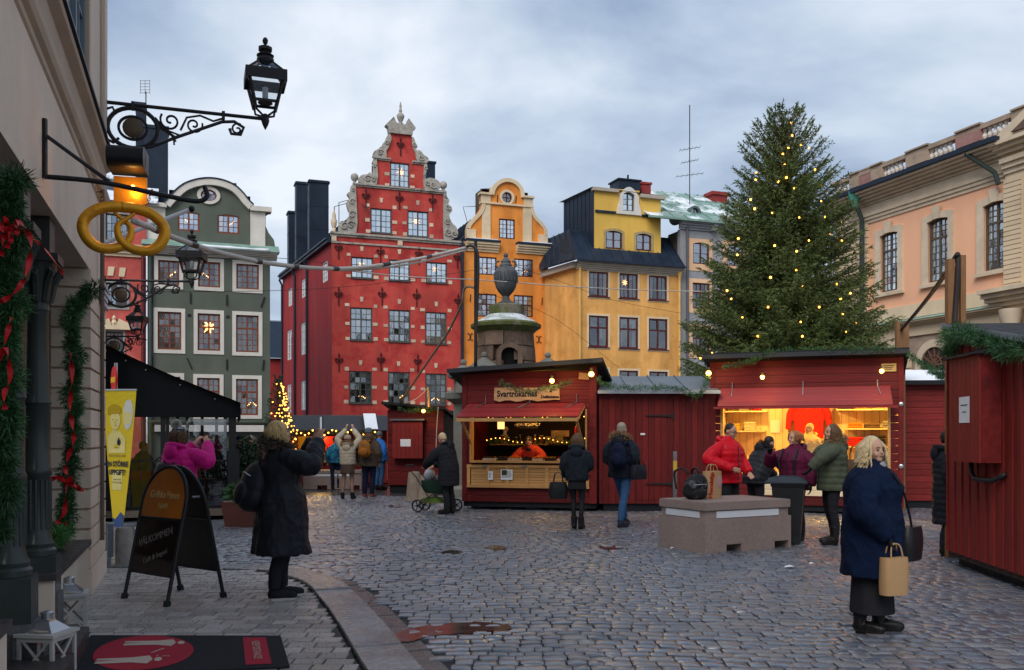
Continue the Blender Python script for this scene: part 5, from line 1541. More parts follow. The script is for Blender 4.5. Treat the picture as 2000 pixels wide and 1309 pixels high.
# ================================================================== market stalls
SRED=M('falu_red_board',(.120,.010,.010),.55,var=.4,scale=9,bump=.12,bscale=30,jit=.22,col2=(.085,.008,.009),c2scale=2.)
SREDB=M('falu_red_bright_board',(.19,.018,.015),.6,var=.4,scale=9,bump=.12,bscale=30,jit=.14)
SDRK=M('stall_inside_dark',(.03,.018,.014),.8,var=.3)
AWN=M('awning_red_board',(.235,.026,.028),.45,var=.15,scale=6,bump=.1,jit=.1)
PINE=M('pine_wood',(.52,.27,.095),.6,var=.22,scale=4,bump=.08,jit=.12,stretch=(1,6,6))
FELT=M('roofing_felt',(.011,.012,.015),.6,var=.25,scale=6,bump=.2,bscale=60)
STEEL=M('galvanised_steel',(.42,.43,.45),.35,metal=.9,var=.12,bump=.03)
PAPER=M('paper',(.74,.73,.74),.8,var=.04,bump=0,jit=.02)
INK=M('black_ink',(.012,.012,.014),.7,bump=0,jit=0)
BLKP=M('black_plastic',(.016,.017,.019),.42,var=.15,bump=.05)
_bd={}
def board_mesh(m,ch=.12):
 """unit plank, its long edges eased"""
 k=(m.name,ch)
 if k not in _bd:
  b=MB()
  c=ch
  prof=[(-.5,.5),(-.5,-.5+c),(-.5+c,-.5),(.5-c,-.5),(.5,-.5+c),(.5,.5)]
  vs=[(-.5,p[1],p[0])for p in prof]+[(.5,p[1],p[0])for p in prof];n=len(prof)
  fs=[(i,(i+1)%n,(i+1)%n+n,i+n)for i in range(n)]+[tuple(range(n))[::-1],tuple(range(n,2*n))]
  b.add(vs,fs)
  me=b.mesh('board',m)
  bm=bmesh.new();bm.from_mesh(me);bmesh.ops.recalc_face_normals(bm,faces=bm.faces);bm.to_mesh(me);bm.free()
  _bd[k]=me
 return _bd[k]
def boards(parent,x0,x1,z0,z1,y,m,vertical=False,w=.125,t=.022,gap=.006,name='board',rot=None):
 """a boarded wall face at y (facing -y): one object per plank"""
 if x1-x0<.02 or z1-z0<.02:return
 me=board_mesh(m)
 if vertical:
  n=max(1,round((x1-x0)/w));s=(x1-x0)/n
  for i in range(n):
   link(name,me,parent,(x0+s*(i+.5),y+random.uniform(0,.003),(z0+z1)/2),(0,PI/2,0),(z1-z0,t,s-gap))
 else:
  n=max(1,round((z1-z0)/w));s=(z1-z0)/n
  for i in range(n):
   link(name,me,parent,((x0+x1)/2,y+random.uniform(0,.003),z0+s*(i+.5)),(0,0,0),(x1-x0,t,s-gap))
def bulb_lamp(name,label,p,r=.045,watt=6.,group='bare bulbs on the stalls',fitting=True):
 t=thing(name,label,'lamp',p,0,group)
 MB().ball((0,0,0),r,10).build('bulb',emis('stall_bulb',(1.0,.42,.07),9.),t,smooth=True)
 MB().tube([(0,0,r*.7),(0,0,r*2.2)],r*.55,8).build('socket',BLKP,t)
 ld=bpy.data.lights.new('bulb_light','POINT');ld.energy=watt;ld.color=(1,.58,.12);ld.shadow_soft_size=r
 lo=link('bulb_light',ld,t,(0,-r*2.6,0))
 return t
def wp(f,x,y,z):
 p=f.o+f.u*x+f.n*y;return Vector((p.x,p.y,z))
# ------------------------------------------------------------------ delicatessen stall
S1=Fac(903,20.3,-13)
st1=S1.thing('delicatessen_stall','dark red market stall with raised plank awning, pine counter and name board','market stall')
def stall_one():
 f=S1
 xr=f.at(1165,900)[0];D=2.1
 zl,zr=f.at(905,722)[1],f.at(1160,703)[1]
 zb=.17
 ox0,ox1=f.at(921,860)[0],f.at(1143,860)[0]
 oz0,oz1=f.at(1030,903)[1],f.at(1030,800)[1]
 zc=min(zl,zr)-.08
 # skid and frame
 MB().box(.02,xr-.02,.04,D,.06,zb).build('skid',FELT,st1)
 for x in(.25,xr/2,xr-.3):MB().box(x-.08,x+.08,.1,D-.1,-.03,.06).build('foot',BLKP,st1)
 MB().box(0,.11,-.03,.1,zb,zc).build('corner_post',SRED,st1);MB().box(xr-.15,xr,-.03,.1,zb,zc+.1).build('corner_post',SRED,st1)
 boards(st1,.112,xr-.152,oz1,zc+.02,0,SRED,w=.14)
 boards(st1,.112,ox0,zb,oz1-.004,0,SRED,w=.14);boards(st1,ox1,xr-.152,zb,oz1-.004,0,SRED,w=.14)
 boards(st1,ox0+.004,ox1-.004,zb,oz0-.02,0,SRED,w=.14)
 MB().box(.02,.05,.05,D,zb,zc-.1).build('side_panel',SRED,st1);MB().box(xr-.05,xr-.02,.05,D,zb,zc-.05).build('side_panel',SRED,st1)
 MB().box(.05,xr-.05,D-.05,D,zb,zc-.3).build('back_panel',SDRK,st1);MB().box(.05,xr-.05,.06,D-.06,zb+.001,zb+.03).build('floor_panel',SDRK,st1)
 MB().box(.05,xr-.05,.02,.03,oz1+.01,zc).build('front_backing',SDRK,st1);MB().box(.05,xr-.05,.02,.03,zb,oz0-.02).build('front_backing',SDRK,st1)
 MB().box(ox0-.04,ox0,-.02,.2,oz0,oz1).build('opening_jamb',PINE,st1);MB().box(ox1,ox1+.04,-.02,.2,oz0,oz1).build('opening_jamb',PINE,st1)
 # roof, falling to the back
 o=.32
 b=MB();th=.07;fall=.55
 P=[(-o*.8,-o,zl),(xr+o*.55,-o,zr+.02),(xr+o*.55,D+.1,zr-fall),(-o*.8,D+.1,zl-fall)]
 b.add([(x,y,z)for x,y,z in P]+[(x,y,z-th)for x,y,z in P],[(0,1,2,3),(7,6,5,4),(0,4,5,1),(1,5,6,2),(2,6,7,3),(3,7,4,0)])
 b.build('roof',FELT,st1)
 b=MB();P=[(-o*.8,-o+.01,zl),(xr+o*.55,-o+.01,zr+.02)]
 b.bar((-o*.8,-o-.008,zl-.05),(xr+o*.55,-o-.008,zr-.03),.02,.09);b.build('fascia',M('grey_fascia',(.03,.033,.04),.5),st1)
 # triangular gusset on the right side, under the roof
 b=MB().add([(xr-.01,.0,zc-.6),(xr-.01,D,zc-.6),(xr-.01,D,zr-fall-.05),(xr-.01,.0,zr-.12)],[(0,1,2,3),(3,2,1,0)]);b.build('side_gusset',SREDB,st1)
 # awning of planks, propped open
 ax0,ax1=f.at(916,800)[0],f.at(1143,790)[0]
 za=oz1+.12;pr=.95;drop=.30
 n=6
 me=board_mesh(AWN)
 ang=math.atan2(drop,pr);L=math.hypot(pr,drop)
 for i in range(n):
  u=(i+.5)/n
  link('awning_board',me,st1,((ax0+ax1)/2,-.04-pr*u,za-drop*u+(.008 if i%2 else 0)),(-(PI/2-ang),0,0),(ax1-ax0,.022,L/n+.012))
 for x in(ax0+.02,ax1-.02):MB().bar((x,-.04,za-.05),(x,-pr-.04,za-drop-.05),.04,.07).build('awning_rafter',PINE,st1)
 MB().box(ax0,ax1,-pr-.06,-pr-.035,za-drop-.09,za-drop-.02).build('awning_edge',PINE,st1)
 for x in(ax0+.06,ax1-.06):MB().bar((x,-.05,oz0+.42),(x,-pr*.86,za-drop*.86-.09),.05,.05).build('awning_prop',PINE,st1)
 for k in range(3):
  x=ax0+(ax1-ax0)*(.12,.5,.9)[k]
  b=MB().bar((x+.08,-.03,za+.2),(x+.08,-.03,za+.03),.04,.012,(1,0,0));b.bar((x+.08,-.035,za+.035),(x-.1,-.42,za-.1),.04,.012);b.build('awning_hinge',STEEL,st1)
 # pine hatch let down as a counter front
 hz0,hz1=f.at(1030,953)[1],f.at(1030,908)[1];hx0,hx1=f.at(917,930)[0],f.at(1148,930)[0]
 for i in range(7):
  s=(hz1-hz0-.1)/7;link('hatch_board',board_mesh(PINE),st1,((hx0+hx1)/2,-.045,hz0+.05+s*(i+.5)),None,(hx1-hx0-.1,.02,s-.006))
 nb=6
 for i in range(nb+1):
  x=hx0+(hx1-hx0)*i/nb;MB().box(x-.035,x+.035,-.085,-.057,hz0+.06,hz1-.06).build('hatch_batten',PINE,st1)
 MB().box(hx0-.04,hx1+.04,-.088,-.056,hz1-.059,hz1).build('hatch_rail',PINE,st1);MB().box(hx0-.04,hx1+.04,-.088,-.056,hz0,hz0+.059).build('hatch_rail',PINE,st1)
 MB().box(ox0+.01,ox1-.01,-.16,.45,oz0-.012,oz0+.03).build('counter_top',PINE,st1)
 for k in(.12,.46):
  x=hx0+(hx1-hx0)*k;MB().box(x,x+.1,-.1,-.088,hz1-.05,hz1-.01).build('hatch_hinge',STEEL,st1)
 # name board
 x0,x1,z0,z1=f.rect(966,1094,757,784)
 edge=[(x0,z0+.03)]+[(x0+(x1-x0)*k/12,z0+random.uniform(-.01,.035))for k in range(1,12)]+[(x1,z0+.02),(x1-.01,z1-.02)]+[(x1-(x1-x0)*k/8,z1+random.uniform(-.012,.012))for k in range(1,8)]+[(x0+.01,z1)]
 sg=MB().plate(edge,[],-.06,-.028).build('name_board',M('raw_timber',(.46,.27,.13),.7,var=.3,scale=5,stretch=(1,4,5)),st1)
 text('lettering','Svartrökarnas',.185,INK,st1,(x0+(x1-x0)*.355,-.064,(z0+z1)/2+.01),sx=.86,bold=.005)
 text('lettering','Delikatesse',.085,INK,st1,(x0+(x1-x0)*.855,-.064,(z0+z1)/2-.06),bold=.004)
 text('lettering','&',.10,INK,st1,(x0+(x1-x0)*.87,-.064,(z0+z1)/2+.07),bold=.003)
 # notices on the hatch
 for pa,pb,ya,yb,nm in((980,1003,917,937,'notice'),(955.5,965,920,937,'notice')):
  r=f.rect(pa,pb,ya,yb);MB().box(r[0],r[1],-.094,-.091,r[2],r[3]).build(nm,PAPER,st1)
  b=MB();k=0;zz=r[3]-.05
  while zz>r[2]+.03:
   b.box(r[0]+.02+(.1 if pa>970 and zz>r[3]-.13 else 0),r[1]-.02-random.uniform(0,.04),-.096,-.0945,zz,zz+.008);zz-=.024
  b.build('notice_print',INK,st1)
 r=f.rect(982,992,918,928);MB().box(r[0],r[1],-.0965,-.0945,r[2],r[3]).build('notice_picture',M('dark_green_print',(.04,.06,.02),.7,bump=0),st1)
 # inside: shelves, jars, boxes
 MB().box(ox0,ox1,D-.5,D-.08,oz0+.35,oz0+.38).build('shelf',PINE,st1)
 return dict(xr=xr,D=D,zc=zc,ox0=ox0,ox1=ox1,oz0=oz0,oz1=oz1,za=za)
d1=stall_one()
def stock_one():
 f=S1;D_=d1['D'];SKIN_D=M('doll_skin',(.55,.34,.25),.6)
 jar_m=[M('jar_red',(.25,.02,.02),.2),M('jar_amber',(.35,.14,.02),.2),M('jar_dark',(.05,.025,.02),.25),M('pack_cream',(.5,.42,.3),.6),M('pack_black',(.02,.018,.018),.4)]
 lid=M('jar_lid',(.5,.45,.35),.4)
 k=0
 for row,(y,z)in enumerate(((d1['D']-.38,d1['oz0']+.382),)):
  x=d1['ox0']+.12
  while x<d1['ox1']-.15:
   h=random.uniform(.1,.2);r=random.uniform(.035,.055)
   t=thing('preserve_jar','jar on the dim back shelf of the delicatessen stall','jar',wp(f,x,y,z),f.a,'jars on the back shelf')
   MB().lathe([(r,0),(r,h*.8),(r*.8,h*.88),(r*.8,h)],10).build('glass',random.choice(jar_m[:3]),t,smooth=40);MB().lathe([(r*.85,h),(r*.85,h+.02)],10).build('lid',lid,t)
   x+=r*2+random.uniform(.02,.12);k+=1
 x=d1['ox0']+.25
 names=[('tray_of_sausages','tray of dark sausages on the delicatessen counter','tray')]
 i=0
 while x<d1['ox1']-.3:
  w=random.uniform(.18,.3)
  t=thing('food_tray','low tray of packed meats, number %s from the left on the stall counter'%['first','second','third','fourth','fifth','sixth','seventh','eighth','ninth','tenth','eleventh','twelfth'][i],'tray',wp(f,x+w/2,.12,d1['oz0']+.031),f.a,'trays along the stall counter')
  MB().box(-w/2,w/2,-.12,.12,0,.05).build('tray',jar_m[4]if i%2 else jar_m[3],t)
  m=random.choice(jar_m[:3])
  for q in range(5):MB().tube([(-w/2+w*(q+.5)/5,-.09,.065),(-w/2+w*(q+.5)/5,0,.075),(-w/2+w*(q+.5)/5,.09,.065)],.018,6).build('packed_meat',m,t)
  x+=w+.04;i+=1
  if i>=10:break
 for px,py,nm,l in((973,828,'framed_notice','small glowing framed notice hung in the delicatessen stall'),):
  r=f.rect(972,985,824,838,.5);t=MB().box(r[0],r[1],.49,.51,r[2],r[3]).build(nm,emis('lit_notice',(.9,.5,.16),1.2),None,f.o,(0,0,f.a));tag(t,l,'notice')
 r=f.rect(1010,1050,823,837,.35)
 t=thing('hanging_chalk_board','dark chalk board lettered in pale capitals under the awning','sign',f.o,f.a)
 MB().box(r[0],r[1],.35,.37,r[2],r[3]).build('board',M('chalk_black',(.02,.012,.01),.7),t)
 text('lettering','HJORTRONSYLT',.085,M('chalk_ink',(.8,.6,.4),.8,bump=0),t,((r[0]+r[1])/2,.347,(r[2]+r[3])/2),sx=.92)
 b=MB()
 for x in(r[0]+.03,r[1]-.03):b.tube([(x,.36,r[3]),(x,.36,d1['oz1']+.05)],.004,4)
 b.build('cord',IRON,t)
 # cardboard boxes and a red fire extinguisher at the right
 CARD=M('cardboard',(.36,.22,.11),.8,var=.1)
 for i,(px,py,w,h)in enumerate(((1085,866,.42,.16),(1096,853,.42,.14))):
  x,z=f.at(px,py,1.3);o=MB().box(-w/2,w/2,-.15,.15,0,h).build('carton',CARD,None,wp(f,x,1.3,z),(0,0,f.a));tag(o,('lower' if i==0 else 'upper')+' cardboard carton stacked inside the delicatessen stall','carton')
 x,z=f.at(1127,846,.25)
 t=thing('fire_extinguisher','red fire extinguisher hung at the right inside the stall opening','extinguisher',wp(f,x,.25,z),f.a)
 MB().lathe([(.05,-.15),(.055,-.13),(.055,.1),(.03,.15),(.02,.18)],12).build('cylinder',M('gloss_red',(.4,.01,.01),.25),t,smooth=40);MB().box(-.03,.05,-.02,.02,.18,.22).build('valve',BLKP,t)
 # fairy lights inside, on a string
 fs=thing('stall_fairy_lights','tiny warm fairy lights strung inside the delicatessen stall','lights',f.o,f.a)
 me=MB().ball((0,0,0),.012,6).mesh('bulb',BULBL)
 n=46;pts=[]
 for k in range(n):
  u=k/(n-1);x=d1['ox0']+.1+(d1['ox1']-d1['ox0']-.2)*u
  if k%2:p=(x,.5,d1['oz1']-.12-.07*abs(math.sin(u*9)))
  else:p=(x,.95,d1['oz0']+.47+.05*math.sin(u*14))
  link('bulb',me,fs,p)
  if k%2:pts.append(p)
 MB().tube(pts,.004,4).build('cable',IRON,fs)
 garland('inner_garland','dark fir garland looped along the top inside the delicatessen stall',[wp(f,*p)for p in pts[::4]],.07,dens=300)
 garland('shelf_garland','dark fir garland along the back shelf of the delicatessen stall',[wp(f,d1['ox0']+.1+(d1['ox1']-d1['ox0']-.2)*k/6,1.0,d1['oz0']+.42+.04*math.sin(k*2))for k in range(7)],.09,dens=300)
 # inner lamp
 bulb_lamp('inner_stall_lamp','bare bulb under the roof inside the delicatessen stall',wp(f,(d1['ox0']+d1['ox1'])*.58,.22,d1['oz1']+.10),.04,26.)
 x,z=f.at(981,880,1.5);t=thing('gnome_doll','pale bearded doll on the back shelf of the delicatessen stall','doll',wp(f,x,D_-.3,d1['oz0']+.385),f.a)
 MB().lathe([(.09,0),(.1,.05),(.07,.2),(.04,.26)],12).build('body',M('doll_cloth',(.35,.3,.22),.9),t,smooth=50);MB().ball((0,-.01,.31),(.065,.06,.07),10).build('head',SKIN_D,t,smooth=True);MB().ball((0,.01,.35),(.075,.07,.06),10).ball((0,-.05,.26),(.045,.03,.07),8).build('hair',M('doll_hair',(.65,.6,.5),.9),t,smooth=True)
stock_one()
bulb_lamp('sign_lamp','lit bulb above the delicatessen name board',W(1078,744,19.3),.05,8)
bulb_lamp('corner_lamp','lit bulb at the right corner of the delicatessen stall',W(1155,731,18.95),.055,8)
garland('sign_garland','fir garland draped over the delicatessen name board',[W(975,748,19.5),W(1000,757,19.45),W(1030,765,19.4),(W(1060,760,19.3)),W(1085,757,19.25),W(1115,745,19.2)],.07,dens=500)
x,z=S1.at(1141,735,-.02);o=MB().box(-.11,.11,-.02,.01,-.07,.07).build('small_plank_sign',PINE,None,wp(S1,x,-.03,z),(0,.1,S1.a));tag(o,'small blank plank under the corner bulb of the delicatessen stall','sign')
# ------------------------------------------------------------------ red shed with strap-hinged door
SH=Fac(1170,19.75,0)
shed=SH.thing('plank_shed','red plank shed with iron strap hinges between the two stalls','shed')
def shed_build():
 f=SH;xr=f.at(1398,900)[0];zt=f.at(1280,768)[1];zb=.16
 dx0,dx1=f.at(1242,900)[0],f.at(1315,900)[0];dz0,dz1=f.at(1280,976)[1],f.at(1280,780)[1]
 MB().box(.1,xr,.05,1.9,-.02,zb).build('skid',FELT,shed)
 MB().add([(0,.03,zb),(xr,.03,zb),(xr,1.9,zb),(.6,1.9,zb),(0,.03,zt),(xr,.03,zt),(xr,1.9,zt),(.6,1.9,zt)],[(0,3,2,1),(4,5,6,7),(0,1,5,4),(1,2,6,5),(2,3,7,6),(3,0,4,7)]).build('shell',SDRK,shed)
 boards(shed,.07,dx0-.006,zb,zt-.1,0,SRED,True,.13);boards(shed,dx1+.006,xr,zb,zt-.1,0,SRED,True,.13)
 boards(shed,dx0,dx1,zb,dz0-.01,0,SRED,True,.13);boards(shed,dx0,dx1,dz0,zt-.1,-.006,SRED,True,.125,name='door_board')
 MB().box(0,.068,-.03,.03,zb,zt).build('corner_trim',SRED,shed);MB().box(.07,xr,-.02,.03,zt-.098,zt).build('top_rail',SRED,shed)
 for py in(812,945):
  x1,z=f.at(1315,py);x0=f.at(1264,py)[0]
  b=MB().plate([(x0,z-.012),(x1-.06,z-.022),(x1-.03,z-.07),(x1,z-.07),(x1,z+.07),(x1-.03,z+.07),(x1-.06,z+.022),(x0,z+.012),(x0-.05,z)],[],-.045,-.024);b.build('strap_hinge',IRON,shed)
 x,z=f.at(1255,848);MB().box(x-.05,x+.05,-.03,-.02,z-.02,z+.02).build('door_label',PAPER,shed)
 # shallow sheet roof
 zb_=f.at(1280,735,1.7)[1]
 b=MB();P=[(-.05,-.22,zt+.04),(xr+.05,-.22,zt+.04),(xr+.05,1.7,zb_),(.3,1.7,zb_)]
 b.add([p for p in P]+[(x,y,z-.04)for x,y,z in P],[(0,1,2,3),(7,6,5,4),(0,4,5,1),(1,5,6,2),(2,6,7,3),(3,7,4,0)])
 for k in range(1,4):x=xr*k/4;b.bar((x,-.22,zt+.055),(x+.03,1.7,zb_+.015),.03,.03)
 b.build('roof',M('grey_sheet',(.14,.16,.175),.4,var=.3,scale=2,metal=.2),shed)
 MB().box(-.05,xr+.05,-.235,-.215,zt-.02,zt+.05).build('gutter_edge',M('pale_edge',(.35,.4,.45),.4),shed)
shed_build()
garland('shed_garland','fir garland along the eave of the red plank shed',[W(1168,738,19.3),W(1180,752,19.3),W(1220,757,19.4),W(1300,757,19.45),W(1335,762,19.4),W(1360,772,19.35),W(1375,760,19.3),W(1382,735,19.3)],.075,dens=520)
# ------------------------------------------------------------------ knitwear stall, brightly lit
S2=Fac(1387,19.9,-20)
st2=S2.thing('knitwear_stall','red market stall with brightly lit yellow interior and raised awning','market stall')
WARM=M('pale_board',(.74,.58,.36),.7,var=.1,jit=.08)
def stall_two():
 f=S2;xr=f.at(1765,850)[0];D=2.3;zb=.16
 zt=f.at(1570,700)[1]
 ox0,ox1=f.at(1412,850)[0],f.at(1734,850)[0];oz0,oz1=f.at(1600,960)[1],f.at(1570,797)[1]
 oz0=.78
 MB().box(.02,xr-.02,.04,D,.04,zb).build('skid',FELT,st2)
 for x in(.3,xr/2,xr-.3):MB().box(x-.08,x+.08,.1,D-.1,-.03,.04).build('foot',BLKP,st2)
 MB().box(0,.1,-.03,.1,zb,zt).build('corner_post',SRED,st2);MB().box(xr-.1,xr,-.03,.1,zb,zt).build('corner_post',SRED,st2)
 boards(st2,.102,xr-.102,oz1,zt,0,SRED,w=.16);boards(st2,.102,ox0,zb,oz1-.004,0,SRED,w=.16);boards(st2,ox1,xr-.102,zb,oz1-.004,0,SRED,w=.16);boards(st2,ox0+.004,ox1-.004,zb,oz0-.16,0,SRED,w=.16)
 MB().box(.02,.05,.05,D,zb,zt-.1).build('side_panel',SRED,st2);MB().box(xr-.05,xr-.02,.05,D,zb,zt-.1).build('side_panel',SRED,st2)
 # inside lining of pale boards
 boards(st2,.06,xr-.06,zb+.03,zt-.25,D-.07,WARM,True,.16,name='lining_board')
 MB().box(.06,xr-.06,D-.05,D,zb,zt-.1).build('back_panel',SDRK,st2);MB().box(.055,.075,.06,D-.1,zb+.03,zt-.3).build('side_lining',WARM,st2);MB().box(xr-.075,xr-.055,.06,D-.1,zb+.03,zt-.3).build('side_lining',WARM,st2)
 MB().box(.06,xr-.06,.06,D-.1,zb+.001,zb+.03).build('floor_panel',PINE,st2);MB().box(.06,xr-.06,.06,D-.1,zt-.28,zt-.25).build('ceiling_panel',WARM,st2)
 MB().box(.06,xr-.06,.025,.04,oz1+.01,zt-.1).build('front_backing',SDRK,st2);MB().box(.06,xr-.06,.025,.04,zb,oz0-.17).build('front_backing',SDRK,st2)
 MB().box(ox0-.05,ox0,-.025,.08,oz0-.15,oz1).build('opening_jamb',PINE,st2);MB().box(ox1,ox1+.05,-.025,.08,oz0-.15,oz1).build('opening_jamb',PINE,st2)
 MB().box(ox0,ox1,-.12,.4,oz0,oz0+.035).build('counter_top',WARM,st2);boards(st2,ox0,ox1,oz0-.16,oz0-.002,-.03,WARM,w=.08,name='counter_board')
 boards(st2,ox0+.8,ox1-.1,oz0-.42,oz0-.17,-.035,WARM,w=.12,name='hatch_board')
 o=.3;th=.12;fall=.5
 P=[(-o*.4,-o,zt+.14),(xr+o*.3,-o,zt+.14),(xr+o*.3,D+.1,zt+.14-fall),(-o*.4,D+.1,zt+.14-fall)]
 MB().add(P+[(x,y,z-th)for x,y,z in P],[(0,1,2,3),(7,6,5,4),(0,4,5,1),(1,5,6,2),(2,6,7,3),(3,7,4,0)]).build('roof',FELT,st2)
 MB().box(-o*.4,xr+o*.3,-o-.02,-o-.004,zt+.02,zt+.11).build('fascia',M('grey_fascia',(.03,.033,.04),.5),st2)
 # awning folded half down
 ax0,ax1=f.at(1409,770)[0],f.at(1738,770)[0];za=f.at(1570,757)[1];pr=.26;drop=za-f.at(1570,793)[1]
 ang=math.atan2(drop,pr);L=math.hypot(pr,drop);n=4;me=board_mesh(AWN)
 for i in range(n):
  u=(i+.5)/n;link('awning_board',me,st2,((ax0+ax1)/2,-.04-pr*u,za-drop*u),(-(PI/2-ang),0,0),((ax1-ax0)*(1+.03*u),.022,L/n+.004))
 MB().box(ax0-.12,ax1+.14,-pr-.10,-pr-.03,za-drop-.06,za-drop-.01).build('awning_edge',AWN,st2)
 for k in(.07,.5,.93):
  x=ax0+(ax1-ax0)*k;b=MB().bar((x,-.035,za+.13),(x,-.035,za),.045,.012,(1,0,0));b.bar((x,-.04,za),(x+(.06 if k>.9 else 0),-.04-pr*.55,za-drop*.5+.01),.045,.012,(1,0,0));b.build('awning_hinge',STEEL,st2)
 for x in(.05,xr-.05):
  for z in(1.0,2.25):
   MB().lathe([(.04,0),(.045,.01),(.02,.018)],10).build('hatch_knob',STEEL,st2,(x,-.04,z),(PI/2,0,0))
 # shelves
 for(a,c,z)in((.1,1.05,2.16),(2.55,xr-.1,2.18),(2.75,xr-.1,1.75),(2.75,xr-.1,1.35),(.1,1.0,1.7)):
  MB().box(a,c,D-.55,D-.09,z,z+.03).build('shelf',WARM,st2)
 return dict(xr=xr,D=D,zt=zt,ox0=ox0,ox1=ox1,oz0=oz0,oz1=oz1)
d2=stall_two()
def stock_two():
 f=S2;D=d2['D']
 cols=[('red',(.45,.02,.02)),('brown',(.10,.06,.04)),('cream',(.6,.5,.36)),('black',(.02,.02,.02)),('grey',(.25,.24,.23)),('orange',(.5,.16,.02)),('yellow',(.6,.36,.05))]
 spots=[(.28,2.19,.22,.2),(.52,2.19,.22,.24),(.8,2.19,.2,.14),(2.75,2.21,.34,.1),(3.1,2.21,.3,.2),(3.5,2.21,.4,.12),(2.95,1.78,.3,.12),(3.3,1.78,.34,.1),(3.65,1.78,.26,.16),(2.95,1.38,.36,.2),(3.4,1.38,.36,.24),(.3,1.73,.24,.16),(.65,1.73,.24,.2)]
 where=['first on the upper left shelf','second on the upper left shelf','third on the upper left shelf','first on the upper right shelf','second on the upper right shelf','third on the upper right shelf','first on the middle right shelf','second on the middle right shelf','third on the middle right shelf','first on the lower right shelf','second on the lower right shelf','first on the lower left shelf','second on the lower left shelf']
 for i,(x,z,w,h)in enumerate(spots):
  cn,c=cols[(i*3+1)%7];m=M('knit_'+cn,c,.9,var=.3,scale=20,bump=.5,bscale=60)
  t=thing('folded_knitwear','%s folded knitwear, %s of the lit stall'%(cn,where[i]),'knitwear',wp(f,x,D-.32,z+.003),f.a,'folded knitwear on the stall shelves')
  n=max(2,int(h/.05))
  for k in range(n):
   zz=h*k/n;hh=h/n
   MB().tube([(-w/2,-.12+random.uniform(-.02,.02),zz+hh/2),(w/2,-.12+random.uniform(-.02,.02),zz+hh/2)],hh/2,8,sx=1).box(-w/2,w/2,-.12,.14,zz+.004,zz+hh-.004).build('garment',m,t,smooth=40)
 # red jumper hung at the back
 t=thing('hanging_red_jumper','red jumper hung on the back wall of the lit stall','jumper',wp(f,1.95,D-.2,1.55),f.a)
 b=MB();rings=[]
 for z,w in((0,.33),(.2,.33),(.5,.34),(.8,.36),(.9,.26),(.95,.1)):rings.append([(w*math.cos(a),.05*math.sin(a)+.01*math.sin(a*5),z)for a in[2*PI*k/16 for k in range(16)]])
 b.loft(rings);
 for s in(-1,1):b.tube([(s*.3,0,.82),(s*.42,-.01,.55),(s*.46,-.02,.2)],[.09,.08,.06],8)
 link('knit',fuse(b,.02,3),t).data.materials.append(M('knit_red',(.45,.02,.02),.9))
 MB().tube([(-.2,.02,.94),(0,.02,1.02),(.2,.02,.94)],.012,5).tube([(0,.02,1.02),(0,.05,1.1)],.008,5).build('hanger',STEEL,t)
 # knitted hat poster
 t=MB().box(-.11,.11,-.006,.006,-.15,.15).build('hat_poster',PAPER,None,wp(f,1.2,D-.1,1.83),(0,0,f.a));tag(t,'small pale poster on the back wall of the lit stall','poster')
 bulb_lamp('ceiling_lamp','bare ceiling bulb at the left inside the bright knitwear stall',wp(f,1.0,.9,d2['zt']-.42),.05,100.,fitting=False)
 bulb_lamp('ceiling_lamp','bare ceiling bulb at the right inside the bright knitwear stall',wp(f,3.0,.9,d2['zt']-.42),.05,100.,fitting=False)
stock_two()
bulb_lamp('corner_lamp','lit bulb at the left corner of the knitwear stall',W(1384,729,19.4),.055,5)
bulb_lamp('wall_lamp','lit bulb high on the left front of the knitwear stall',W(1489,737,19.05),.045,5)
bulb_lamp('wall_lamp','lit bulb beside the small notice on the knitwear stall',W(1722,725,18.15),.045,5)
x,z=S2.at(1736,718,-.03);t=thing('stall_name_plate','small pale name plate high at the right of the knitwear stall','sign',wp(S2,x,-.032,z),S2.a)
MB().box(-.14,.14,-.008,.008,-.08,.08).build('plate',M('plate_cream',(.55,.38,.16),.6),t)
b=MB()
for k in range(3):b.box(-.1+.01*k,.1-.02*k,-.011,-.0085,.03-k*.035,.045-k*.035)
b.build('print',INK,t)
garland('roof_garland','fir garland lying along the roof edge of the knitwear stall',[W(1412,716,19.3),W(1440,712,19.3),W(1475,702,19.25),W(1500,690,19.2),W(1550,685,19.1),W(1620,685,18.8),W(1700,683,18.5),W(1745,681,18.3)],.08,dens=520)
# ------------------------------------------------------------------ red stall with snowy roof at the right, behind
S3=Fac(1764,20.6,-6)
st3=S3.thing('snow_roofed_stall','red horizontal-plank stall wall under a snowy roof, right of the lit stall','market stall')
def stall_three():
 f=S3;xr=f.at(1930,850)[0];zt=f.at(1800,748)[1];zb=.16
 MB().box(0,xr,.03,2,zb,zt).build('shell',SDRK,st3);MB().box(.02,xr,.04,2,-.02,zb-.004).build('skid',FELT,st3)
 boards(st3,.04,xr,zb,zt,0,SREDB,w=.135)
 zr=f.at(1800,722,1.2)[1]
 MB().add([(-.1,-.2,zt+.05),(xr,-.2,zt+.05),(xr,1.3,zr),(-.1,1.3,zr)],[(0,1,2,3)]).build('snowy_roof',SNOW,st3)
 MB().box(-.1,xr,-.22,-.19,zt-.05,zt+.048).build('fascia',FELT,st3)
stall_three()
garland('branch_garland','thin fir garland hanging between two stall roofs at the right',[W(1772,690,17),W(1795,708,16),W(1815,718,15),W(1838,735,13.5),W(1846,715,12.5)],.06,dens=300)
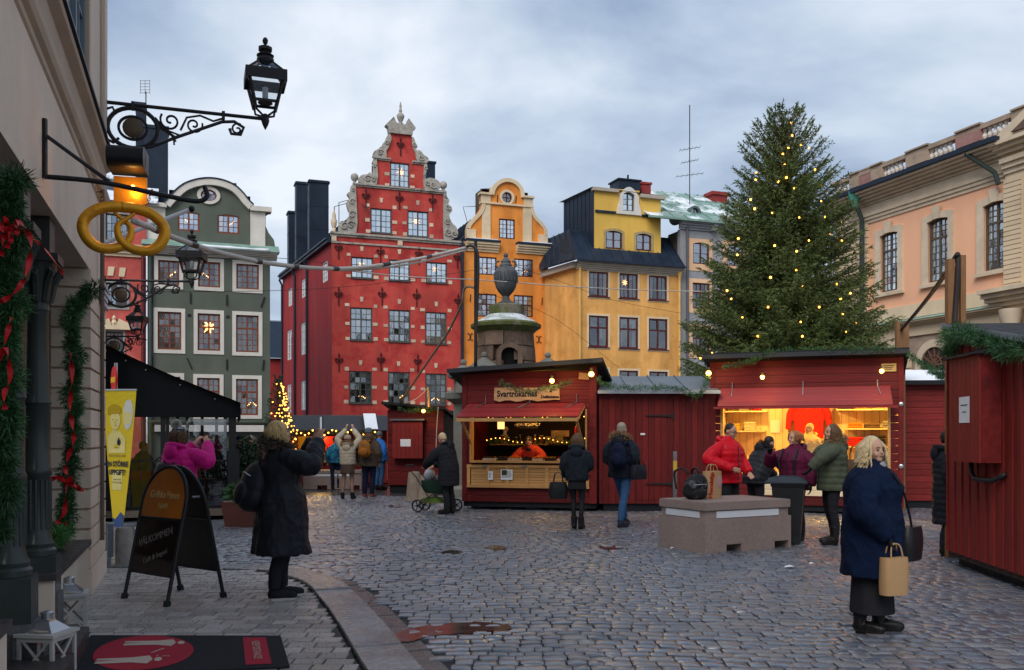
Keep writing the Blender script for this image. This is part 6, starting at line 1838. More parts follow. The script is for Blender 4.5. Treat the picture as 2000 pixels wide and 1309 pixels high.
# ------------------------------------------------------------------ near stall at the right edge
c0=Vector((5.60,11.8,0));c1=Vector((5.22,8.0,0))
dv=(c1-c0).normalized()
S4=Fac(1000,1,0);S4.o=c0;S4.u=dv;S4.a=math.atan2(dv.y,dv.x);S4.n=Vector((-math.sin(S4.a),math.cos(S4.a),0))
st4=S4.thing('vertical_plank_stall','near red stall of vertical planks at the right edge','market stall')
def stall_four():
 f=S4;L=3.9;zb=.16
 z0=2.95;sl=-.165
 me=board_mesh(SREDB);w=.118;n=int(L/w)
 MB().add([(0,.03,zb),(L,.03,zb),(L,2.6,zb),(0,2.6,zb),(0,.03,z0),(L,.03,z0+sl*L),(L,2.6,z0+sl*L),(0,2.6,z0)],[(0,3,2,1),(4,5,6,7),(0,1,5,4),(1,2,6,5),(2,3,7,6),(3,0,4,7)]).build('shell',SDRK,st4)
 for i in range(n):
  x=w*(i+.5);zt=z0+sl*x-.03
  link('board',me,st4,(x,random.uniform(0,.004)-(.014 if i%2 else 0),(zb+zt)/2),(0,PI/2,0),(zt-zb,.026,w-.006))
 MB().box(-.03,.0,-.03,.12,zb,z0-.02).build('corner_trim',SREDB,st4)
 MB().box(.05,L,.1,2.4,-.02,.12).build('skid',FELT,st4);MB().box(.0,L,-.01,.06,.10,zb-.003).build('sole_plate',SDRK,st4)
 P=[(-.05,-.07,z0+.12),(L,-.07,z0+.12+sl*(L+.18)),(L,2.7,z0+.12+sl*(L+.18)),(-.05,2.7,z0+.12)]
 MB().add(P+[(x,y,z-.09)for x,y,z in P],[(0,1,2,3),(7,6,5,4),(0,4,5,1),(1,5,6,2),(2,6,7,3),(3,7,4,0)]).build('roof',FELT,st4)
 MB().bar((-.05,-.078,z0+.085),(L,-.078,z0+.085+sl*(L+.18)),.012,.07).build('fascia',M('pale_fascia',(.22,.24,.27),.5),st4)
 # boarded meter box hung on the wall
 bx0,bx1,by,bz0,bz1=.72,1.62,-.25,1.33,2.56
 MB().box(bx0+.01,bx1-.01,by+.02,-.03,bz0+.01,bz1-.02).build('meter_box_core',SDRK,st4)
 nb=7;s=(bx1-bx0)/nb
 for i in range(nb):link('meter_box_board',me,st4,(bx0+s*(i+.5),by,(bz0+bz1)/2),(0,PI/2,0),(bz1-bz0,.024,s-.005))
 MB().box(bx1-.012,bx1+.012,by+.012,-.03,bz0,bz1).build('meter_box_side',SRED,st4);MB().box(bx0-.012,bx0+.008,by+.012,-.03,bz0,bz1).build('meter_box_side',SRED,st4)  # box sides in a darker red: their shade is put into the colour
 MB().add([(bx0-.06,by-.06,bz1+.0),(bx1+.06,by-.06,bz1+.0),(bx1+.06,-.02,bz1+.08),(bx0-.06,-.02,bz1+.08),(bx0-.06,by-.06,bz1-.02),(bx1+.06,by-.06,bz1-.02),(bx1+.06,-.02,bz1-.02),(bx0-.06,-.02,bz1-.02)],[(0,1,2,3),(0,4,5,1),(1,5,6,2),(3,7,4,0)]).build('meter_box_lid',FELT,st4)
 MB().box(1.05,1.35,by-.017,by-.014,1.78,2.08).build('notice',PAPER,st4)
 b=MB()
 for k,(a,c)in enumerate(((1.1,1.3),(1.15,1.26))):b.box(a,c,by-.0195,by-.0175,1.98-k*.08,1.99-k*.08)
 b.build('notice_print',INK,st4)
 MB().tube([(bx0+.25,-.1,bz0+.02),(bx0+.25,-.1,bz0-.12),(bx0+.4,-.12,bz0-.2),(bx1-.05,-.1,bz0-.2),(bx1+.1,-.02,bz0-.12)],.028,8).build('cable_duct',BLKP,st4,smooth=True)
stall_four()
garland('eave_garland','thick fir garland along the eave of the near right stall',[W(1850,650,11.6),W(1854,690,11.5),W(1862,655,11.3),W(1885,652,10.9),W(1905,658,10.6),W(1940,672,10.2),W(1965,682,9.9),W(2000,684,9.5),W(2080,690,8.9)],.13,dens=1500,nl=.075,nw=.008)
# timber cable posts
POSTM=M('brown_timber',(.23,.115,.05),.7,var=.25,scale=5,stretch=(6,6,1))
p=W(1866,640,12.4)
post=thing('tall_cable_post','tall brown timber post carrying cable above the near right stall','post',(p.x,p.y,0))
MB().box(-.12,-.03,-.05,.05,0,4.0).build('plank',POSTM,post);MB().box(.05,.12,-.05,.06,0,4.05).build('plank',POSTM,post);MB().box(-.03,.05,.0,.05,0,3.9).build('plank',POSTM,post)
p2=W(1762,700,20)
post2=thing('short_cable_post','timber post with cable rising behind the lit stall corner','post',(p2.x,p2.y,0))
MB().box(-.07,.05,-.05,.05,0,3.95).build('plank',POSTM,post2);MB().box(-.14,-.07,-.05,.05,3.1,4.1).build('plank',POSTM,post2);MB().box(.05,.13,-.05,.05,3.3,4.1).build('plank',POSTM,post2)
o=MB().tube(spline([W(1760,645,20),W(1790,610,18),W(1820,572,15.5),W(1850,530,13.2),W(1866,503,12.4),W(1871,500,12.35),W(1870,540,12.33),W(1867,590,12.33),W(1865,632,12.3)],6),.035,8).build('thick_black_cable',M('cable_black',(.03,.022,.02),.5),smooth=True);tag(o,'thick black cable slung between two timber posts at the right','cable')
# ------------------------------------------------------------------ far shed with grey-lidded meter box
S5=Fac(757,26.2,-6)
st5=S5.thing('meter_shed','dark red shed with a boxed meter cupboard and paper notice, left of the well','shed')
def stall_five():
 f=S5;xr=f.at(866,880)[0];zl,zr=f.at(757,793)[1],f.at(866,800)[1];zb=.2
 MB().box(0,xr,.03,2,zb,zr).build('shell',SDRK,st5);MB().box(.05,xr-.05,.05,2,-.02,zb-.003).build('skid',FELT,st5)
 boards(st5,.0,xr,zb,zr,0,SRED,w=.2)
 P=[(-.12,-.25,zl+.12),(xr+.1,-.25,zr+.06),(xr+.1,2.1,zr-.2),(-.12,2.1,zl-.2)]
 MB().add(P+[(x,y,z-.07)for x,y,z in P],[(0,1,2,3),(7,6,5,4),(0,4,5,1),(1,5,6,2),(2,6,7,3),(3,7,4,0)]).build('roof',FELT,st5)
 x0,x1,z0,z1=f.rect(770,829,822,895)
 MB().box(x0,x1,-.22,-.012,z0,z1).build('meter_box_core',SDRK,st5);boards(st5,x0,x1,z0,z1,-.235,SREDB,True,.12,name='meter_box_board')
 MB().box(x0-.06,x1+.06,-.3,-.01,z1+.003,z1+.05).build('meter_box_lid',M('grey_lid',(.10,.11,.12),.5),st5)
 r=f.rect(782,802,858,872,-.25);MB().box(r[0],r[1],-.252,-.249,r[2],r[3]).build('notice',PAPER,st5)
stall_five()
bulb_lamp('shed_lamp','lit bulb under the eave of the meter shed',W(827,803,25.7),.05,4)
garland('meter_shed_garland','fir garland under the eave of the meter shed',[W(775,797,25.8),W(800,803,25.8),W(830,800,25.8),W(860,800,25.8)],.07,dens=300)
# ------------------------------------------------------------------ far stall with ribbed roof and bottles
S6=Fac(556,29.2,2)
st6=S6.thing('bottle_stall','far red stall with ribbed metal roof and rows of bottles','market stall')
def stall_six():
 f=S6;xr=f.at(756,900)[0];zt=f.at(650,842)[1];zb=.1;D=2
 ox0,ox1=f.at(560,880)[0],f.at(668,880)[0];oz0,oz1=f.at(610,902)[1],f.at(610,853)[1]
 boards(st6,0,ox1,zb,oz0-.02,0,SREDB,True,.3);boards(st6,ox1+.002,xr,zb,zt,0,SREDB,True,.3);boards(st6,0,ox1,oz1,zt,0,SREDB,w=.12)
 MB().box(0,ox1,D-.05,D,zb,zt).build('back_panel',M('warm_back',(.5,.3,.06),.8),st6);MB().box(0,xr,.05,D,zb-.05,zb).build('floor_panel',SDRK,st6);MB().box(0,.04,.03,D,zb,zt).build('side_panel',SRED,st6);MB().box(ox1,ox1+.04,.03,D,zb,zt).build('side_panel',SRED,st6)
 MB().box(0,xr,.03,D,zt,zt+.03).build('ceiling_panel',SDRK,st6)
 MB().box(ox0-.1,ox1+.05,-.12,.3,oz0-.02,oz0+.02).build('counter_top',PINE,st6)
 # ribbed roof sheets
 zr=f.at(650,812,1.1)[1]
 m=M('ribbed_metal',(.07,.075,.085),.4,metal=.3,var=.2)
 for k in range(5):
  xa,xb=-.25+(xr+.35)*k/5,-.25+(xr+.35)*(k+1)/5;b=MB();n=12;vs=[]
  for i in range(n*2+1):
   x=xa+(xb-xa)*i/(2*n);h=.035 if i%2 else 0
   vs+=[(x,-.45,zt+.0+h),(x,1.1,zr+h)]
  b.add(vs,[(2*i,2*i+2,2*i+3,2*i+1)for i in range(2*n)]);b.build('roof_sheet',m,st6)
 MB().add([(2.6,-.5,zt+.06),(3.0,-.5,zt+.06),(2.75,1.0,zr+.07),(2.35,1.0,zr+.07),],[(0,1,2,3)]).build('snow_strip',SNOW,st6)
 MB().plate([(ox0+1.0,oz0+.3),(ox0+1.5,oz0+.3),(ox0+1.5,oz1),(ox0+1.0,oz1)],[],1.0,1.03).build('red_drape',M('drape_red',(.4,.01,.01),.8),st6)
 for r in range(3):MB().box(ox0+.9,ox1-.02,.2+r*.25,.42+r*.25,oz0+.02+r*.13,oz0+.04+r*.13).build('bottle_step',PINE,st6)
 return dict(ox0=ox0,ox1=ox1,oz0=oz0,oz1=oz1,xr=xr,zt=zt)
d6=stall_six()
bm_=[MB().lathe([(.032,0),(.032,.11),(.012,.15),(.012,.2)],8).mesh('glass_bottle',M('bottle_%d'%i,c,.2),smooth=40)for i,c in enumerate(((.04,.02,.01),(.25,.1,.02),(.35,.22,.06)))]
for r in range(3):
 for k in range(16):
  o=link('glass_bottle',bm_[(k+r)%3],None,wp(S6,d6['ox0']+.95+k*.095,.3+r*.25,d6['oz0']+.04+r*.13));tag(o,'small bottle standing in rows on the far bottle stall','bottle','bottles on the far stall')
bulb_lamp('far_stall_lamp','bare bulb inside the far bottle stall',wp(S6,1.0,1.0,d6['zt']-.12),.045,30)
garland('far_stall_garland','fir garland with warm lights along the far bottle stall',[W(552,850,28.8),W(590,843,28.8),W(640,845,28.8),W(690,843,28.8),W(735,848,28.9)],.09,dens=300)
t=thing('far_stall_light_string','warm light string along the front of the far bottle stall','lights',(0,0,0))
me=MB().ball((0,0,0),.028,6).mesh('bulb',BULBL)
for k in range(26):link('bulb',me,t,W(550+k*7.6,845+5*math.sin(k*1.3),28.65))
MB().tube([W(550+k*7.6,844+5*math.sin(k*1.3),28.66)for k in range(26)],.006,4).build('cable',IRON,t)
wr=W(706,880,28.9)
P_,D_=[],[]
for k in range(900):
 a=random.uniform(0,2*PI);b_=random.uniform(0,2*PI);P_.append((.3*math.cos(a),random.gauss(0,.05),.42*math.sin(a)*1.0));d=np.array((math.cos(a)+random.gauss(0,.7),random.gauss(0,.8)-.4,math.sin(a)+random.gauss(0,.7)));D_.append(d/np.linalg.norm(d))
o=link('fir_wreath',tri_mesh('fir_wreath',blades(P_,D_,.12,.02),needle_mat('dry_wreath',(.05,.04,.02),(.08,.07,.03),(.12,.10,.05))),None,wr);tag(o,'large brownish wreath leaning on the far red stall','wreath')
# ================================================================== shop building on the left
LW=Fac(203,10.7,108.9)
shop=LW.thing('corner_shop_building','beige plastered corner building with rusticated pier, cornice and dark shopfront','building')
BGE=M('beige_plaster',(.66,.54,.44),.8,var=.12,scale=1.5,bump=.15,bscale=25,streak=.12)
BGB=M('beige_block',(.62,.49,.385),.78,var=.14,scale=3,bump=.2,bscale=30,jit=.07)
BGD=M('brown_moulding',(.44,.33,.24),.7,var=.15,bump=.1)
CAST=M('cast_iron_green',(.035,.042,.038),.42,var=.2,bump=.1,coat=.2)
SHOPW=M('shop_wood',(.16,.10,.06),.5,var=.25,scale=3,stretch=(5,5,.6))
SLATE=M('dark_slate',(.05,.042,.042),.4,var=.25,scale=6,bump=.2)
GRAN=M('grey_granite',(.11,.11,.112),.6,var=.3,scale=30,bump=.2,bscale=90)
def shop_build():
 f=LW;P=shop
 xo=f.at(173,700)[0];zo=f.at(171,520)[1];zc0,zc1=4.2,4.78
 wr=(f.at(118,60)[0],f.at(160,60)[0],4.92,8.2)
 x0=-11.5
 MB().plate([(x0,zo),(-.02,zo),(-.02,13),(x0,13)],[rc(wr),rc((wr[0]-3,wr[1]-3,wr[2],wr[3]))],0,.5).build('wall',BGE,P)
 MB().box(xo+.03,-.03,.03,4.0,-.05,zo).build('pier_core',BGD,P)
 MB().box(-.5,-.04,.5,6,zo,13).build('end_wall',BGE,P)
 MB().box(x0,-.05,4.6,5,0,13).build('back_wall',BGE,P)
 # rusticated pier, blocks on the face and on the reveal
 n=15;h=(zo-.3)/n
 for k in range(n):
  z0,z1=.3+h*k,.3+h*(k+1)
  cut=-.32 if k%2 else-.72
  for a,c in((xo,cut),(cut,-.0)):
   if c-a>.05:MB().box(a+.006,c-.006,-.02+random.uniform(0,.004),.34,z0+.012,z1-.012).build('stone_block',BGB,P)
 MB().box(xo-.01,.0,-.03,.4,-.03,.295).build('pier_plinth',BGE,P)
 # cornice with its dark drip edge
 b=MB()
 prof=[(.0,zc0),(-.015,zc0+.02),(-.015,zc0+.07),(-.045,zc0+.10),(-.06,zc0+.15),(-.06,zc0+.2),(-.045,zc0+.25),(-.02,zc0+.28),(-.025,zc1-.1),(-.09,zc1-.04),(-.10,zc1),(.02,zc1+.03)]
 vs=[(x0,y,z)for y,z in prof]+[(.0-y,y,z)for y,z in prof];m=len(prof)
 b.add(vs,[(i,i+1,i+1+m,i+m)for i in range(m-1)]);
 vs=[(.0-y,y,z)for y,z in prof]+[(.0-y,5,z)for y,z in prof];b.add(vs,[(i,i+1,i+1+m,i+m)for i in range(m-1)])
 b.build('cornice',BGD,P)
 MB().box(x0,.12,-.12,.05,zc1+.032,zc1+.06).build('cornice_cover',SHEET,P)
 # upper storey: pilaster strips and a barred window
 MB().box(-.30,-.03,-.04,.02,zc1+.062,13).build('pilaster',BGE,P);MB().box(-.48,-.302,-.02,.02,zc1+.062,13).build('pilaster',BGD,P)
 window(P,wr,M('blue_grey_frame',(.10,.13,.15),.5),GL_SKY,2,6,2,None,fw=.09,rec=-.03)
 for s in(wr[0]-.14,wr[1]+.02):MB().box(s,s+.12,-.06,.02,wr[2]-.02,8.3).build('window_trim',BGD,P)
 MB().box(x0,xo-.02,.9,1.0,zo,9).build('inner_dark',ROOM,P)
 # lintel soffit and recessed shopfront
 MB().box(x0,xo,.5,1.2,zo,zo+.1).build('soffit',BGD,P)
 y=.62
 b=MB().plate([(x0,-.02),(xo,-.02),(xo,zo),(x0,zo)],[rc((f.at(112,800,y)[0],xo-.3,.75,zo-.5))]+[rc((-6.2,f.at(80,800,y)[0],.5,zo-.5)),rc((-9.5,-6.4,.5,zo-.5))],y,y+.08);b.build('shopfront_frame',CAST,P)
 for a,c,zz in((f.at(112,800,y)[0],xo-.3,.75),(-6.2,f.at(80,800,y)[0],.5),(-9.5,-6.4,.5)):
  link('shop_pane',pane_mesh(glass_mat('shop_glass',.06,(.8,.85,.9))),P,((a+c)/2,y+.04,(zz+zo-.5)/2),None,(c-a,1,zo-.5-zz))
 MB().box(x0,xo,2.2,2.25,0,zo).build('shop_interior',M('shop_dim',(.05,.035,.025),.9),P)
 for px in(122,135):
  x=f.at(px,800,.52)[0];MB().box(x-.05,x+.05,.48,.6,.62,zo-.1).build('wood_jamb',SHOPW,P)
 # stall riser under the window, with a slate sill
 a,c=f.at(104,1100)[0],xo+.05
 MB().box(a,c,.0,.6,-.03,.55).build('window_riser',BGE,P);MB().box(a-.03,c-.03,-.025,.62,.552,.6).build('slate_sill',SLATE,P)
 a2=f.at(44,1100)[0]
 MB().box(-11,a2-.5,.0,.6,-.03,.55).build('window_riser',BGE,P);MB().box(-11,a2-.47,-.025,.62,.552,.6).build('slate_sill',SLATE,P)
 MB().box(a2-.3,a-.04,-.25,.6,-.03,.2).build('door_step',SLATE,P);MB().box(a2-.3,a-.04,.1,.6,.2,.36).build('door_step',SLATE,P)
 # cast-iron columns
 for px,yy in((74,.14),(20,.14)):
  x=f.at(px,900,yy)[0];zb=.72;zt=zo-.28
  MB().box(x-.16,x+.16,yy-.16,yy+.16,-.03,zb-.3).build('column_plinth',GRAN,P);MB().box(x-.145,x+.145,yy-.145,yy+.145,zb-.3,zb-.003).build('column_block',CAST,P)
  prof=[(.135,0),(.135,.04),(.115,.06),(.12,.09),(.1,.13),(.095,.16),(.09,.17),(.088,.6),(.1,.62),(.1,.66),(.088,.68),(.085,1.15),(.098,1.17),(.09,1.21),(.082,1.24),(.072,zt-zb-.45),(.085,zt-zb-.42),(.075,zt-zb-.38),(.1,zt-zb-.2),(.14,zt-zb-.05)]
  MB().lathe(prof,20,(x,yy,zb)).build('column',CAST,P,smooth=35)
  fl=MB().tube([(0,0,.2),(0,0,.58)],.011,5).mesh('flute',CAST)
  for k in range(14):t=2*PI*k/14;link('flute',fl,P,(x+.089*math.cos(t),yy+.089*math.sin(t),zb))
  b=MB().box(x-.16,x+.16,yy-.16,yy+.16,zt-.06,zt)
  for k in range(8):
   t=2*PI*k/8;c_,s_=math.cos(t),math.sin(t);b.tube([(x+.08*c_,yy+.08*s_,zt-.36),(x+.11*c_,yy+.11*s_,zt-.22),(x+.16*c_,yy+.16*s_,zt-.12),(x+.17*c_,yy+.17*s_,zt-.17)],[.03,.03,.025,.012],6)
  b.build('column_capital',CAST,P);MB().box(x-.13,x+.13,yy-.1,yy+.3,zt+.003,zo).build('column_impost',CAST,P)
 # rain pipe and street plate near the corner
 xp=f.at(190,800)[0];MB().tube([(xp,-.05,.5),(xp,-.05,4.3)],.022,8).build('conduit',M('brown_pipe',(.13,.09,.065),.6),P)
 r=f.rect(196.5,204,548,598,-.03);MB().box(r[0],-.01,-.045,-.03,r[2],r[3]).build('street_plate',M('enamel_white',(.6,.62,.66),.3),P)
 b=MB()
 for k in range(4):b.box(r[0]+.05,-.06,-.05,-.046,r[3]-.08-.07*k,r[3]-.06-.07*k)
 b.build('plate_print',M('plate_blue',(.03,.06,.2),.4),P)
shop_build()
xg,zg_=LW.at(150,800,.05)
def ribbon(name,label,pts,w=.03,parent=None):
 S=spline(pts,6);b=MB();vs=[]
 for i,p in enumerate(S):
  t=(S[min(i+1,len(S)-1)]-S[max(i-1,0)]).normalized();s=t.cross(Vector((math.cos(i*.5),math.sin(i*.5)*.6,.3))).normalized()*w/2;vs+=[p-s,p+s]
 b.add(vs,[(2*i,2*i+1,2*i+3,2*i+2)for i in range(len(S)-1)])
 o=b.build(name,M('red_ribbon',(.52,.01,.015),.4,var=.15,bump=.05),parent,smooth=True)
 if parent is None:tag(o,label,'ribbon')
 return o
g2=[W(180,566,9.0),W(160,585,8.9),W(142,610,8.7),W(140,660,8.7),W(148,710,8.7),W(140,770,8.7),W(146,840,8.7),W(138,900,8.7),W(134,950,8.7),W(128,1010,8.6),W(115,1045,8.5),W(105,1060,8.4)]
garland('pier_garland','fir garland hanging down beside the shop pier, wound with red ribbon',g2,.095,dens=3400,nl=.055,nw=.010)
garland('sill_spray','bright green fir spray lying on the slate sill',[W(95,1062,8.1),W(112,1050,8.2),W(130,1038,8.5)],.09,dens=3600,nl=.06,nw=.006,mat=needle_mat('bright_fir',(.02,.08,.02),(.04,.14,.03),(.08,.2,.05)))
g1=[W(25,350,5.15),W(18,400,5.1),W(25,470,5.1),W(12,540,5.1),W(22,620,5.1),W(8,700,5.1),W(15,790,5.1),W(4,880,5.1),W(8,960,5.1),W(-6,1050,5.1)]
garland('column_garland','fir garland wound round the nearest shop column',g1,.095,dens=6000,nl=.045,nw=.008)
ribbon('pier_ribbon','red ribbon trailing down the pier garland',[W(138,690,8.58),W(141,740,8.55),W(137,790,8.58),W(141,830,8.55),W(144,860,8.55),W(134,890,8.55),W(128,920,8.55),W(138,935,8.55)],.045)
ribbon('lower_pier_ribbon','red bow and tails low on the pier garland',[W(95,940,8.5),W(112,932,8.5),W(128,942,8.45),W(145,950,8.45),W(160,958,8.4),W(150,950,8.4),W(132,938,8.45),W(126,1000,8.45),W(112,1020,8.4),W(132,1024,8.4)],.045)
ribbon('column_ribbon','long red ribbon looped between the shop columns',[W(0,470,4.95),W(20,445,4.95),W(40,435,5.0),W(60,470,5.05),W(55,520,5.0),W(38,560,4.95),W(10,585,4.9),W(-4,588,4.9)],.03)
ribbon('ribbon_tail','straight red ribbon tail running up to the second capital',[W(28,440,5.0),W(60,462,5.2),W(95,495,5.5),W(124,536,5.8)],.022)
for i,(px,py)in enumerate(((20,445),(8,460))):
 o=ribbon('ribbon_bow','%s loop of the red bow on the column garland'%('larger' if i==0 else 'smaller'),[W(px,py,4.95),W(px-12,py-18,4.93),W(px-18,py+4,4.9),W(px,py,4.93),W(px+14,py-14,4.92),W(px+12,py+12,4.9),W(px,py,4.93),W(px-6,py+40,4.9)],.03)
ribbon('column_spiral_ribbon','red ribbon spiralling down the nearest column garland',[W(22,620,4.95),W(12,660,4.93),W(-2,705,4.95),W(12,680,4.93),W(20,735,4.95),W(8,770,4.93),W(10,800,4.93)],.03)
# ------------------------------------------------------------------ street lanterns on scrolled brackets
LGLASS=glass_mat('lantern_glass',.05,(.9,.95,1.),through=(.93,.95,.97))
LIRON=M('lantern_iron',(.022,.021,.023),.45,var=.25,scale=8,bump=.15)
MEDAL=M('bronze_medallion',(.10,.07,.045),.5,metal=.3,var=.3)
def spiral(b,cx,cz,R,a0,turns,r,sg=1,n=22):
 b.tube([(cx+R*(1-.85*k/n)*math.cos(a0+sg*turns*2*PI*k/n),0,cz+R*(1-.85*k/n)*math.sin(a0+sg*turns*2*PI*k/n))for k in range(n+1)],r,6)
def lantern(label,p0,ang,L,s=1.):
 t=thing('street_lantern',label,'street lamp',p0,ang,'wall lanterns on scrolled brackets',(s,s,s))
 MB().tube([(0,0,0),(L,0,0)],.022,8).box(-.03,.02,-.05,.05,-.5,.08).build('bracket_arm',LIRON,t)
 b=MB();cx=.31;cz=-.27
 ring=lambda R:[(cx+R*math.cos(2*PI*k/28),0,cz+R*.86*math.sin(2*PI*k/28))for k in range(28)]
 b.tube(ring(.27),.026,6,closed=True);b.tube(ring(.155),.018,6,closed=True)
 b.tube([(.32,0,-.5),(.5,0,-.47),(.8,0,-.32),(L*.72,0,-.09),(L*.8,0,-.07),(L*.86,0,-.13),(L*.84,0,-.22),(L*.78,0,-.22),(L*.77,0,-.16)],.02,6)
 spiral(b,.72,-.14,.12,2.5,1.4,.014);spiral(b,.98,-.16,.10,.3,1.4,.013,-1);spiral(b,L*.82,-.16,.075,1.,1.2,.012)
 for k in range(4):b.tube([(.55,0,-.12-.03*k),(.66+.03*k,0,-.25-.025*k),(.82-.02*k,0,-.30-.04*k)],.012,5)
 b.tube([(.83,0,-.24),(.9,0,-.08),(1.05,0,-.04),(1.2,0,-.09),(L*.72,0,-.05)],.014,5)
 b.tube([(.02,0,-.42),(.1,0,-.46),(.16,0,-.40)],.018,5);b.tube([(.02,0,-.08),(.09,0,-.05),(.12,0,-.12)],.016,5)
 for x in(.31,L*.73):b.box(x-.018,x+.018,-.03,.03,-.06,.035)
 b.build('bracket_scroll',LIRON,t,smooth=40)
 MB().lathe([(.115,-.015),(.115,.01),(.1,.02),(.06,.028),(.02,.03)],16).build('medallion',MEDAL,t,(cx,-.01,cz),(PI/2,0,0),smooth=40)
 # the lantern itself
 MB().lathe([(.005,-.13),(.035,-.07),(.05,-.02),(.04,.03),(.025,.06)],10,(L,0,0)).build('finial_base',LIRON,t,smooth=40)
 b=MB();zb,zs,zr=.19,.53,.69;wb,ws=.125,.215
 for sx in(-1,1):
  for sy in(-1,1):
   b.tube([(L+sx*.02,sy*.02,.03),(L+sx*.11,sy*.11,.08),(L+sx*wb*1.02,sy*wb*1.02,.2)],.014,6)
   b.bar((L+sx*wb,sy*wb,zb-.05),(L+sx*ws,sy*ws,zs),.03,.03);b.bar((L+sx*ws,sy*ws,zs),(L+sx*.07,sy*.07,zr),.02,.02)
 for a,c,z,w in((-1,-1,zb,wb),):
  for(x0,y0,x1,y1)in((-w,-w,w,-w),(w,-w,w,w),(w,w,-w,w),(-w,w,-w,-w)):b.bar((L+x0,y0,z),(L+x1,y1,z),.026,.03)
 b.build('lantern_frame',LIRON,t)
 b=MB();w2=ws+.02
 for(x0,y0,x1,y1)in((-w2,-w2,w2,-w2),(w2,-w2,w2,w2),(w2,w2,-w2,w2),(-w2,w2,-w2,-w2)):b.bar((L+x0,y0,zs-.05),(L+x1,y1,zs-.05),.014,.13)
 b.build('lantern_gallery',LIRON,t)
 for k in range(4):
  q=[(wb,wb,zb),(-wb,wb,zb),(-ws,ws,zs),(ws,ws,zs)];R_=Matrix.Rotation(k*PI/2,3,'Z')
  MB().add([R_@Vector(p)for p in q],[(0,1,2,3)]).build('lantern_pane',LGLASS,t,(L,0,0))
  q=[(ws,ws,zs),(-ws,ws,zs),(-.07,.07,zr),(.07,.07,zr)];MB().add([R_@Vector(p)for p in q],[(0,1,2,3)]).build('roof_pane',LGLASS,t,(L,0,0))
 cp=lambda q:[(r_,zr+(z_-zr)*.78)for r_,z_ in q]
 MB().lathe(cp([(.10,zr-.02),(.11,zr+.03),(.09,zr+.08),(.11,zr+.1),(.07,zr+.14),(.06,zr+.17),(.085,zr+.18),(.085,zr+.23),(.03,zr+.25),(.012,zr+.27),(.03,zr+.3),(.036,zr+.34),(.02,zr+.38),(.004,zr+.39)]),8,(L,0,0),a0=PI/8).build('lantern_cap',LIRON,t,smooth=30)
 MB().lathe([(.09,zb),(.08,zb+.03),(.04,zb+.04)],10,(L,0,0)).build('lamp_seat',LIRON,t);MB().lathe([(.035,zb+.04),(.035,zb+.19),(.01,zb+.2)],10,(L,0,0)).build('lamp_tube',M('frosted_glass',(.5,.52,.55),.3),t)
 return t
p=W(203,199,10.62)
lantern('large black wall lantern on a scrolled bracket high at the upper left',p,rad(18.9),1.80,1.0)
p=W(203,547,17.3);lantern('middle black lantern on a scrolled bracket in front of the green house',p,rad(6),1.6,1.0)
p=W(200,657,25.5);lantern('smallest farthest wall lantern in front of the weathered red house',p,rad(4),.95,1.0)
# the house along the side lane that the two farther lanterns are fixed to
b=MB().plate([(-7.55,16.7),(-14.2,31.8),(-20,31),(-13.2,16.0)],[],0,9.5)
b.v=[(x,z,y-.03)for x,y,z in b.v]
o=b.build('lane_side_house',BGE);tag(o,'plain beige house behind the corner building along the left lane','house')
# ------------------------------------------------------------------ gilded pretzel sign
pz=W(243,449,6.62)
GOLD=M('gilded_metal',(.80,.35,.02),.33,var=.2,scale=6,bump=.08,metal=.25,col2=(.52,.20,.015),c2scale=3)
pret=thing('gilded_pretzel_sign','golden pretzel bakery sign hanging from a wall bracket','sign',pz,rad(18.9),None,(.86,.86,.86))
path=[(-.095,.168),(-.055,.12),(-.005,.08),(.045,.035),(.05,-.03),(.02,-.10),(-.06,-.155),(-.18,-.165),(-.27,-.11),(-.315,-.01),(-.29,.08),(-.2,.155),(-.08,.185),(.02,.188)]
for sg in(1,-1):
 S=spline([(sg*x,sg*.02*math.sin(i*.5),z)for i,(x,z)in enumerate(path)],6);n=len(S)
 MB().tube(S,[.011+.035*min(1,(i/n)*1.7)for i in range(n)],12).build('pretzel_strand',GOLD,pret,smooth=True)
b=MB()
for x in(-.17,.17):
 for k in range(5):b.tube([(x+.05*(1 if x>0 else-1)*k/5+.012*math.cos(t),(.012*math.sin(t)if k%2 else 0),.2+k*.035+(0 if k%2 else.012*math.sin(t))+.01*math.cos(t))for t in[2*PI*q/8 for q in range(8)]],.005,5,closed=True)
b.build('chain',M('gilt_chain',(.4,.2,.05),.4,metal=.6),pret)
br=thing('pretzel_sign_bracket','black iron bracket with a hooked end carrying the golden pretzel','bracket',(0,0,0))
u_=Vector((.946,.324,0));w0=W(86,345,6.44);
MB().bar(W(84,232,6.42),W(84,348,6.42),.05,.03).build('wall_plate',LIRON,br)
MB().tube(spline([w0,w0+u_*.35+Vector((0,0,-.005)),w0+u_*.75+Vector((0,0,-.06)),w0+u_*1.0+Vector((0,0,-.09)),w0+u_*1.08+Vector((0,0,-.05)),w0+u_*1.06+Vector((0,0,.03))],6),.018,8).build('arm',LIRON,br,smooth=True)
MB().tube([W(86,262,6.43),w0+u_*.42+Vector((0,0,.0))],.014,6).build('stay',LIRON,br)
lampb=thing('sign_floodlight','black floodlight box glowing amber above the golden pretzel','lamp',W(250,335,6.75),rad(14))
MB().box(-.125,.125,-.09,.13,.0,.16).build('housing',BLKP,lampb);MB().tube([(-.125,-.09,.08),(.125,-.09,.08)],.08,12).build('housing_front',BLKP,lampb,smooth=40)
MB().box(-.11,.12,.07,.10,-.22,-.02).build('reflector',M('amber_reflector',(.65,.30,.03),.35,metal=.5),lampb)
MB().ball((.03,.02,-.11),.018,8).build('bulb',emis('amber_bulb',(1.0,.45,.08),14.),lampb)
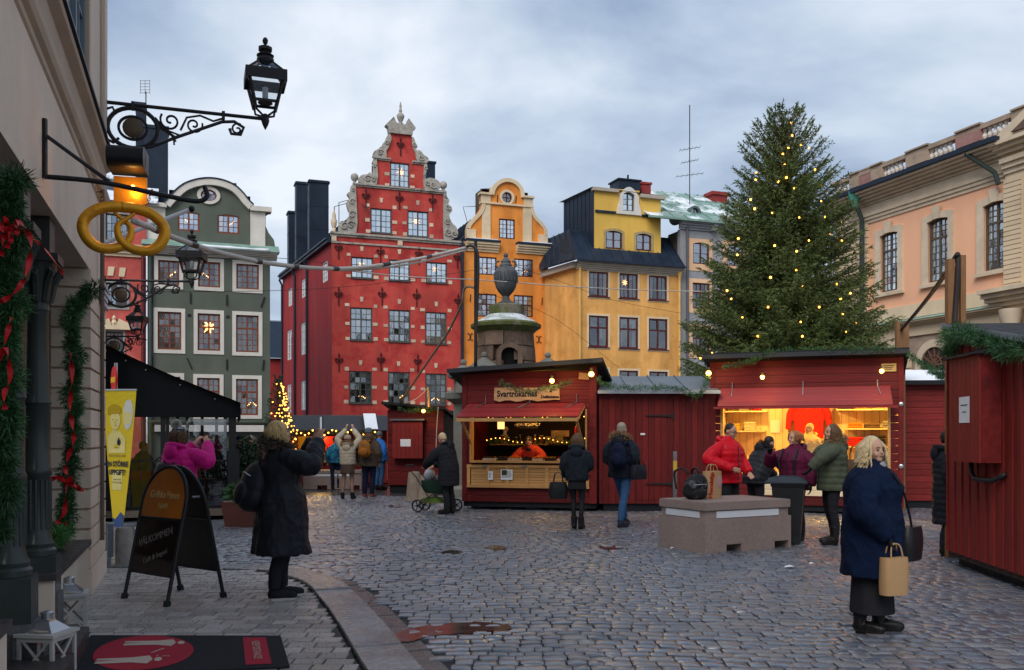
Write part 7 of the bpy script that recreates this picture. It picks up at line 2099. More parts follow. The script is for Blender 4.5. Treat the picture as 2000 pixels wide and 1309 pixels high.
ld=bpy.data.lights.new('flood_light','POINT');ld.energy=.8;ld.color=(1,.5,.12);ld.shadow_soft_size=.03;link('flood_light',ld,lampb,(.03,-.02,-.12))
fp=thing('white_flagpole','white pole with a dark ball end angled out behind the pretzel','pole',(0,0,0))
MB().tube([W(190,480,12),W(370,410,12.6)],.028,8).build('pole',M('white_paint',(.6,.6,.6),.4),fp,smooth=40);MB().ball(W(374,408,12.6),.045,10).build('ball',IRON,fp,smooth=True)
# ------------------------------------------------------------------ hoses and wires across the square
POLE=W(929,600,22.2)
pole=thing('cable_pole','slim dark pole with looped cable in front of the orange house','pole',(POLE.x,POLE.y,0))
MB().tube([(0,0,0),(.0,0,zed(470,22.2))],.04,8).build('mast',LIRON,pole,smooth=40)
MB().tube(spline([W(905,485,22.2)-Vector((POLE.x,POLE.y,0)),W(920,480,22.15)-Vector((POLE.x,POLE.y,0)),W(932,492,22.1)-Vector((POLE.x,POLE.y,0)),W(934,530,22.1)-Vector((POLE.x,POLE.y,0)),W(931,620,22.1)-Vector((POLE.x,POLE.y,0)),W(928,714,22.1)-Vector((POLE.x,POLE.y,0))],6),.035,6).build('looped_cable',M('cable_black',(.03,.022,.02),.5),pole,smooth=True)
CBL=M('pale_cable',(.50,.45,.40),.5,var=.15,scale=3)
hp=[(262,432,9),(300,447,9.8),(350,468,10.7),(420,491,12),(500,510,13.4),(545,517,14.2),(600,523,15.2),(660,525,16.3),(720,521,17.4),(800,509,19.1),(860,496,20.7),(910,484,22.2)]
hose=thing('sagging_pale_cable','thick pale cable sagging from the pretzel to the slim pole','cable',(0,0,0))
S=spline([W(*q)for q in hp],6);MB().tube(S,[.034]*len(S),8).build('hose',CBL,hose,smooth=True)
S2_=spline([W(660,528,16.3),W(740,524,17.9),(W(820,512,19.6)),W(912,488,22.2)],6);MB().tube(S2_,.022,6).build('second_hose',CBL,hose,smooth=True)
for k in(.1,.22,.36,.5,.62,.75,.86):i=int(k*len(S));MB().tube([S[i],S[i+1]],.040,8).build('tape_wrap',BLKP,hose)
sl=thing('slanting_cable','cable slanting from the slim pole down to the meter shed roof','cable',(0,0,0))
S=spline([W(926,562,22.2),W(912,560,22.3),W(905,570,22.4),W(902,592,22.5),W(885,630,23),W(870,657,23.4),W(830,715,24.5),W(782,787,25.9)],6);MB().tube(S,.03,7).build('hose',M('tan_cable',(.20,.14,.10),.5),sl,smooth=True)
b_=thing('short_rope_post','raw pine stick and rope on the meter shed roof','post',(0,0,0));MB().tube([W(836,756,25.8),W(838,795,25.8)],.035,6).build('stick',PINE,b_);MB().tube(spline([W(836,757,25.8),W(815,778,25.8),W(790,788,25.8)],5),.012,5).build('rope',M('rope_tan',(.45,.36,.28),.8),b_)
wires=[('white cord strung across the square in front of the orange and yellow houses',.014,CBL,[(690,530,17),(800,541,20),(950,548,24),(1150,562,27),(1340,569,30),(1500,568,27)]),
 ('thin dark wire running from the left edge up to the urn',.006,IRON,[(205,570,20),(400,570,21),(560,567,22),(700,558,22),(860,538,23),(985,518,25)]),
 ('thin dark wire falling from the urn towards the copper roofed house',.006,IRON,[(992,515,25),(1100,552,27),(1200,587,30),(1330,612,34)]),
 ('thin wire above the sagging cable on the left',.005,IRON,[(330,495,14),(480,500,15),(620,512,17),(690,531,17.5)]),
 ('faint wire dropping in front of the yellow house',.005,IRON,[(940,570,23),(1080,620,26),(1210,720,28)]),
 ('thin rope hanging from the meter shed to the bollards',.014,M('rope_tan',(.45,.36,.28),.8),[(856,795,25.3),(853,840,25.2),(851,905,25.0)])]
for l,r,m,q in wires:
 o=MB().tube(spline([W(*k)for k in q],6),r,5).build('overhead_wire',m,smooth=True);tag(o,l,'wire','wires slung over the square')
# ------------------------------------------------------------------ A-board, banner, no-entry sign, cabinets, mat, candle lanterns
ab=thing('folding_sign_board','black arched folding sign board standing on the footpath','sign',(-3.3,9.0,.052),rad(-36.9))
def aboard():
 H,w,yb=1.31,.36,.31
 amber=M('amber_sheen_panel',(.50,.15,.02),.18,var=.3,scale=2,bump=0,rvar=.04);slate=M('gloss_blackboard',(.02,.012,.010),.10,var=.4,scale=3,bump=.02,rvar=.04)  # header amber is brightened to carry a warm reflection in its colour
 for sg,nm in((-1,'front'),(1,'rear')):
  tilt=math.atan2(yb-.03,H)
  fr=MB().tube([(-w,0,0),(-w,0,H-w)]+[(w*math.cos(t),0,H-w+w*math.sin(t))for t in[PI-PI*k/14 for k in range(1,14)]]+[(w,0,H-w),(w,0,0)],.019,8)
  fr.tube([(-w,0,.80),(w,0,.80)],.014,6);fr.tube([(-w,0,.27),(w,0,.27)],.012,6)
  for x in(-w,w):fr.box(x-.024,x+.024,-.024,.024,-.005,.05)
  o=fr.build(nm+'_frame',BLKP,ab,(0,sg*yb,.0),(sg*tilt,0,0),smooth=40)
  y=.004
  arc=[(w*.96*math.cos(t),H-w+w*.96*math.sin(t))for t in[PI*k/14 for k in range(15)]]
  MB().plate([(-w+.02,.815),(w-.02,.815)]+arc,[],-y,y).build('header_panel',amber if sg<0 else BLKP,o)
  MB().box(-w+.015,w-.015,-y,y,.28,.785).build('writing_panel',slate if sg<0 else BLKP,o)
  if sg<0:
   lt=M('sign_cream',(.62,.42,.16),.6,bump=0);ck=M('chalk_faint',(.20,.17,.15),.8,bump=0)
   text('lettering','Grillska Huset',.098,lt,o,(0,-.008,1.03),sx=.86);text('lettering','1649',.08,lt,o,(0,-.008,.92))
   text('chalk_writing','VÄLKOMMEN',.10,ck,o,(-.02,-.007,.62),(PI/2,-.3,0),sx=.9);text('chalk_writing','Café & bageri',.07,ck,o,(.03,-.007,.44),(PI/2,-.35,0))
 MB().tube([(-w,-.04,1.0),(-w,.04,1.0)],.01,6).build('hinge',STEEL,ab);MB().tube([(w,-.04,1.0),(w,.04,1.0)],.01,6).build('hinge',STEEL,ab)
aboard()
bn0=W(228,1030,15.6)
ban=thing('yellow_roll_up_banner','yellow roll-up banner with lettering beside the tent','banner',(bn0.x,bn0.y,0))
def banner():
 Hb,wb=2.32,.59
 def warp(u,v):   # u across, v up the cloth
  t=v/Hb;a=rad(-52+46*t);o=Vector((.02+.03*t,0,.08+v));return o+Vector((math.cos(a)*u,math.sin(a)*u,0))
 def sheet(pts_uv,faces,name,m,y=0.):
  b=MB();b.add([warp(u,v)+Vector((.002-y*.6,-y,0))for u,v in pts_uv],faces);return b.build(name,m,ban)
 yel=M('banner_yellow',(.68,.50,.015),.55,var=.06,bump=0);pal=M('banner_pale',(.72,.62,.22),.55,bump=0);mid=M('banner_ochre',(.50,.34,.01),.55,bump=0);blu=M('banner_blue',(.012,.06,.20),.5,bump=0);wht=M('banner_white',(.66,.64,.56),.55,bump=0);nav=M('banner_navy',(.012,.015,.05),.5,bump=0)
 n=24;g=[(u,Hb*k/n)for k in range(n+1)for u in(-wb/2,-wb/6,wb/6,wb/2)]
 sheet(g,[(4*k+i,4*k+i+1,4*k+i+5,4*k+i+4)for k in range(n)for i in range(3)],'cloth',yel)
 def poly(pts,m,name,y):
  me=tessellate_polygon([[Vector((a,c,0))for a,c in pts]]);sheet(pts,[tuple(t)for t in me],name,m,y)
 poly([(-wb/2+.005,.0),(wb/2-.005,.0),(wb/2-.005,.20),(.12,.26),(-.04,.17),(-.16,.12),(-wb/2+.005,.14)],blu,'blue_wave',.004)
 # pale print of an officer in a cap
 E=lambda cx,cz,rx,rz,a0=0,a1=2*PI,k=16:[(cx+rx*math.cos(a0+(a1-a0)*i/k),cz+rz*math.sin(a0+(a1-a0)*i/k))for i in range(k+(1 if a1-a0<6 else 0))]
 poly(E(.17,1.9,.1,.26),wht,'print_patch',.004);poly(E(.16,1.85,.09,.12),pal,'print_patch',.005)
 poly(E(-.08,1.80,.105,.16),pal,'print_face',.006);poly(E(-.09,1.96,.13,.12,0,PI)+[(-.22,1.90),(.03,1.92)],mid,'print_cap',.008)
 poly([(-.25,1.25),(.16,1.25),(.14,1.5),(.02,1.62),(-.14,1.64),(-.25,1.52)],pal,'print_shoulders',.005)
 poly([(-.2,.62),(.1,.62),(.12,.95),(-.2,.95)],pal,'print_patch',.004)
 for cx,cz in((-.12,1.81),(-.04,1.81)):poly(E(cx,cz,.018,.008),mid,'print_eye',.009)
 poly(E(-.07,1.72,.03,.008),mid,'print_mouth',.009);poly([(-.085,1.80),(-.055,1.76),(-.085,1.755)],mid,'print_nose',.009)
 poly(E(.0,1.43,.038,.055),nav,'print_badge',.008);poly([(-.02,1.48),(0,1.52),(.02,1.48)],nav,'print_badge',.008)
 for tx,sz,v,bo in(('Polisen',.04,1.345,0),('ÄR DU REDO FÖR',.056,1.20,.0),('EN STÖRRE',.122,1.06,.004),('UPPGIFT?',.122,.92,.004),('BLI EN AV OSS',.038,.80,0),('SÖK TILL POLISEN',.038,.75,0)):
  me=text_mesh(tx,sz,0.,sx=.92,bold=bo);
  for vt in me.vertices:p_=warp(vt.co.x-.03,vt.co.y+v);vt.co=p_+Vector((-.006,-.011,0))
  me.materials.clear();me.materials.append(nav);link('lettering',me,ban)
 a=rad(-52);c_,s_=math.cos(a),math.sin(a)
 MB().obox((.02,0,.04),(.66,.12,.08),Matrix.Rotation(a,3,'Z')).build('base_cassette',STEEL,ban)
 a=rad(-6);MB().obox((.05,0,.08+Hb),(.61,.02,.025),Matrix.Rotation(a,3,'Z')).build('top_rail',STEEL,ban);MB().tube([(.05,.05,.08),(.05,.03,2.4)],.012,6).build('support_pole',STEEL,ban)
banner()
pn=W(223,742,16.3)
ns=thing('no_entry_sign','round red no-entry sign with a yellow bar above the banner','sign',(pn.x,pn.y,0),rad(-56))
MB().tube([(0,.03,0),(0,.03,pn.z+.3)],.03,8).build('post',STEEL,ns)
MB().lathe([(.24,-.01),(.24,.01),(.23,.014)],24).build('disc',M('sign_red',(.55,.008,.01),.35,bump=0),ns,(0,0,pn.z),(PI/2,0,0));MB().box(-.18,.18,-.022,-.0145,pn.z-.048,pn.z+.048).build('bar',M('sign_yellow',(.75,.42,.01),.35,bump=0),ns)
for i,(px,py,w,h,d)in enumerate(((194,1112,.17,.52,.16),(212,1103,.10,.48,.2))):
 p=G(px,py,.05);t=thing('utility_cabinet',('taller' if i else 'nearer')+' small grey metal utility cabinet at the building corner','cabinet',p,rad(18.9))
 MB().box(-w/2,w/2,-d/2,d/2,.10,h).build('case',M('cabinet_grey',(.20,.22,.24),.45,var=.1),t);MB().box(-w/2-.01,w/2+.01,-d/2-.01,d/2+.01,h+.001,h+.03).build('lid',M('cabinet_grey',(.20,.22,.24)),t);MB().box(-.03,.03,-.03,.03,0,.099).build('stem',STEEL,t)
p=G(218,1112,.05)+Vector((.0,.35,0));o=MB().lathe([(.10,0),(.10,.42),(.085,.46)],14).build('concrete_bollard',M('rough_concrete',(.28,.25,.22),.9,var=.25,scale=15,bump=.4),None,p,smooth=40);tag(o,'short concrete bollard behind the grey utility cabinets','bollard')
# door mat
def floor_mat():
 z=.058;c=[G(178,1243,z),G(548,1244,z),G(566,1304,z),G(120,1325,z)]
 t=thing('long_door_mat','long black door mat with a red disc lying on the footpath','mat',(0,0,0))
 def q(u,v):return(c[0]*(1-u)+c[1]*u)*(1-v)+(c[3]*(1-u)+c[2]*u)*v
 MB().add([q(u,v)+Vector((0,0,dz))for dz in(0,.010)for u,v in((0,0),(1,0),(1,1),(0,1))],[(3,2,1,0),(4,7,6,5)[::-1],(0,1,5,4),(1,2,6,5),(2,3,7,6),(3,0,4,7)]).build('pile',M('mat_black',(.022,.022,.026),.95,var=.3,scale=60,bump=.6,bscale=300),t)
 red_=M('mat_red',(.36,.022,.04),.95,var=.2,scale=50,bump=.5,bscale=300);pink=M('mat_cream',(.52,.40,.33),.95,var=.2,scale=60,bump=.4,bscale=300)
 def flat(pts,m,name,dz):
  P=[q(u,v)+Vector((0,0,dz))for u,v in pts];tri=tessellate_polygon([P]);o=MB().add(P,[tuple(k)for k in tri]).build(name,m,t)
  bm=bmesh.new();bm.from_mesh(o.data);[f.normal_flip()for f in bm.faces if f.normal.z<0];bm.to_mesh(o.data);bm.free()
 E=lambda u,v,a,b_,k=32:[(u+a*math.cos(2*PI*i/k),v+b_*math.sin(2*PI*i/k))for i in range(k)]
 flat(E(.315,.48,.24,.46),red_,'red_disc',.0135)
 for du,v in((.0,.25),(-.09,.70)):
  flat([(.20+du,v-.05),(.36+du,v-.06),(.44+du,v-.10),(.46+du,v),(.44+du,v+.10),(.36+du,v+.06),(.20+du,v+.07),(.20+du,v+.015),(.30+du,v),(.20+du,v-.01)],pink,'figure_body',.0165);flat(E(.485+du,v,.018,.05,12),pink,'figure_head',.0165)
 flat([(.35,.52),(.355,.535),(.41,.42),(.405,.405)],pink,'distance_arrow',.0165)
 flat([(.80,.08),(.92,.08),(.92,.92),(.80,.92)],red_,'red_label',.0135)
 for tx,sz,u,v in(('KEEP DISTANCE!',.078,.86,.5),('1 m',.07,.41,.62)):
  me=text_mesh(tx,sz,0.);dq=q(u,1)-q(u,0);ang=math.atan2(dq.y,dq.x)if sz>.075 else.05;R_=Matrix.Rotation(ang,4,'Z');o0=q(u,v)+Vector((0,0,.017));me.transform(Matrix.Translation(o0)@R_);me.materials.clear();me.materials.append(pink);link('lettering',me,t)
 # folded-back corner at the step
 b=MB();a0=c[0]+Vector((-.3,-.05,.02));b.add([a0,c[0]+Vector((.0,.0,.03)),c[3]+Vector((-.05,0,.03)),c[3]+Vector((-.4,-.05,.02)),a0+Vector((.02,-.05,.12)),c[3]+Vector((-.38,0,.14))],[(0,1,2,3),(0,4,5,3),(1,4,5,2)]);b.build('folded_edge',M('mat_black',(.022,.022,.026)),t)
floor_mat()
WLN=M('white_wood',(.42,.40,.37),.55,var=.15,scale=8,bump=.05)
def candle_lantern(label,p,rz,s):
 t=thing('candle_lantern',label,'lantern',p,rz,'white wooden candle lanterns',(s,s,s));w,h=.115,.29
 MB().box(-w-.01,w+.01,-w-.01,w+.01,0,.03).build('base',WLN,t)
 for sx in(-1,1):
  for sy in(-1,1):MB().box(sx*w-.011,sx*w+.011,sy*w-.011,sy*w+.011,.031,h).build('post',WLN,t)
 for k in range(4):
  b=MB().bar((-w+.01,-w,.04),(w-.01,-w,h-.01),.012,.014);b.bar((-w+.01,-w+.001,h-.01),(w-.01,-w+.001,.04),.012,.014);b.box(-w+.012,w-.012,-w-.009,-w+.009,h-.03,h-.002);b.build('cross_brace',WLN,t,None,(0,0,k*PI/2))
  link('pane',pane_mesh(LGLASS),t,((w-.003)*math.sin(k*PI/2),-(w-.003)*math.cos(k*PI/2),.16),(0,0,k*PI/2),(.2,1,.24))
 MB().box(-w-.025,w+.025,-w-.025,w+.025,h,h+.022).build('top_plate',WLN,t)
 MB().lathe([(.14,h+.023),(.12,h+.04),(.055,h+.085),(.05,h+.10)],4,a0=PI/4).build('metal_roof',STEEL,t);MB().lathe([(.035,h+.1),(.035,h+.13),(.042,h+.132),(.042,h+.142),(.02,h+.15)],12).build('chimney_cap',STEEL,t)
 MB().tube([(-w*.9,0,h+.03),(-w*.8,-.06,h+.035),(0,-.1,h+.035),(w*.8,-.08,h+.03)],.007,5).build('rope_handle',M('rope_tan',(.45,.36,.28),.8),t)
candle_lantern('white wooden candle lantern standing farther back by the column plinth',G(136,1232,.055),rad(22),1.0)
candle_lantern('white wooden candle lantern nearest the camera at the door step',G(92,1325,.055),rad(-8),1.0)
p=G(75,1330,.055);t=thing('small_wooden_tub','small wooden tub with a brush handle at the bottom left','tub',p);MB().lathe([(.05,0),(.06,.06),(.052,.06),(.045,.01)],14).build('tub',PINE,t,smooth=40);MB().tube([(0,0,.02),(.03,0,.13)],.008,6).build('handle',PINE,t)
# ------------------------------------------------------------------ cafe terrace tent
TF=Fac(205,17.3,17)
tent=TF.thing('cafe_tent','black sloping cafe tent with glass wind screens on a timber deck','tent')
TENT=M('black_canvas',(.006,.007,.009),.85,var=.25,scale=3,bump=.15,bscale=12,spec=.15);TGL=glass_mat('screen_glass',.10,(.9,.95,1),through=(.75,.78,.8))
def tent_build():
 f=TF;xr=f.at(470,850)[0];xs=f.at(457,900)[0];D=5.0
 zl,zr=f.at(205,663)[1],f.at(468,787)[1];zv=f.at(300,815)[1];xl=-1.2;zl2=zl+(zl-zr)/xr*1.2
 sag=lambda u:-.10*math.sin(PI*u)
 n=10;front=[(xl+(xr-xl)*k/n,zl2+(zr-zl2)*k/n+sag(k/n))for k in range(n+1)]
 MB().plate([(xl,zv)]+[(xr-.02,zv-.0)]+[(x-.02,z-.03)for x,z in front[::-1]],[],0,.02).build('front_sheet',TENT,tent)
 b=MB();vs=[]
 for x,z in front:vs+=[(x,-.1,z),(x,D,z+.05)]
 b.add(vs,[(2*i,2*i+2,2*i+3,2*i+1)for i in range(n)]);b.build('canopy',TENT,tent)
 MB().box(xr-.02,xr,-.1,D,zr-.32,zr-.01).build('valance',TENT,tent)
 for px in(207,246,285,352,420):
  x=f.at(px,700)[0];
  z=zl2+(zr-zl2)*(x-xl)/(xr-xl)+sag((x-xl)/(xr-xl));MB().ball((x,-.02,z-.12),.018,6).build('eyelet',STEEL,tent)
 MB().box(xl,xs+.12,-.15,D,.08,.2).build('deck',M('deck_timber',(.15,.12,.09),.7,var=.25,scale=4),tent)
 for k in range(5):x=xl+.3+(xs-xl)*k/4.2;MB().box(x-.05,x+.05,0,D,-.03,.08).build('deck_joist',BLKP,tent)
 for x,w in((0.05,.05),(f.at(318,900)[0],.045),(f.at(327,900)[0],.03),(xs-.03,.07)):MB().box(x-w,x+w,.03,.03+2*w,.2,zv+.02).build('post',BLKP,tent)
 MB().box(xs-.12,xs+.10,-.08,.03,.2,f.at(450,880)[1]).build('screen_end',BLKP,tent)
 for k in range(6):x=xs-.03;yy=.9*k+.6;MB().box(x-.03,x+.03,yy,yy+.06,.2,zr-.05).build('post',BLKP,tent)
 for px in(347,366,395,423,440):x=f.at(px,850,D)[0];MB().box(x-.035,x+.035,D-.1,D,.2,zr).build('post',BLKP,tent)
 # screens
 zg=1.12
 for a,c in((.12,f.at(318,900)[0]-.05),(f.at(329,900)[0]+.03,xs-.14)):
  MB().box(a,c,.05,.08,zg,zg+.03).build('screen_rail',BLKP,tent);MB().box(a,c,.05,.08,.21,.27).build('screen_rail',BLKP,tent)
  link('screen_pane',pane_mesh(TGL),tent,((a+c)/2,.065,(zg+.27)/2),None,(c-a,1,zg-.27));link('upper_pane',pane_mesh(TGL),tent,((a+c)/2,.07,(zg+zv)/2),None,(c-a,1,zv-zg-.06))
 MB().box(.1,f.at(318,900)[0],.5,.53,.75,.93).build('red_bench_back',M('bench_red',(.25,.01,.012),.7),tent);MB().box(.1,xs-.2,.45,.6,.25,.75).build('bench_front',SDRK,tent)
 MB().box(xl,0,.02,.06,.2,zv).build('end_panel',TENT,tent)
tent_build()
def cafe_chair(p,rz,label):
 t=thing('bentwood_chair',label,'chair',p,rz,'bentwood chairs inside the cafe tent');wd=M('bentwood',(.22,.12,.055),.45)
 MB().lathe([(.19,.44),(.2,.46),(.19,.475)],16).build('seat',wd,t)
 for sx in(-1,1):
  for sy in(-1,1):MB().tube([(sx*.19,sy*.19,0),(sx*.14,sy*.14,.45)],.014,6).build('leg',wd,t)
 MB().tube(spline([(-.17,.15,.45),(-.19,.2,.75),(-.1,.22,.92),(.1,.22,.92),(.19,.2,.75),(.17,.15,.45)],5),.014,6).build('backrest',wd,t,smooth=True);MB().tube(spline([(-.09,.16,.47),(-.1,.2,.7),(0,.21,.8),(.1,.2,.7),(.09,.16,.47)],5),.010,6).build('inner_hoop',wd,t,smooth=True)
for px,Y,a,l in((268,19.6,.4,'leftmost'),(300,20.2,-.5,'second from left'),(330,19.9,2.6,'middle'),(405,20.3,2.0,'rightmost')):
 p=W(px,848,Y);cafe_chair((p.x,p.y,.2),a,'%s bentwood chair inside the cafe tent'%l)
def leafy(name,label,p,h,r,n,lm,cat='plant',pot=None,ls=.09):
 t=thing(name,label,cat,p)
 P_=[];
 for k in range(n):
  a=random.uniform(0,2*PI);rr=r*math.sqrt(random.random());z=h*(.25+.75*random.random())*(1-.3*rr/r);P_.append((rr*math.cos(a),rr*math.sin(a),z))
 P_=np.array(P_);D_=rng.normal(size=(n,3))+np.array((0,0,.3));D_/=np.linalg.norm(D_,axis=1)[:,None]
 link('foliage',tri_mesh('foliage',blades(P_,D_,ls,ls*.55),lm),t)
 b=MB()
 for k in range(7):q=P_[k];b.tube([(q[0]*.15,q[1]*.15,0),(q[0]*.6,q[1]*.6,q[2]*.6),tuple(q)],.008,5)
 b.build('stem',BARK,t);return t
LEAF=needle_mat('dark_leaf',(.012,.03,.012),(.025,.055,.02),(.05,.09,.03))
p=G(466,1030);pl=thing('brown_planter','rust brown planter box at the end of the cafe tent','planter',(p.x,p.y+.25,0),rad(-8));
b=MB().lathe([(.36,0),(.45,.44)],4,a0=PI/4,sq=.7);b.build('box',M('rust_brown',(.09,.03,.022),.6,var=.25),pl);MB().box(-.28,.28,-.19,.19,.43,.455).build('soil',M('soil_snow',(.30,.28,.26),.9,var=.5,scale=12),pl)
leafy('planter_grass','tufts of green grass and heather in the rust brown planter',(p.x,p.y+.25,.44),.32,.25,500,SPR2,ls=.16)
p=W(480,848,20.5);leafy('potted_shrub','dark leafy shrub standing at the tent corner behind the planter',(p.x,p.y,.0),1.75,.42,1800,LEAF,ls=.10)
p=W(412,848,20.8);leafy('tent_shrub','dark shrub inside the cafe tent',(p.x,p.y,.2),1.5,.45,1500,LEAF,ls=.09)
# ------------------------------------------------------------------ granite seat blocks, bollards, litter bin, steel post
GRS=M('warm_granite',(.27,.205,.18),.55,var=.2,scale=30,bump=.12,bscale=120,streak=.22);WBAND=M('white_band',(.62,.63,.66),.5,var=.06)
def seat_block(name,label,c,rz,L,Wd,H,slots=True):
 t=thing(name,label,'bench',c,rz);h1,h2=H*.66,H*.82
 b=MB()
 if slots:
  for(a,d)in((-L/2,-L*.26),(-L*.09,L*.30),(L*.47,L/2)):b.box(a,d,-Wd/2,Wd/2,-.02,.1)
  b.box(-L/2,L/2,-Wd/2,Wd/2,.1005,h1)
 else:b.box(-L/2,L/2,-Wd/2,Wd/2,-.02,h1)
 b.build('body',GRS,t)
 MB().box(-L/2+.03,L/2-.03,-Wd/2+.03,Wd/2-.03,h1+.001,h2).build('waist',GRS,t)
 for sx,sy in((0,-1),(-1,0),(1,0)):
  if sy:MB().box(-L*.36,L*.36,-Wd/2+.018,-Wd/2+.0295,h1+.012,h2-.006).build('reflective_band',WBAND,t)
  else:MB().box(min(sx*(L/2-.0295),sx*(L/2-.018)),max(sx*(L/2-.0295),sx*(L/2-.018)),-Wd*.36,Wd*.36,h1+.012,h2-.006).build('reflective_band',WBAND,t)
 bm=bmesh.new();me=MB().box(-L/2,L/2,-Wd/2,Wd/2,h2+.001,H).mesh('top_slab',GRS);bm.from_mesh(me);bmesh.ops.bevel(bm,geom=list(bm.edges),offset=.012,segments=2,affect='EDGES');bm.to_mesh(me);bm.free();link('top_slab',me,t);return t
a_,b2,c_=G(1377,1081),G(1545,1068),G(1292,1060)
e1=(b2-a_);e1.normalize();n1=Vector((-e1.y,e1.x,0));Lb,Wb=(b2-a_).length,1.05
seat_block('granite_seat_block','reddish granite seat block with white bands in front of the lit stall',a_+e1*Lb/2+n1*Wb/2,math.atan2(e1.y,e1.x),Lb,Wb,.70)
g1_,g2_=G(592,957),G(662,953);seat_block('low_granite_block','low granite block with a white band by the far bottle stall',(g1_+g2_)/2+Vector((.3,.5,0)),.03,1.75,.8,.55)
for i,(px,py,s)in enumerate(((808,979,1.),(832,985,.95))):
 p=G(px,py);o=MB().lathe([(.24*s,0),(.22*s,.05),(.165*s,.66*s),(.15*s,.70*s),(.08*s,.72*s)],14).build('stone_bollard',M('worn_stone',(.24,.19,.145),.8,var=.3,scale=6,bump=.4,streak=.2),None,p+Vector((0,.25,0)),smooth=50);tag(o,('left','right')[i]+' tapered stone bollard beside the pram','bollard')
p=G(1548,1064);wb_=thing('wheeled_litter_bin','black wheeled litter bin with a domed lid beside the granite block','bin',(p.x,p.y+.2,0),rad(-20))
MB().loft([[(sx*w,sy*d,z)for sx,sy in((-1,-1),(1,-1),(1,1),(-1,1))]for w,d,z in((.17,.19,.04),(.23,.25,.86),(.245,.265,.87),(.245,.265,.90))]).build('body',BLKP,wb_)
MB().loft([[(-.02+sx*w,sy*d,z)for sx,sy in((-1,-1),(1,-1),(1,1),(-1,1))]for w,d,z in((.30,.29,.905),(.31,.30,.93),(.24,.24,.99),(.12,.14,1.02))]).build('lid',M('bin_lid',(.035,.042,.05),.4),wb_,smooth=50)
for s in(-1,1):MB().tube([(.12,s*.19,.07),(.12,s*.23,.07)],.07,14).build('wheel',BLKP,wb_)
p=W(1318,848,17.2);pt_=thing('steel_marker_post','square galvanised steel post with a yellow sticker in front of the red shed','post',(p.x,p.y,0));MB().box(-.035,.035,-.03,.03,0,zed(882,17.2)).build('post',STEEL,pt_);MB().box(-.036,.036,-.032,-.0305,zed(918,17.2),zed(900,17.2)).build('sticker',M('sticker_yellow',(.6,.4,.05),.5),pt_)
for px,py,w,h,l in((1540,1107,.14,.06,'crumpled white paper scrap on the setts before the bin'),(1584,1101,.08,.03,'tiny white paper scrap right of the larger one'),(1312,1071,.06,.04,'tiny white scrap by the granite block corner')):
 p=G(px,py,.008);b=MB().add([(-w/2,-h,0),(w*.1,-h*1.3,.012),(w/2,-h*.4,.002),(w*.3,h,.015),(-w*.2,h*.8,.004),(0,0,.02)],[(0,1,5),(1,2,5),(2,3,5),(3,4,5),(4,0,5)]);o=b.build('paper_scrap',PAPER,None,p);tag(o,l,'litter')
# ================================================================== people
from mathutils import noise
def cloth(name,c,rough=.85,**k):
 k.setdefault('var',.18);k.setdefault('scale',9);k.setdefault('bump',.35);k.setdefault('bscale',22)
 k.setdefault('spec',.12);return M('cloth_'+name,c,rough,jit=0,**k)
SKIN=M('skin',(.52,.29,.20),.55,var=.08,scale=12,bump=.05,jit=.06);LIP=M('lips',(.34,.10,.09),.5,bump=0);EYE=M('eye_dark',(.03,.022,.018),.25,bump=0);BROW=M('brow',(.12,.075,.045),.9)
BLACK=cloth('black',(.019,.019,.023));NYLON=cloth('black_nylon',(.018,.019,.024),.5);NAVY=cloth('navy',(.010,.014,.035));DENIM=cloth('denim',(.035,.09,.19));BOOT=M('boot_leather',(.012,.011,.011),.35,var=.2,bump=.1);SOLE=M('sole_white',(.5,.48,.44),.6)
def chain(pts,rads,n=14):
 S=spline(pts,n);k=len(S);R=[]
 for i in range(k):
  u=i/(k-1)*(len(rads)-1);j=min(int(u),len(rads)-2);R.append(rads[j]+(rads[j+1]-rads[j])*(u-j))
 return S,R
def hand(mb,w,d,nrm,curl,sg,k=1.):
 """palm, four bent fingers of unequal length, thumb off the side"""
 w,d=Vector(w),Vector(d).normalized();nrm=Vector(nrm);nrm=(nrm-d*nrm.dot(d)).normalized();s=d.cross(nrm)*sg
 c=w+d*.05
 for o in(-.022,0,.022):mb.tube([w+d*.0+s*o*.6,w+d*.05+s*o,w+d*.092+s*o],[.018,.017,.013],8)
 for i,(o,L)in enumerate(((-.030,.058),(-.010,.070),(.010,.075),(.030,.066))):
  a=w+d*.088+s*o;cu=curl
  p1=a+(d*math.cos(cu*.5)+nrm*math.sin(cu*.5))*L*.45;p2=p1+(d*math.cos(cu*1.2)+nrm*math.sin(cu*1.2))*L*.32;p3=p2+(d*math.cos(cu*1.8)+nrm*math.sin(cu*1.8))*L*.25
  mb.tube([a-d*.01,p1,p2,p3],[.0095,.0092,.0085,.0072],7)
 a=w+d*.025+s*.03;mb.tube([a-s*.015,a+s*.018+d*.025+nrm*.012,a+s*.022+d*.05+nrm*.03*(1+curl)],[.014,.0115,.009],7)
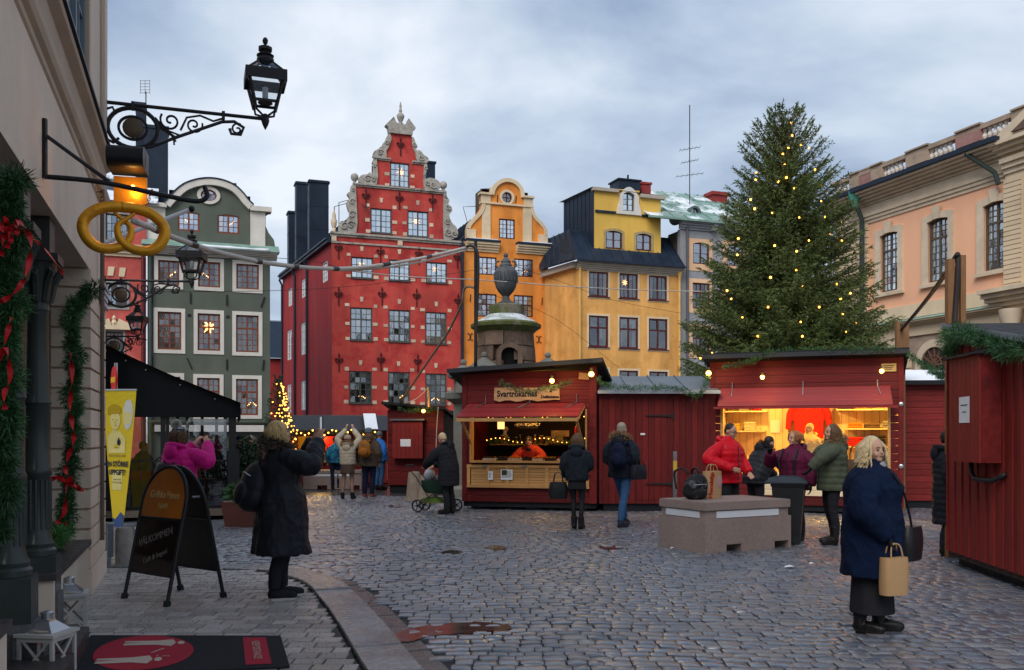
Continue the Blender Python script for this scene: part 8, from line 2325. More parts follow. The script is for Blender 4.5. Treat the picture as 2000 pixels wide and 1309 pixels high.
def person(label,p,rz,h,**s):
 k=h/1.70;t=thing('person',label,'person',p,rz,None,(k,k,k));vox=s.get('vox',.013);dz=-.42 if s.get('sit')else 0
 la=rad(s.get('lean',0));ca,sa=math.cos(la),math.sin(la)
 def T(x,y,z):
  d=z-.93
  return Vector((x,y*ca-d*sa,.93+d*ca+y*sa+dz))if z>.93 else Vector((x,y,z+dz))
 coat=s['coat'];cm,hem,hrx,hry,bulk,quilt=coat;sk=s.get('skin',SKIN);gl=s.get('gloves');bh=s.get('boot',(BOOT,.16));tr=s.get('tr',BLACK);tw=s.get('tw',.0)
 body,jac,leg,sho=MB(),MB(),MB(),MB();hnd=MB()
 # legs and feet
 for i,sg in enumerate((1,-1)):
  fx,fy=s.get('feet',((.095,0),(-.095,0)))[i][:2];fz=0;hp=T(sg*.09,0,.90);kn=Vector(((hp.x+fx)/2,fy/2-.03+s.get('kb',(0,0))[i],.49));an=Vector((fx,fy+.02,.085))
  if dz:kn=Vector((sg*.12,-.40,.52));an=Vector((sg*.13,-.38,.085));fx,fy=an.x,an.y
  S,R=chain([hp,(hp+kn)/2+Vector((0,-.012,0)),kn,(kn+an)/2+Vector((0,.02,0)),an],[.085,.075,.055,.056,.04],5);body.tube(S,[r-.022 for r in R],10)
  S,R=chain([hp+Vector((0,0,.04)),(hp+kn)/2+Vector((0,-.012,0)),kn,(kn+an)/2+Vector((0,.02,0)),an+Vector((0,0,-.02 if s.get('flare')else.02))],[.105+tw,.09+tw,.070+tw,.066+tw,.056+tw],6);leg.tube(S,[r*(1+.03*math.sin(q*2.1))for q,r in enumerate(R)],12)
  fd=rad(s.get('fd',(8,-8))[i]);F_=lambda y,z:Vector((fx+math.sin(fd)*-y,fy+math.cos(fd)*y,z))
  body.tube([F_(.03,.05),F_(-.1,.045),F_(-.15,.035)],[.035,.035,.02],8)
  sho.tube([F_(.075,.04),F_(.04,.05),F_(-.05,.055),F_(-.12,.045),F_(-.175,.038),F_(-.195,.036)],[.03,.046,.048,.044,.036,.02],12);sho.tube([F_(.05,.016),F_(-.05,.016),F_(-.17,.016)],[.045,.042,.042],10);sho.tube([Vector((fx,fy+.02,.05)),Vector((fx,fy+.015,bh[1]))],[.052,.056+bh[1]*.03],12)
 # trunk
 prof=[(hem,hrx,hry,-.01),(max(.98,hem+.12),.5*(hrx+.185+bulk),.5*(hry+.14+bulk),-.005),(1.10,.175+bulk,.135+bulk,-.005),(1.26,.19+bulk,.145+bulk*1.05,-.01),(1.36,.185+bulk*.8,.13+bulk*.7,0),(1.42,.15+bulk*.4,.10+bulk*.4,.005),(1.465,.085,.08,.0),(1.50,.07,.07,-.005)]
 rings=[];n=26;steps=max(16,int((1.50-hem)/.022));fold=s.get('fold',.02)
 for q in range(steps+1):
  z=hem+(1.50-hem)*q/steps
  for a,b in zip(prof,prof[1:]):
   if z<=b[0]+1e-6:u=(z-a[0])/(b[0]-a[0]+1e-9);rx,ry,oy=(a[i]+(b[i]-a[i])*u for i in(1,2,3));break
  qm=1+(quilt*(abs(math.sin(PI*z/.085))-.6)if quilt and z<1.42 else 0);fa=fold*max(0,(1.25-z))
  rings.append([tuple(T(rx*qm*math.cos(a_)*(1+fa*math.sin(a_*5+z*3)),oy+ry*qm*math.sin(a_)*(1+fa*math.sin(a_*4+1+z*4)),z))for a_ in[2*PI*j/n for j in range(n)]])
 jac.loft(rings)
 body.loft([[tuple(T(rx*math.cos(a_),ry*math.sin(a_),z))for a_ in[2*PI*j/14 for j in range(14)]]for z,rx,ry in((.86,.14,.11),(1.0,.135,.10),(1.25,.15,.11),(1.38,.15,.09),(1.46,.055,.055))])
 # arms
 for sd,sg in(('L',1),('R',-1)):
  e,w=s.get('arms',{}).get(sd,((sg*.25,.04,1.12),(sg*.25,-.05,.88)));hd=s.get('hands',{}).get(sd)
  S0=T(sg*(.14+bulk*.35),0,1.352);e,w=Vector(e)+Vector((0,0,dz)),Vector(w)+Vector((0,0,dz));sb=bulk*.55
  S,R=chain([S0,(S0+e)/2+Vector((sg*.01,0,.01)),e,(e+w)/2,w],[.062+sb*.7,.073+sb,.066+sb,.060+sb,.048+sb*.6],7)
  jac.tube(S,[r*(1+(quilt*(abs(math.sin(q*1.05))-.6)if quilt else.02*math.sin(q*1.7)))for q,r in enumerate(R)],14);body.tube([S0,e,w],[.045,.038,.028],8)
  d=Vector(hd[0])if hd else(w-e);nr=Vector(hd[1])if hd else Vector((-sg*.6,-.6,0));cu=hd[2]if hd else.6
  hand(hnd if gl else body,w+d.normalized()*.005,d,nr,cu,sg)
  S3,R3=chain([e,w],[1,1],6);b_=S3[-2]-w;MB().tube([w+b_.normalized()*.035,w+b_.normalized()*.006],.050+sb*.6,12).build('cuff',cm,t,smooth=40)
 if not s.get('sit')and not la and.65<hem<.9:MB().tube([T(0,-(.0+(hry if z<1 else.142+bulk*1.02))-.012+(.01 if z>1.3 else 0),z)for z in(max(hem+.05,.62),.98,1.10,1.26,1.36)],.006,5).build('zip',s.get('zipm',BLKP),t)
 # head
 yaw,pit=s.get('head',(0,0));Hm=Matrix.Translation(T(0,-.005,1.47))@Matrix.Rotation(rad(yaw),4,'Z')@Matrix.Rotation(rad(pit),4,'X')
 st=len(body.v);body.ball((0,-.005,.128),(.073,.090,.098),18,12);body.ball((0,-.035,.085),(.060,.060,.072),14,9);body.ball((0,-.072,.032),(.030,.026,.025),10);body.tube([(0,-.088,.125),(0,-.104,.095),(0,-.108,.082)],[.008,.012,.010],8)
 for sg in(-1,1):body.ball((sg*.074,.005,.10),(.012,.022,.032),8);body.ball((sg*.035,-.07,.075),(.024,.022,.022),8)
 body.ball((0,-.088,.060),(.024,.012,.008),8);body.tube([(0,.02,-.08),(0,.01,.0),(0,.0,.07)],[.058,.052,.055],12);body.xform(Hm,st)
 b=link('body',fuse(body,min(vox,.010)if s.get('face')else vox,2),t);b.data.materials.append(sk)
 if s.get('face'):
  for sg in(-1,1):
   MB().ball((sg*.030,-.089,.113),(.012,.006,.006),8).xform(Hm).build('eye',EYE,t);MB().tube([(sg*.014,-.096,.132),(sg*.032,-.094,.137),(sg*.048,-.083,.131)],.0035,5).xform(Hm).build('eyebrow',BROW,t)
  MB().ball((0,-.098,.060),(.021,.006,.0065),8).xform(Hm).build('mouth',LIP,t)
  if s.get('glasses'):
   g=MB()
   for sg in(-1,1):g.tube([(sg*.032+.02*math.cos(a_),-.104,.113+.016*math.sin(a_))for a_ in[2*PI*j/12 for j in range(12)]],.002,5,closed=True);g.tube([(sg*.052,-.103,.115),(sg*.076,.0,.115)],.002,5)
   g.xform(Hm).build('glasses',IRON,t)
 def piece(mb,name,m,v=None,sm=3,sub=None):
  if mb.v:me=fuse(mb,v or vox,sm);me.materials.append(m);return link(name,me,t)
 cj=piece(jac,s.get('coatname','coat'),cm,None,1 if quilt else 2);seed=Vector((len(label),rz,h))*3;wr=s.get('wrinkle',.006 if quilt else.011)
 nv=len(cj.data.vertices);co=np.empty(nv*3,np.float32);cj.data.vertices.foreach_get('co',co);no=np.empty(nv*3,np.float32);cj.data.vertex_normals.foreach_get('vector',no);co=co.reshape(-1,3);no=no.reshape(-1,3);dd=np.empty(nv)
 for i,q in enumerate(co.tolist()):
  q=Vector(q);a_=noise.noise(Vector((q.x*7,q.y*7,q.z*4))+seed);b_=noise.noise(Vector((q.x*16+q.z*8,q.y*16,q.z*11))-seed);dd[i]=wr*(1-2.6*abs(a_))+wr*.55*(.4-1.6*abs(b_))
 cj.data.vertices.foreach_set('co',(co+no*dd[:,None]).astype(np.float32).ravel());cj.data.update()
 if not s.get('nolegs'):
  piece(leg,'trousers',tr);sh=piece(sho,'shoes',bh[0])
  if s.get('sole'):
   so=MB()
   for v in range(2):pass
   sh.data.materials.append(s['sole']);[setattr(f_,'material_index',1)for f_ in sh.data.polygons if f_.center.z<.028]
 if s.get('skirt'):
  z0,z1,rx,ry,m=s['skirt'];rg=[[(rx*(1-.12*u)*math.cos(a_)*(1+.03*math.sin(a_*7)),ry*(1-.12*u)*math.sin(a_)*(1+.03*math.sin(a_*6)),z0+(z1-z0)*u)for a_ in[2*PI*j/30 for j in range(30)]]for u in[q/10 for q in range(11)]];piece(MB().loft(rg),'skirt',m)
 if gl:piece(hnd,'gloves',gl,min(vox,.01),1)
 # hair
 hr=s.get('hair')
 if hr:
  m,style,ln=hr;hb=MB().ball((0,.014,.150),(.083,.092,.090),18,12).ball((0,.045,.10),(.074,.060,.085),14,9)
  if style=='short':hb=MB().ball((0,.012,.150),(.078,.088,.085),16,10).ball((0,.045,.11),(.068,.05,.06),12,8)
  nl=0 if style=='short' else s.get('locks',110);lk=MB();wav={'curly':.016,'bob':.009,'long':.011}.get(style,.0)
  for q in range(nl):
   a_=rad(-90+random.choice((-1,1))*random.uniform(48,180));ll=ln*random.uniform(.75,1.08);r0=random.uniform(.8,1.0);ph=random.uniform(0,6);pts=[]
   for j in range(11):
    u=j/10;zt=.215-.06*(1-r0)-u*ll;rr=(.04+.055*min(1,u*3.2)+(.03*u if style=='curly' else.008*u))*(.9+.2*r0)
    pts.append((rr*math.cos(a_)+wav*math.sin(u*15+ph)*u,.014+rr*1.08*math.sin(a_)+wav*math.cos(u*14+ph)*u,zt))
   rk=random.uniform(.006,.013);lk.tube(pts,[rk*(1-.6*j/10)for j in range(11)],5)
  hb.xform(Hm);me=fuse(hb,min(vox,.01),2)
  if lk.v:
   lk.xform(Hm);bm=bmesh.new();bm.from_mesh(me);bm.from_mesh(lk.mesh('l',[]));me=bpy.data.meshes.new('hair');bm.to_mesh(me);bm.free()
  me.materials.append(m);me.polygons.foreach_set('use_smooth',[True]*len(me.polygons));link('hair',me,t)
 ht=s.get('hat')
 if ht:
  m,kind=ht;b=MB().lathe([(.088,.135),(.094,.16),(.092,.19),(.07,.23),(.03,.248),(.005,.25)],18,(0,.01,0)).tube([(.09*math.cos(a_),.01+.1*math.sin(a_),.145)for a_ in[2*PI*j/20 for j in range(20)]],.013,8,closed=True);b.xform(Hm);b.build('hat',m,t,smooth=50)
  if kind=='pom':
   D_=rng.normal(size=(2600,3));D_/=np.linalg.norm(D_,axis=1)[:,None];o=Hm@Vector((0,.05,.27));link('pompom',tri_mesh('pompom',blades(np.array(o)+D_*.02,D_,.055,.008),M('pom_white',(.62,.6,.56),.9)),t)
 hd=s.get('hood')
 if hd:
  m,fur=hd;ring=[T(.135*math.cos(a_),.035+.12*math.sin(a_),1.44+.04*math.sin(a_))for a_ in[rad(-60)+rad(300)*j/16 for j in range(17)]];b=MB().tube(ring,[.020+.014*math.sin(PI*j/16)for j in range(17)],10).ball(T(0,.13+bulk*.6,1.38),(.115,.055,.10),12);piece(b,'hood',m)
  if fur:
   P_,D_=[],[]
   for q in range(s.get('nfur',1400)):
    u=random.random()*15.99;j=int(u);c_=ring[j]+(ring[j+1]-ring[j])*(u-j)+Vector((0,0,.015));d=Vector((random.gauss(0,1),random.gauss(0,1),random.gauss(.3,1))).normalized();P_.append(c_+d*.045);D_.append((d+Vector((0,0,-.3))).normalized())
   link('fur_trim',tri_mesh('fur_trim',blades(np.array(P_),np.array(D_),.045,.007),fur),t)
 sc=s.get('scarf')
 if sc:
  b=MB()
  for z,r in((1.435,.088),(1.452,.082)):b.tube([T(r*math.cos(a_),-.005+r*1.05*math.sin(a_),z+.012*math.sin(a_*3))for a_ in[2*PI*j/18 for j in range(18)]],.022,8,closed=True)
  if s.get('scarf_end'):b.tube([T(.02,-.09,1.47),T(.0,-.12-bulk*.75,1.40),T(-.01,-.135-bulk,1.32)],[.026,.022,.016],8)
  b.build('scarf',sc,t,smooth=True)
 return t
def bag(name,label,cat,p,rz,w,d,h,m,handle=.12,soft=.15,extra=None):
 t=thing(name,label,cat,p,rz);b=MB();rg=[]
 for u in[q/8 for q in range(9)]:
  f_=1-soft*abs(2*u-.9)**2;rg.append([(math.copysign(abs(math.cos(a_))**.5,math.cos(a_))*w/2*f_,math.copysign(abs(math.sin(a_))**.5,math.sin(a_))*d/2*f_*(1+.06*math.sin(a_*3+u*5)),h*u)for a_ in[2*PI*j/20 for j in range(20)]])
 b.loft(rg);b.build('bag_body',m,t,smooth=50)
 if handle:
  for y in(-.3,.3):MB().tube(spline([(-w*.25,y*d,h*.97),(-w*.18,y*d*.6,h+handle*.8),(0,y*d*.4,h+handle),(w*.18,y*d*.6,h+handle*.8),(w*.25,y*d,h*.97)],5),.007,6).build('handle',m,t,smooth=True)
 return t
def rucksack(label,p,rz,w,h,d,m,tilt=0.):
 t=thing('backpack',label,'backpack',p,rz);t.rotation_euler=(tilt,0,rz);b=MB().ball((0,0,h*.5),(w/2,d/2,h/2),16,12).ball((0,0,h*.3),(w*.52,d*.52,h*.32),14,9)
 me=fuse(b,.014,3);me.materials.append(m);link('bag_body',me,t);b2=MB().ball((0,-d*.42,h*.32),(w*.36,d*.22,h*.24),12,8);b2.build('front_pocket',m,t,smooth=True)
 MB().tube([(-w*.3,-d*.36,h*.66),(0,-d*.5,h*.72),(w*.3,-d*.36,h*.66)],.006,5).build('zip',STEEL if w>.3 else m,t);MB().tube([(-.04,d*.2,h*.95),(0,d*.2,h*1.06),(.04,d*.2,h*.95)],.008,5).build('grab_loop',m,t)
 for s_ in(-1,1):MB().tube(spline([(s_*w*.25,d*.4,h*.9),(s_*w*.32,d*.9,h*.98),(s_*w*.4,d*1.3,h*.7),(s_*w*.42,d*.8,h*.2)],5),.014,6,sx=1.6).build('strap',m,t,smooth=True)
 return t
BLONDE=M('blonde_hair',(.50,.34,.15),.5,var=.35,scale=25,bump=.3,jit=0,stretch=(3,3,.4));PALEB=M('pale_blonde_hair',(.58,.44,.25),.5,var=.3,scale=25,bump=.3,jit=0);BROWNH=M('brown_hair',(.11,.06,.03),.5,var=.35,scale=25,bump=.3,jit=0);DARKH=M('dark_hair',(.03,.02,.016),.5,var=.3,scale=25,bump=.3,jit=0);GINGER=M('ginger_hair',(.34,.13,.045),.5,var=.3,scale=25,bump=.3,jit=0);GREYH=M('grey_hair',(.30,.25,.20),.55,var=.3,scale=25,bump=.3,jit=0)
TANFUR=M('tan_fur',(.30,.18,.09),.9,var=.4,scale=30);LEOP=M('spotted_fur',(.06,.045,.035),.9,var=.3,col2=(.30,.22,.16),c2scale=40,c2lo=.54,c2hi=.58)
# the woman photographing with her phone
o=G(548,1170,.052);RZ1=rad(112)
pl1=person('woman in a long black coat on the footpath, raising a phone to photograph',o,RZ1,1.73,vox=.010,face=1,coat=(NYLON,.44,.30,.27,.052,0),fold=.06,tr=BLACK,boot=(BLACK,.10),sole=SOLE,feet=((.10,-.05),(-.07,.05)),arms={'L':((.28,-.24,1.26),(.09,-.33,1.50)),'R':((-.28,-.24,1.28),(-.07,-.34,1.49))},hands={'L':((-.25,-.2,.9),(-.5,-.6,.2),.5),'R':((.2,-.25,.9),(.5,-.6,.2),.55)},head=(-6,-12),hair=(BLONDE,'long',.25),locks=220,hood=(LEOP,LEOP),nfur=3200)
def at_p(o,rz,k,x,y,z):c,s_=math.cos(rz),math.sin(rz);return Vector((o.x+(x*c-y*s_)*k,o.y+(x*s_+y*c)*k,o.z+z*k))
ph=thing('mobile_phone','phone held up by the woman in the long black coat','phone',at_p(o,RZ1,1.018,.01,-.39,1.60),RZ1+.1);MB().box(-.038,.038,-.005,.005,-.01,.15).build('case',BLKP,ph);MB().box(-.034,.034,.0052,.0065,.0,.14).build('screen',emis('phone_screen',(.45,.5,.55),.35),ph)
rucksack('black backpack slung low on the back of the woman in the long coat',at_p(o,RZ1,1.018,.04,.30,.84),RZ1+PI+.2,.40,.50,.26,NYLON,-.25)
# the woman in pink
o=W(350,848,12.4);o.z=0;RZ2=rad(158)
person('woman in a bright pink jacket and bobble hat photographing beside the tent',o,RZ2,1.74,vox=.011,coat=(cloth('pink',(.55,.012,.19),.6),.72,.25,.20,.055,.05),arms={'L':((.27,-.22,1.22),(.06,-.36,1.47)),'R':((-.36,-.12,1.25),(-.17,-.35,1.48))},hands={'L':((-.4,-.3,.8),(-.3,-.8,0),.7),'R':((.5,-.2,.7),(.3,-.8,0),.7)},hat=(cloth('striped_hat',(.03,.03,.035),.9,col2=(.4,.4,.4),c2scale=9,c2lo=.52,c2hi=.56,stretch=(1,1,6)),'pom'),hair=(BROWNH,'bob',.2),hood=(cloth('pink',(.55,.012,.19)),None),scarf=cloth('grey_scarf',(.28,.22,.21),.95),tr=BLACK,head=(-14,0))
c=thing('compact_camera','small camera held at eye level by the woman in pink','camera',at_p(o,RZ2,1.02,-.08,-.43,1.53),RZ2);MB().box(-.055,.055,-.02,.02,-.03,.035).build('case',BLKP,c);MB().tube([(0,-.02,0),(0,-.05,0)],.022,10).build('lens',BLKP,c)
rucksack('small dark backpack on the back of the woman in pink',at_p(o,RZ2,1.02,0,.30,.88),RZ2+PI,.28,.38,.16,NYLON)
# people by the far stall
o=G(679,974);RZ=rad(176)
person('woman in a cream jacket holding a phone up with both arms',o,RZ,1.62,coat=(cloth('cream',(.50,.42,.31)),.92,.21,.16,.035,.04),coatname='jacket',arms={'L':((.30,-.10,1.60),(.10,-.22,1.86)),'R':((-.30,-.10,1.60),(-.10,-.22,1.86))},hands={'L':((-.2,0,1),(-.4,-.5,0),.6),'R':((.2,0,1),(.4,-.5,0),.6)},hat=(cloth('beige_hat',(.40,.31,.22)),''),hood=(cloth('cream',(.50,.42,.31)),TANFUR),tr=M('skin_tights',(.30,.17,.12),.7),boot=(BOOT,.17),feet=((.13,.02),(-.13,-.02)),skirt=(.68,.98,.20,.16,cloth('brown_shorts',(.09,.06,.045))),tw=-.018)
o=G(720,973);RZb=rad(170)
person('man in a brown coat and grey cap with an orange backpack',o,RZb,1.80,coat=(cloth('brown_coat',(.085,.06,.045)),.78,.23,.18,.05,0),hat=(cloth('grey_hat',(.12,.14,.15)),''),hood=(cloth('brown_coat',(.085,.06,.045)),TANFUR),tr=NAVY,boot=(M('red_shoe',(.16,.04,.03),.6),.1),sole=SOLE)
rucksack('orange brown backpack on the man in the brown coat',at_p(o,RZb,1.06,0,.31,1.0),RZb+PI,.34,.44,.18,cloth('rust_orange',(.30,.11,.02)))
person('person in a bright blue jacket and grey cap beyond the brown coat',G(741,956),rad(140),1.72,coat=(cloth('bright_blue',(.02,.15,.50),.6),.82,.22,.17,.04,.03),hat=(cloth('grey_hat',(.12,.14,.15)),''),tr=DENIM)
person('child in a blue patterned jacket at the far bottle stall',W(655,848,27.9)*Vector((1,1,0))if False else Vector((W(655,848,27.9).x,27.9,0)),rad(200),1.55,coat=(cloth('teal_pattern',(.02,.07,.16),.7,col2=(.02,.22,.30),c2scale=8,c2lo=.5,c2hi=.55),.85,.2,.16,.03,.03),hat=(NAVY,''),tr=NAVY)
v=W(489,848,21.5);person('woman with glasses and dark coat walking by the shrub',Vector((v.x,v.y,0)),rad(12),1.62,face=1,glasses=1,coat=(BLACK,.70,.24,.19,.05,0),hair=(GREYH,'bob',.2),locks=70,scarf=BLACK)
v=W(468,848,22.6);person('person in a dark jacket with an orange scarf behind the shrub',Vector((v.x,v.y,0)),rad(200),1.6,coat=(NAVY,.75,.23,.18,.05,.03),hat=(NAVY,''),scarf=cloth('orange_scarf',(.5,.12,.02)))
# woman with the pram
o=G(877,1003);person('woman in a black coat bending over a pram beside the stall',o,rad(-122),1.70,lean=14,coat=(BLACK,.58,.25,.20,.06,.03),hood=(BLACK,None),hair=(PALEB,'short',0),arms={'L':((.26,-.28,1.12),(.16,-.50,.98)),'R':((-.26,-.28,1.12),(-.16,-.50,.98))},hat=None,head=(0,18))
pr=thing('pram','dark green pram with grey bundles beside the stall','pram',(G(858,1000).x-.05,G(858,1000).y+.05,0),rad(165))
def pram():
 gm=cloth('pram_green',(.02,.045,.03));b=MB();rg=[[(math.copysign(abs(math.cos(a))**.6,math.cos(a))*w,math.copysign(abs(math.sin(a))**.6,math.sin(a))*d,z)for a in[2*PI*j/18 for j in range(18)]]for w,d,z in((.20,.16,.40),(.30,.2,.48),(.34,.22,.66),(.33,.21,.67))];b.loft(rg).build('carrycot',gm,pr,smooth=50)
 for x in(-.36,.36):
  for y in(-.22,.22):
   w=MB().tube([(x+.12*math.cos(a),y,.135+.12*math.sin(a))for a in[2*PI*j/18 for j in range(18)]],.018,7,closed=True).build('wheel',BLKP,pr);q=MB()
   for j in range(5):a=2*PI*j/5;q.bar((x,y,.135),(x+.11*math.cos(a),y,.135+.11*math.sin(a)),.022,.012)
   q.tube([(x,y-.02,.135),(x,y+.02,.135)],.028,8);q.build('spokes',BLKP,w)
 b=MB()
 for y in(-.22,.22):b.tube([(-.36,y,.135),(.0,y,.40),(.36,y,.135)],.012,6);b.tube([(.1,y,.3),(.4,y,.75),(.62,y,.98)],.012,6)
 b.tube([(.62,-.22,.98),(.62,.22,.98)],.016,8);b.build('chassis',BLKP,pr);MB().box(-.28,.26,-.18,.18,.20,.30).build('under_basket',cloth('lime_net',(.10,.16,.03)),pr)
 MB().ball((-.12,0,.72),(.16,.16,.10),12).build('blanket',cloth('grey_blanket',(.24,.25,.27),.95),pr,smooth=True);MB().ball((.16,.02,.78),(.12,.14,.14),12).build('bundle',cloth('pale_bundle',(.35,.36,.38),.95),pr,smooth=True)
pram()
# customers at the delicatessen stall
o=G(1127,1032);RZc=rad(170);person('woman in a short dark jacket and black tights looking at the delicatessen stall',o,RZc,1.66,vox=.011,coat=(cloth('dark_blue_grey',(.016,.021,.027),.7),.86,.20,.16,.03,0),coatname='jacket',hood=(cloth('dark_blue_grey',(.016,.021,.027)),None),hair=(BROWNH,'long',.30),locks=190,tr=M('black_tights',(.012,.011,.012),.6),tw=-.022,boot=(BOOT,.22),skirt=(.70,.95,.17,.13,BLACK),feet=((.05,.0),(-.08,.06)),arms={'L':((.23,.0,1.12),(.22,-.12,.93)),'R':((-.22,-.05,1.12),(-.12,-.24,1.04))},head=(16,0))
bag('black_tote_bag','black leather tote hanging from the arm of the woman in the short jacket','bag',at_p(o,RZc,.98,.34,-.02,.52),RZc+.3,.34,.14,.30,M('black_leather',(.014,.014,.016),.35,var=.2,bump=.1),.16)
o=G(1214,1028);RZj=rad(148);person('man in blue jeans and a fur-hooded dark parka walking past the shed',o,RZj,1.86,vox=.011,coat=(cloth('dark_parka',(.011,.014,.022),.6),.80,.23,.18,.045,0),hood=(cloth('dark_parka',(.011,.014,.022)),TANFUR),hair=(GREYH,'short',0),tr=DENIM,tw=-.005,boot=(M('navy_shoe',(.02,.025,.04),.6),.11),feet=((.05,-.24),(-.08,.18)),kb=(-.05,.02),head=(10,0),arms={'L':((.25,.02,1.13),(.17,-.14,.95)),'R':((-.25,.06,1.13),(-.20,-.02,.92))})
rucksack('navy backpack worn by the man in jeans',at_p(o,RZj,1.09,-.08,.29,.98),RZj+PI,.30,.44,.16,NAVY);bag('black_shoulder_bag','black shoulder bag at the hip of the man in jeans','bag',at_p(o,RZj,1.09,-.33,.06,.78),RZj+1.2,.34,.16,.26,NYLON,.1)
# people at the lit stall
v=W(1422,848,15.0);o=Vector((v.x,v.y,0));person('balding man in a bright red puffer jacket with a hand on his hip',o,rad(38),1.83,vox=.010,face=1,glasses=1,coat=(cloth('bright_red',(.56,.008,.018),.45),.80,.22,.18,.045,.04),coatname='jacket',hood=(cloth('bright_red',(.56,.008,.018)),None),hair=(DARKH,'short',0),head=(12,16),arms={'R':((-.40,.05,1.15),(-.20,-.24,1.02)),'L':((.30,.0,1.14),(.24,-.2,.95))},hands={'R':((.7,-.3,-.2),(.2,.6,0),.5)},tr=BLACK)
v=W(1474,848,15.9);person('person in a black puffer jacket bending beside the red jacket',Vector((v.x,v.y,0)),rad(115),1.70,lean=32,coat=(NYLON,.80,.24,.20,.07,.05),hood=(BLACK,DARKH),hair=(DARKH,'short',0),arms={'L':((.28,-.45,1.05),(.2,-.62,.9)),'R':((-.28,-.42,1.08),(-.16,-.62,.92))},head=(0,14))
v=W(1553,848,14.3);o=Vector((v.x,v.y,0));RZp=rad(-52);person('ginger-haired woman in a plum jacket with one gloved hand raised',o,RZp,1.70,vox=.010,face=1,coat=(cloth('plum',(.10,.010,.035),.6),.80,.24,.20,.055,.02),coatname='jacket',hood=(cloth('plum',(.10,.010,.035)),None),hair=(GINGER,'bob',.13),locks=110,gloves=BLACK,head=(-18,0),arms={'L':((.30,.03,1.12),(.32,-.05,.87)),'R':((-.32,-.18,1.20),(-.20,-.36,1.36))},tr=BLACK)
bt=MB()
for sg in(-1,1):bt.tube([(sg*.13,-.20,1.0),(sg*.14,-.225,1.25),(sg*.13,-.12,1.42)],.018,6)
b_=bt.build('backpack_straps',NYLON,None,o,(0,0,RZp));tag(b_,'black shoulder straps over the plum jacket','straps')
o=G(1626,1062);RZg=rad(-82);person('woman with long brown hair in an olive parka reaching towards the stall',o,RZg,1.80,vox=.010,face=1,coat=(cloth('olive',(.075,.085,.055),.6),.76,.24,.20,.055,.05),coatname='parka',hood=(cloth('olive',(.075,.085,.055)),TANFUR),hair=(BROWNH,'long',.34),locks=150,tr=BLACK,boot=(BOOT,.26),gloves=BLACK,arms={'L':((.22,-.26,1.24),(.16,-.40,1.08)),'R':((-.34,-.06,1.22),(-.44,-.28,1.12))},feet=((.09,-.03),(-.09,.05)))
bag('brown_handbag','dark handbag on the hip of the olive parka woman','bag',at_p(o,RZg,1.06,.06,.30,.95),RZg+1.4,.28,.12,.26,BROWNH,.2)
# the woman in the navy coat
o=G(1703,1232);RZn=rad(62)
pn1=person('woman in a navy wool coat holding a brown paper bag, nearest on the right',o,RZn,1.63,vox=.009,face=1,coat=(cloth('navy_wool',(.005,.012,.036),.95,bump=.6,bscale=90),.50,.31,.27,.095,0),fold=.03,hair=(PALEB,'curly',.27),locks=240,scarf=cloth('white_scarf',(.33,.31,.34),.9,col2=(.30,.05,.16),c2scale=14,c2lo=.58,c2hi=.62),gloves=BLACK,skirt=(.17,.56,.23,.19,BLACK),boot=(BOOT,.24),feet=((.09,-.06),(-.09,.07)),arms={'R':((-.34,.02,1.10),(-.27,-.16,.86)),'L':((.32,.0,1.10),(.28,-.16,.90))},hands={'R':((.02,-.15,-1),(.4,-.5,0),1.2)},head=(-36,0))
q=at_p(o,RZn,.96,-.24,-.20,.37);pb=bag('brown_paper_bag','plain brown paper bag in the hand of the woman in navy','bag',q,RZn-.7,.25,.12,.30,M('kraft_paper',(.42,.25,.12),.75,var=.1),.11,.05)
q=at_p(o,RZn,.96,.16,-.30,.62);bag('black_crossbody_bag','black leather bag across the front of the navy coat','bag',q,RZn-.25,.34,.13,.28,M('black_leather',(.014,.014,.016),.35),0)
o2=MB().tube(spline([at_p(o,RZn,.96,*c_)for c_ in((-.16,-.17,1.40),(-.06,-.25,1.25),(.08,-.29,1.05),(.16,-.31,.88))],6),.010,6).build('bag_strap',M('black_leather'),smooth=True);tag(o2,'thin black bag strap across the navy coat','strap')
v=W(1850,848,12.6);person('person in a long black puffer coat half hidden by the near right stall',Vector((v.x,v.y,0)),rad(80),1.70,vox=.011,coat=(NYLON,.42,.23,.19,.05,.06),hood=(BLACK,None),hair=(DARKH,'short',0),boot=(BOOT,.2),feet=((.1,-.1),(-.1,.05)))
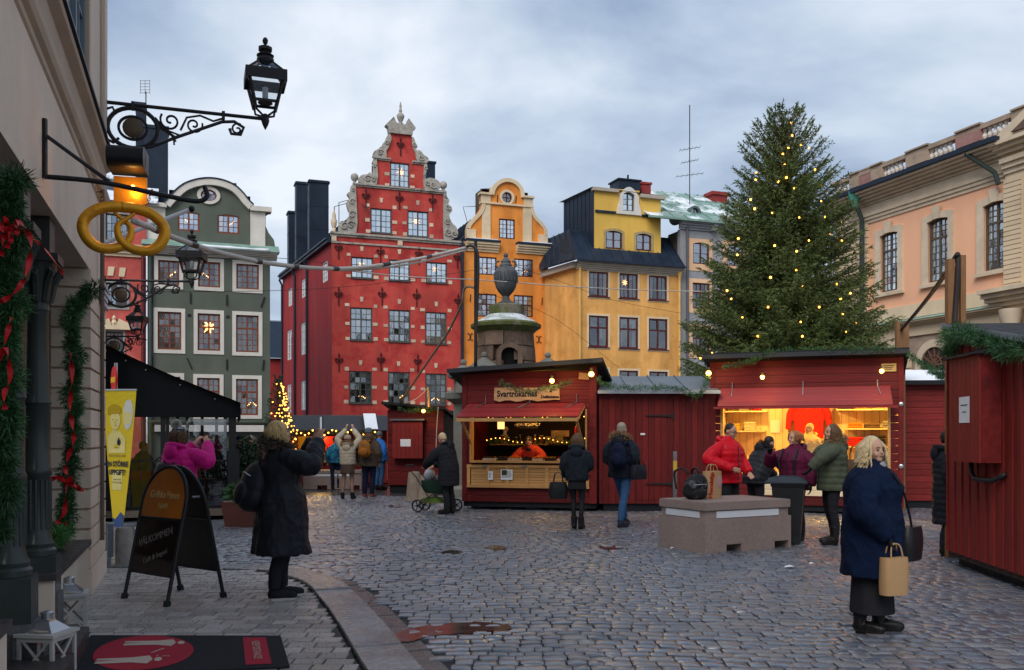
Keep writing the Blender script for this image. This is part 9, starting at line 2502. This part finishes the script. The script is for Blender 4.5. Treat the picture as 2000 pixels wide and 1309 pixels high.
# stall keepers and a cafe guest
x,z=S1.at(1042,880,.62);v=wp(S1,x,.85,.12);person('stall keeper in a red jacket leaning on the delicatessen counter',v,S1.a+rad(-10),1.66,face=1,lean=48,coat=(cloth('keeper_red',(.50,.05,.025),.6),.85,.22,.17,.05,.03),coatname='jacket',hat=(cloth('patterned_hat',(.05,.04,.04),.9,col2=(.4,.12,.05),c2scale=25),''),hair=(DARKH,'short',0),scarf=BLACK,head=(12,-6),arms={'L':((.34,-.42,1.02),(.14,-.62,.96)),'R':((-.34,-.42,1.02),(-.18,-.64,.96))})
x,z=S2.at(1580,860,.8);v=wp(S2,x,.85,.19);person('white-haired keeper in a cream jacket inside the lit knitwear stall',v,S2.a+rad(-28),1.70,face=1,glasses=1,coat=(cloth('keeper_cream',(.55,.42,.20)),.85,.22,.17,.045,.02),coatname='jacket',hair=(PALEB,'short',0),hood=(cloth('keeper_cream',(.55,.42,.20)),None),head=(-14,-8))
v=W(280,848,19.9);person('seated guest in a grey jacket inside the cafe tent',Vector((v.x,v.y,.2)),rad(150),1.72,sit=1,coat=(cloth('grey_jacket',(.08,.09,.10)),.90,.22,.17,.04,0),hair=(GINGER,'short',0),vox=.016)
# bags on the granite block
sb=a_+e1*Lb*.42+n1*Wb*.62;q=Vector((sb.x,sb.y,.701));t=bag('printed_paper_carrier','brown paper carrier bag with red lettering on the granite block','bag',q,math.atan2(e1.y,e1.x)+.15,.33,.15,.40,M('kraft_paper',(.42,.25,.12)),.10,.03)
text('lettering','Hemköp',.11,M('print_red',(.45,.02,.02),.6,bump=0),t,(-.10,-.079,.20),(PI/2,-PI/2+.1,0),bold=.003);MB().ball((.08,-.074,.24),(.06,.006,.09),12).build('pink_print',M('print_pink',(.42,.24,.26),.7),t)
q=Vector((sb.x,sb.y,.70))-e1*.36;rucksack('black and grey backpack lying against the paper carrier',q,math.atan2(e1.y,e1.x),.40,.40,.26,cloth('black_grey_pack',(.02,.02,.022),.6,col2=(.12,.12,.13),c2scale=6),.35)
bpy.data.scenes.remove(TMP)
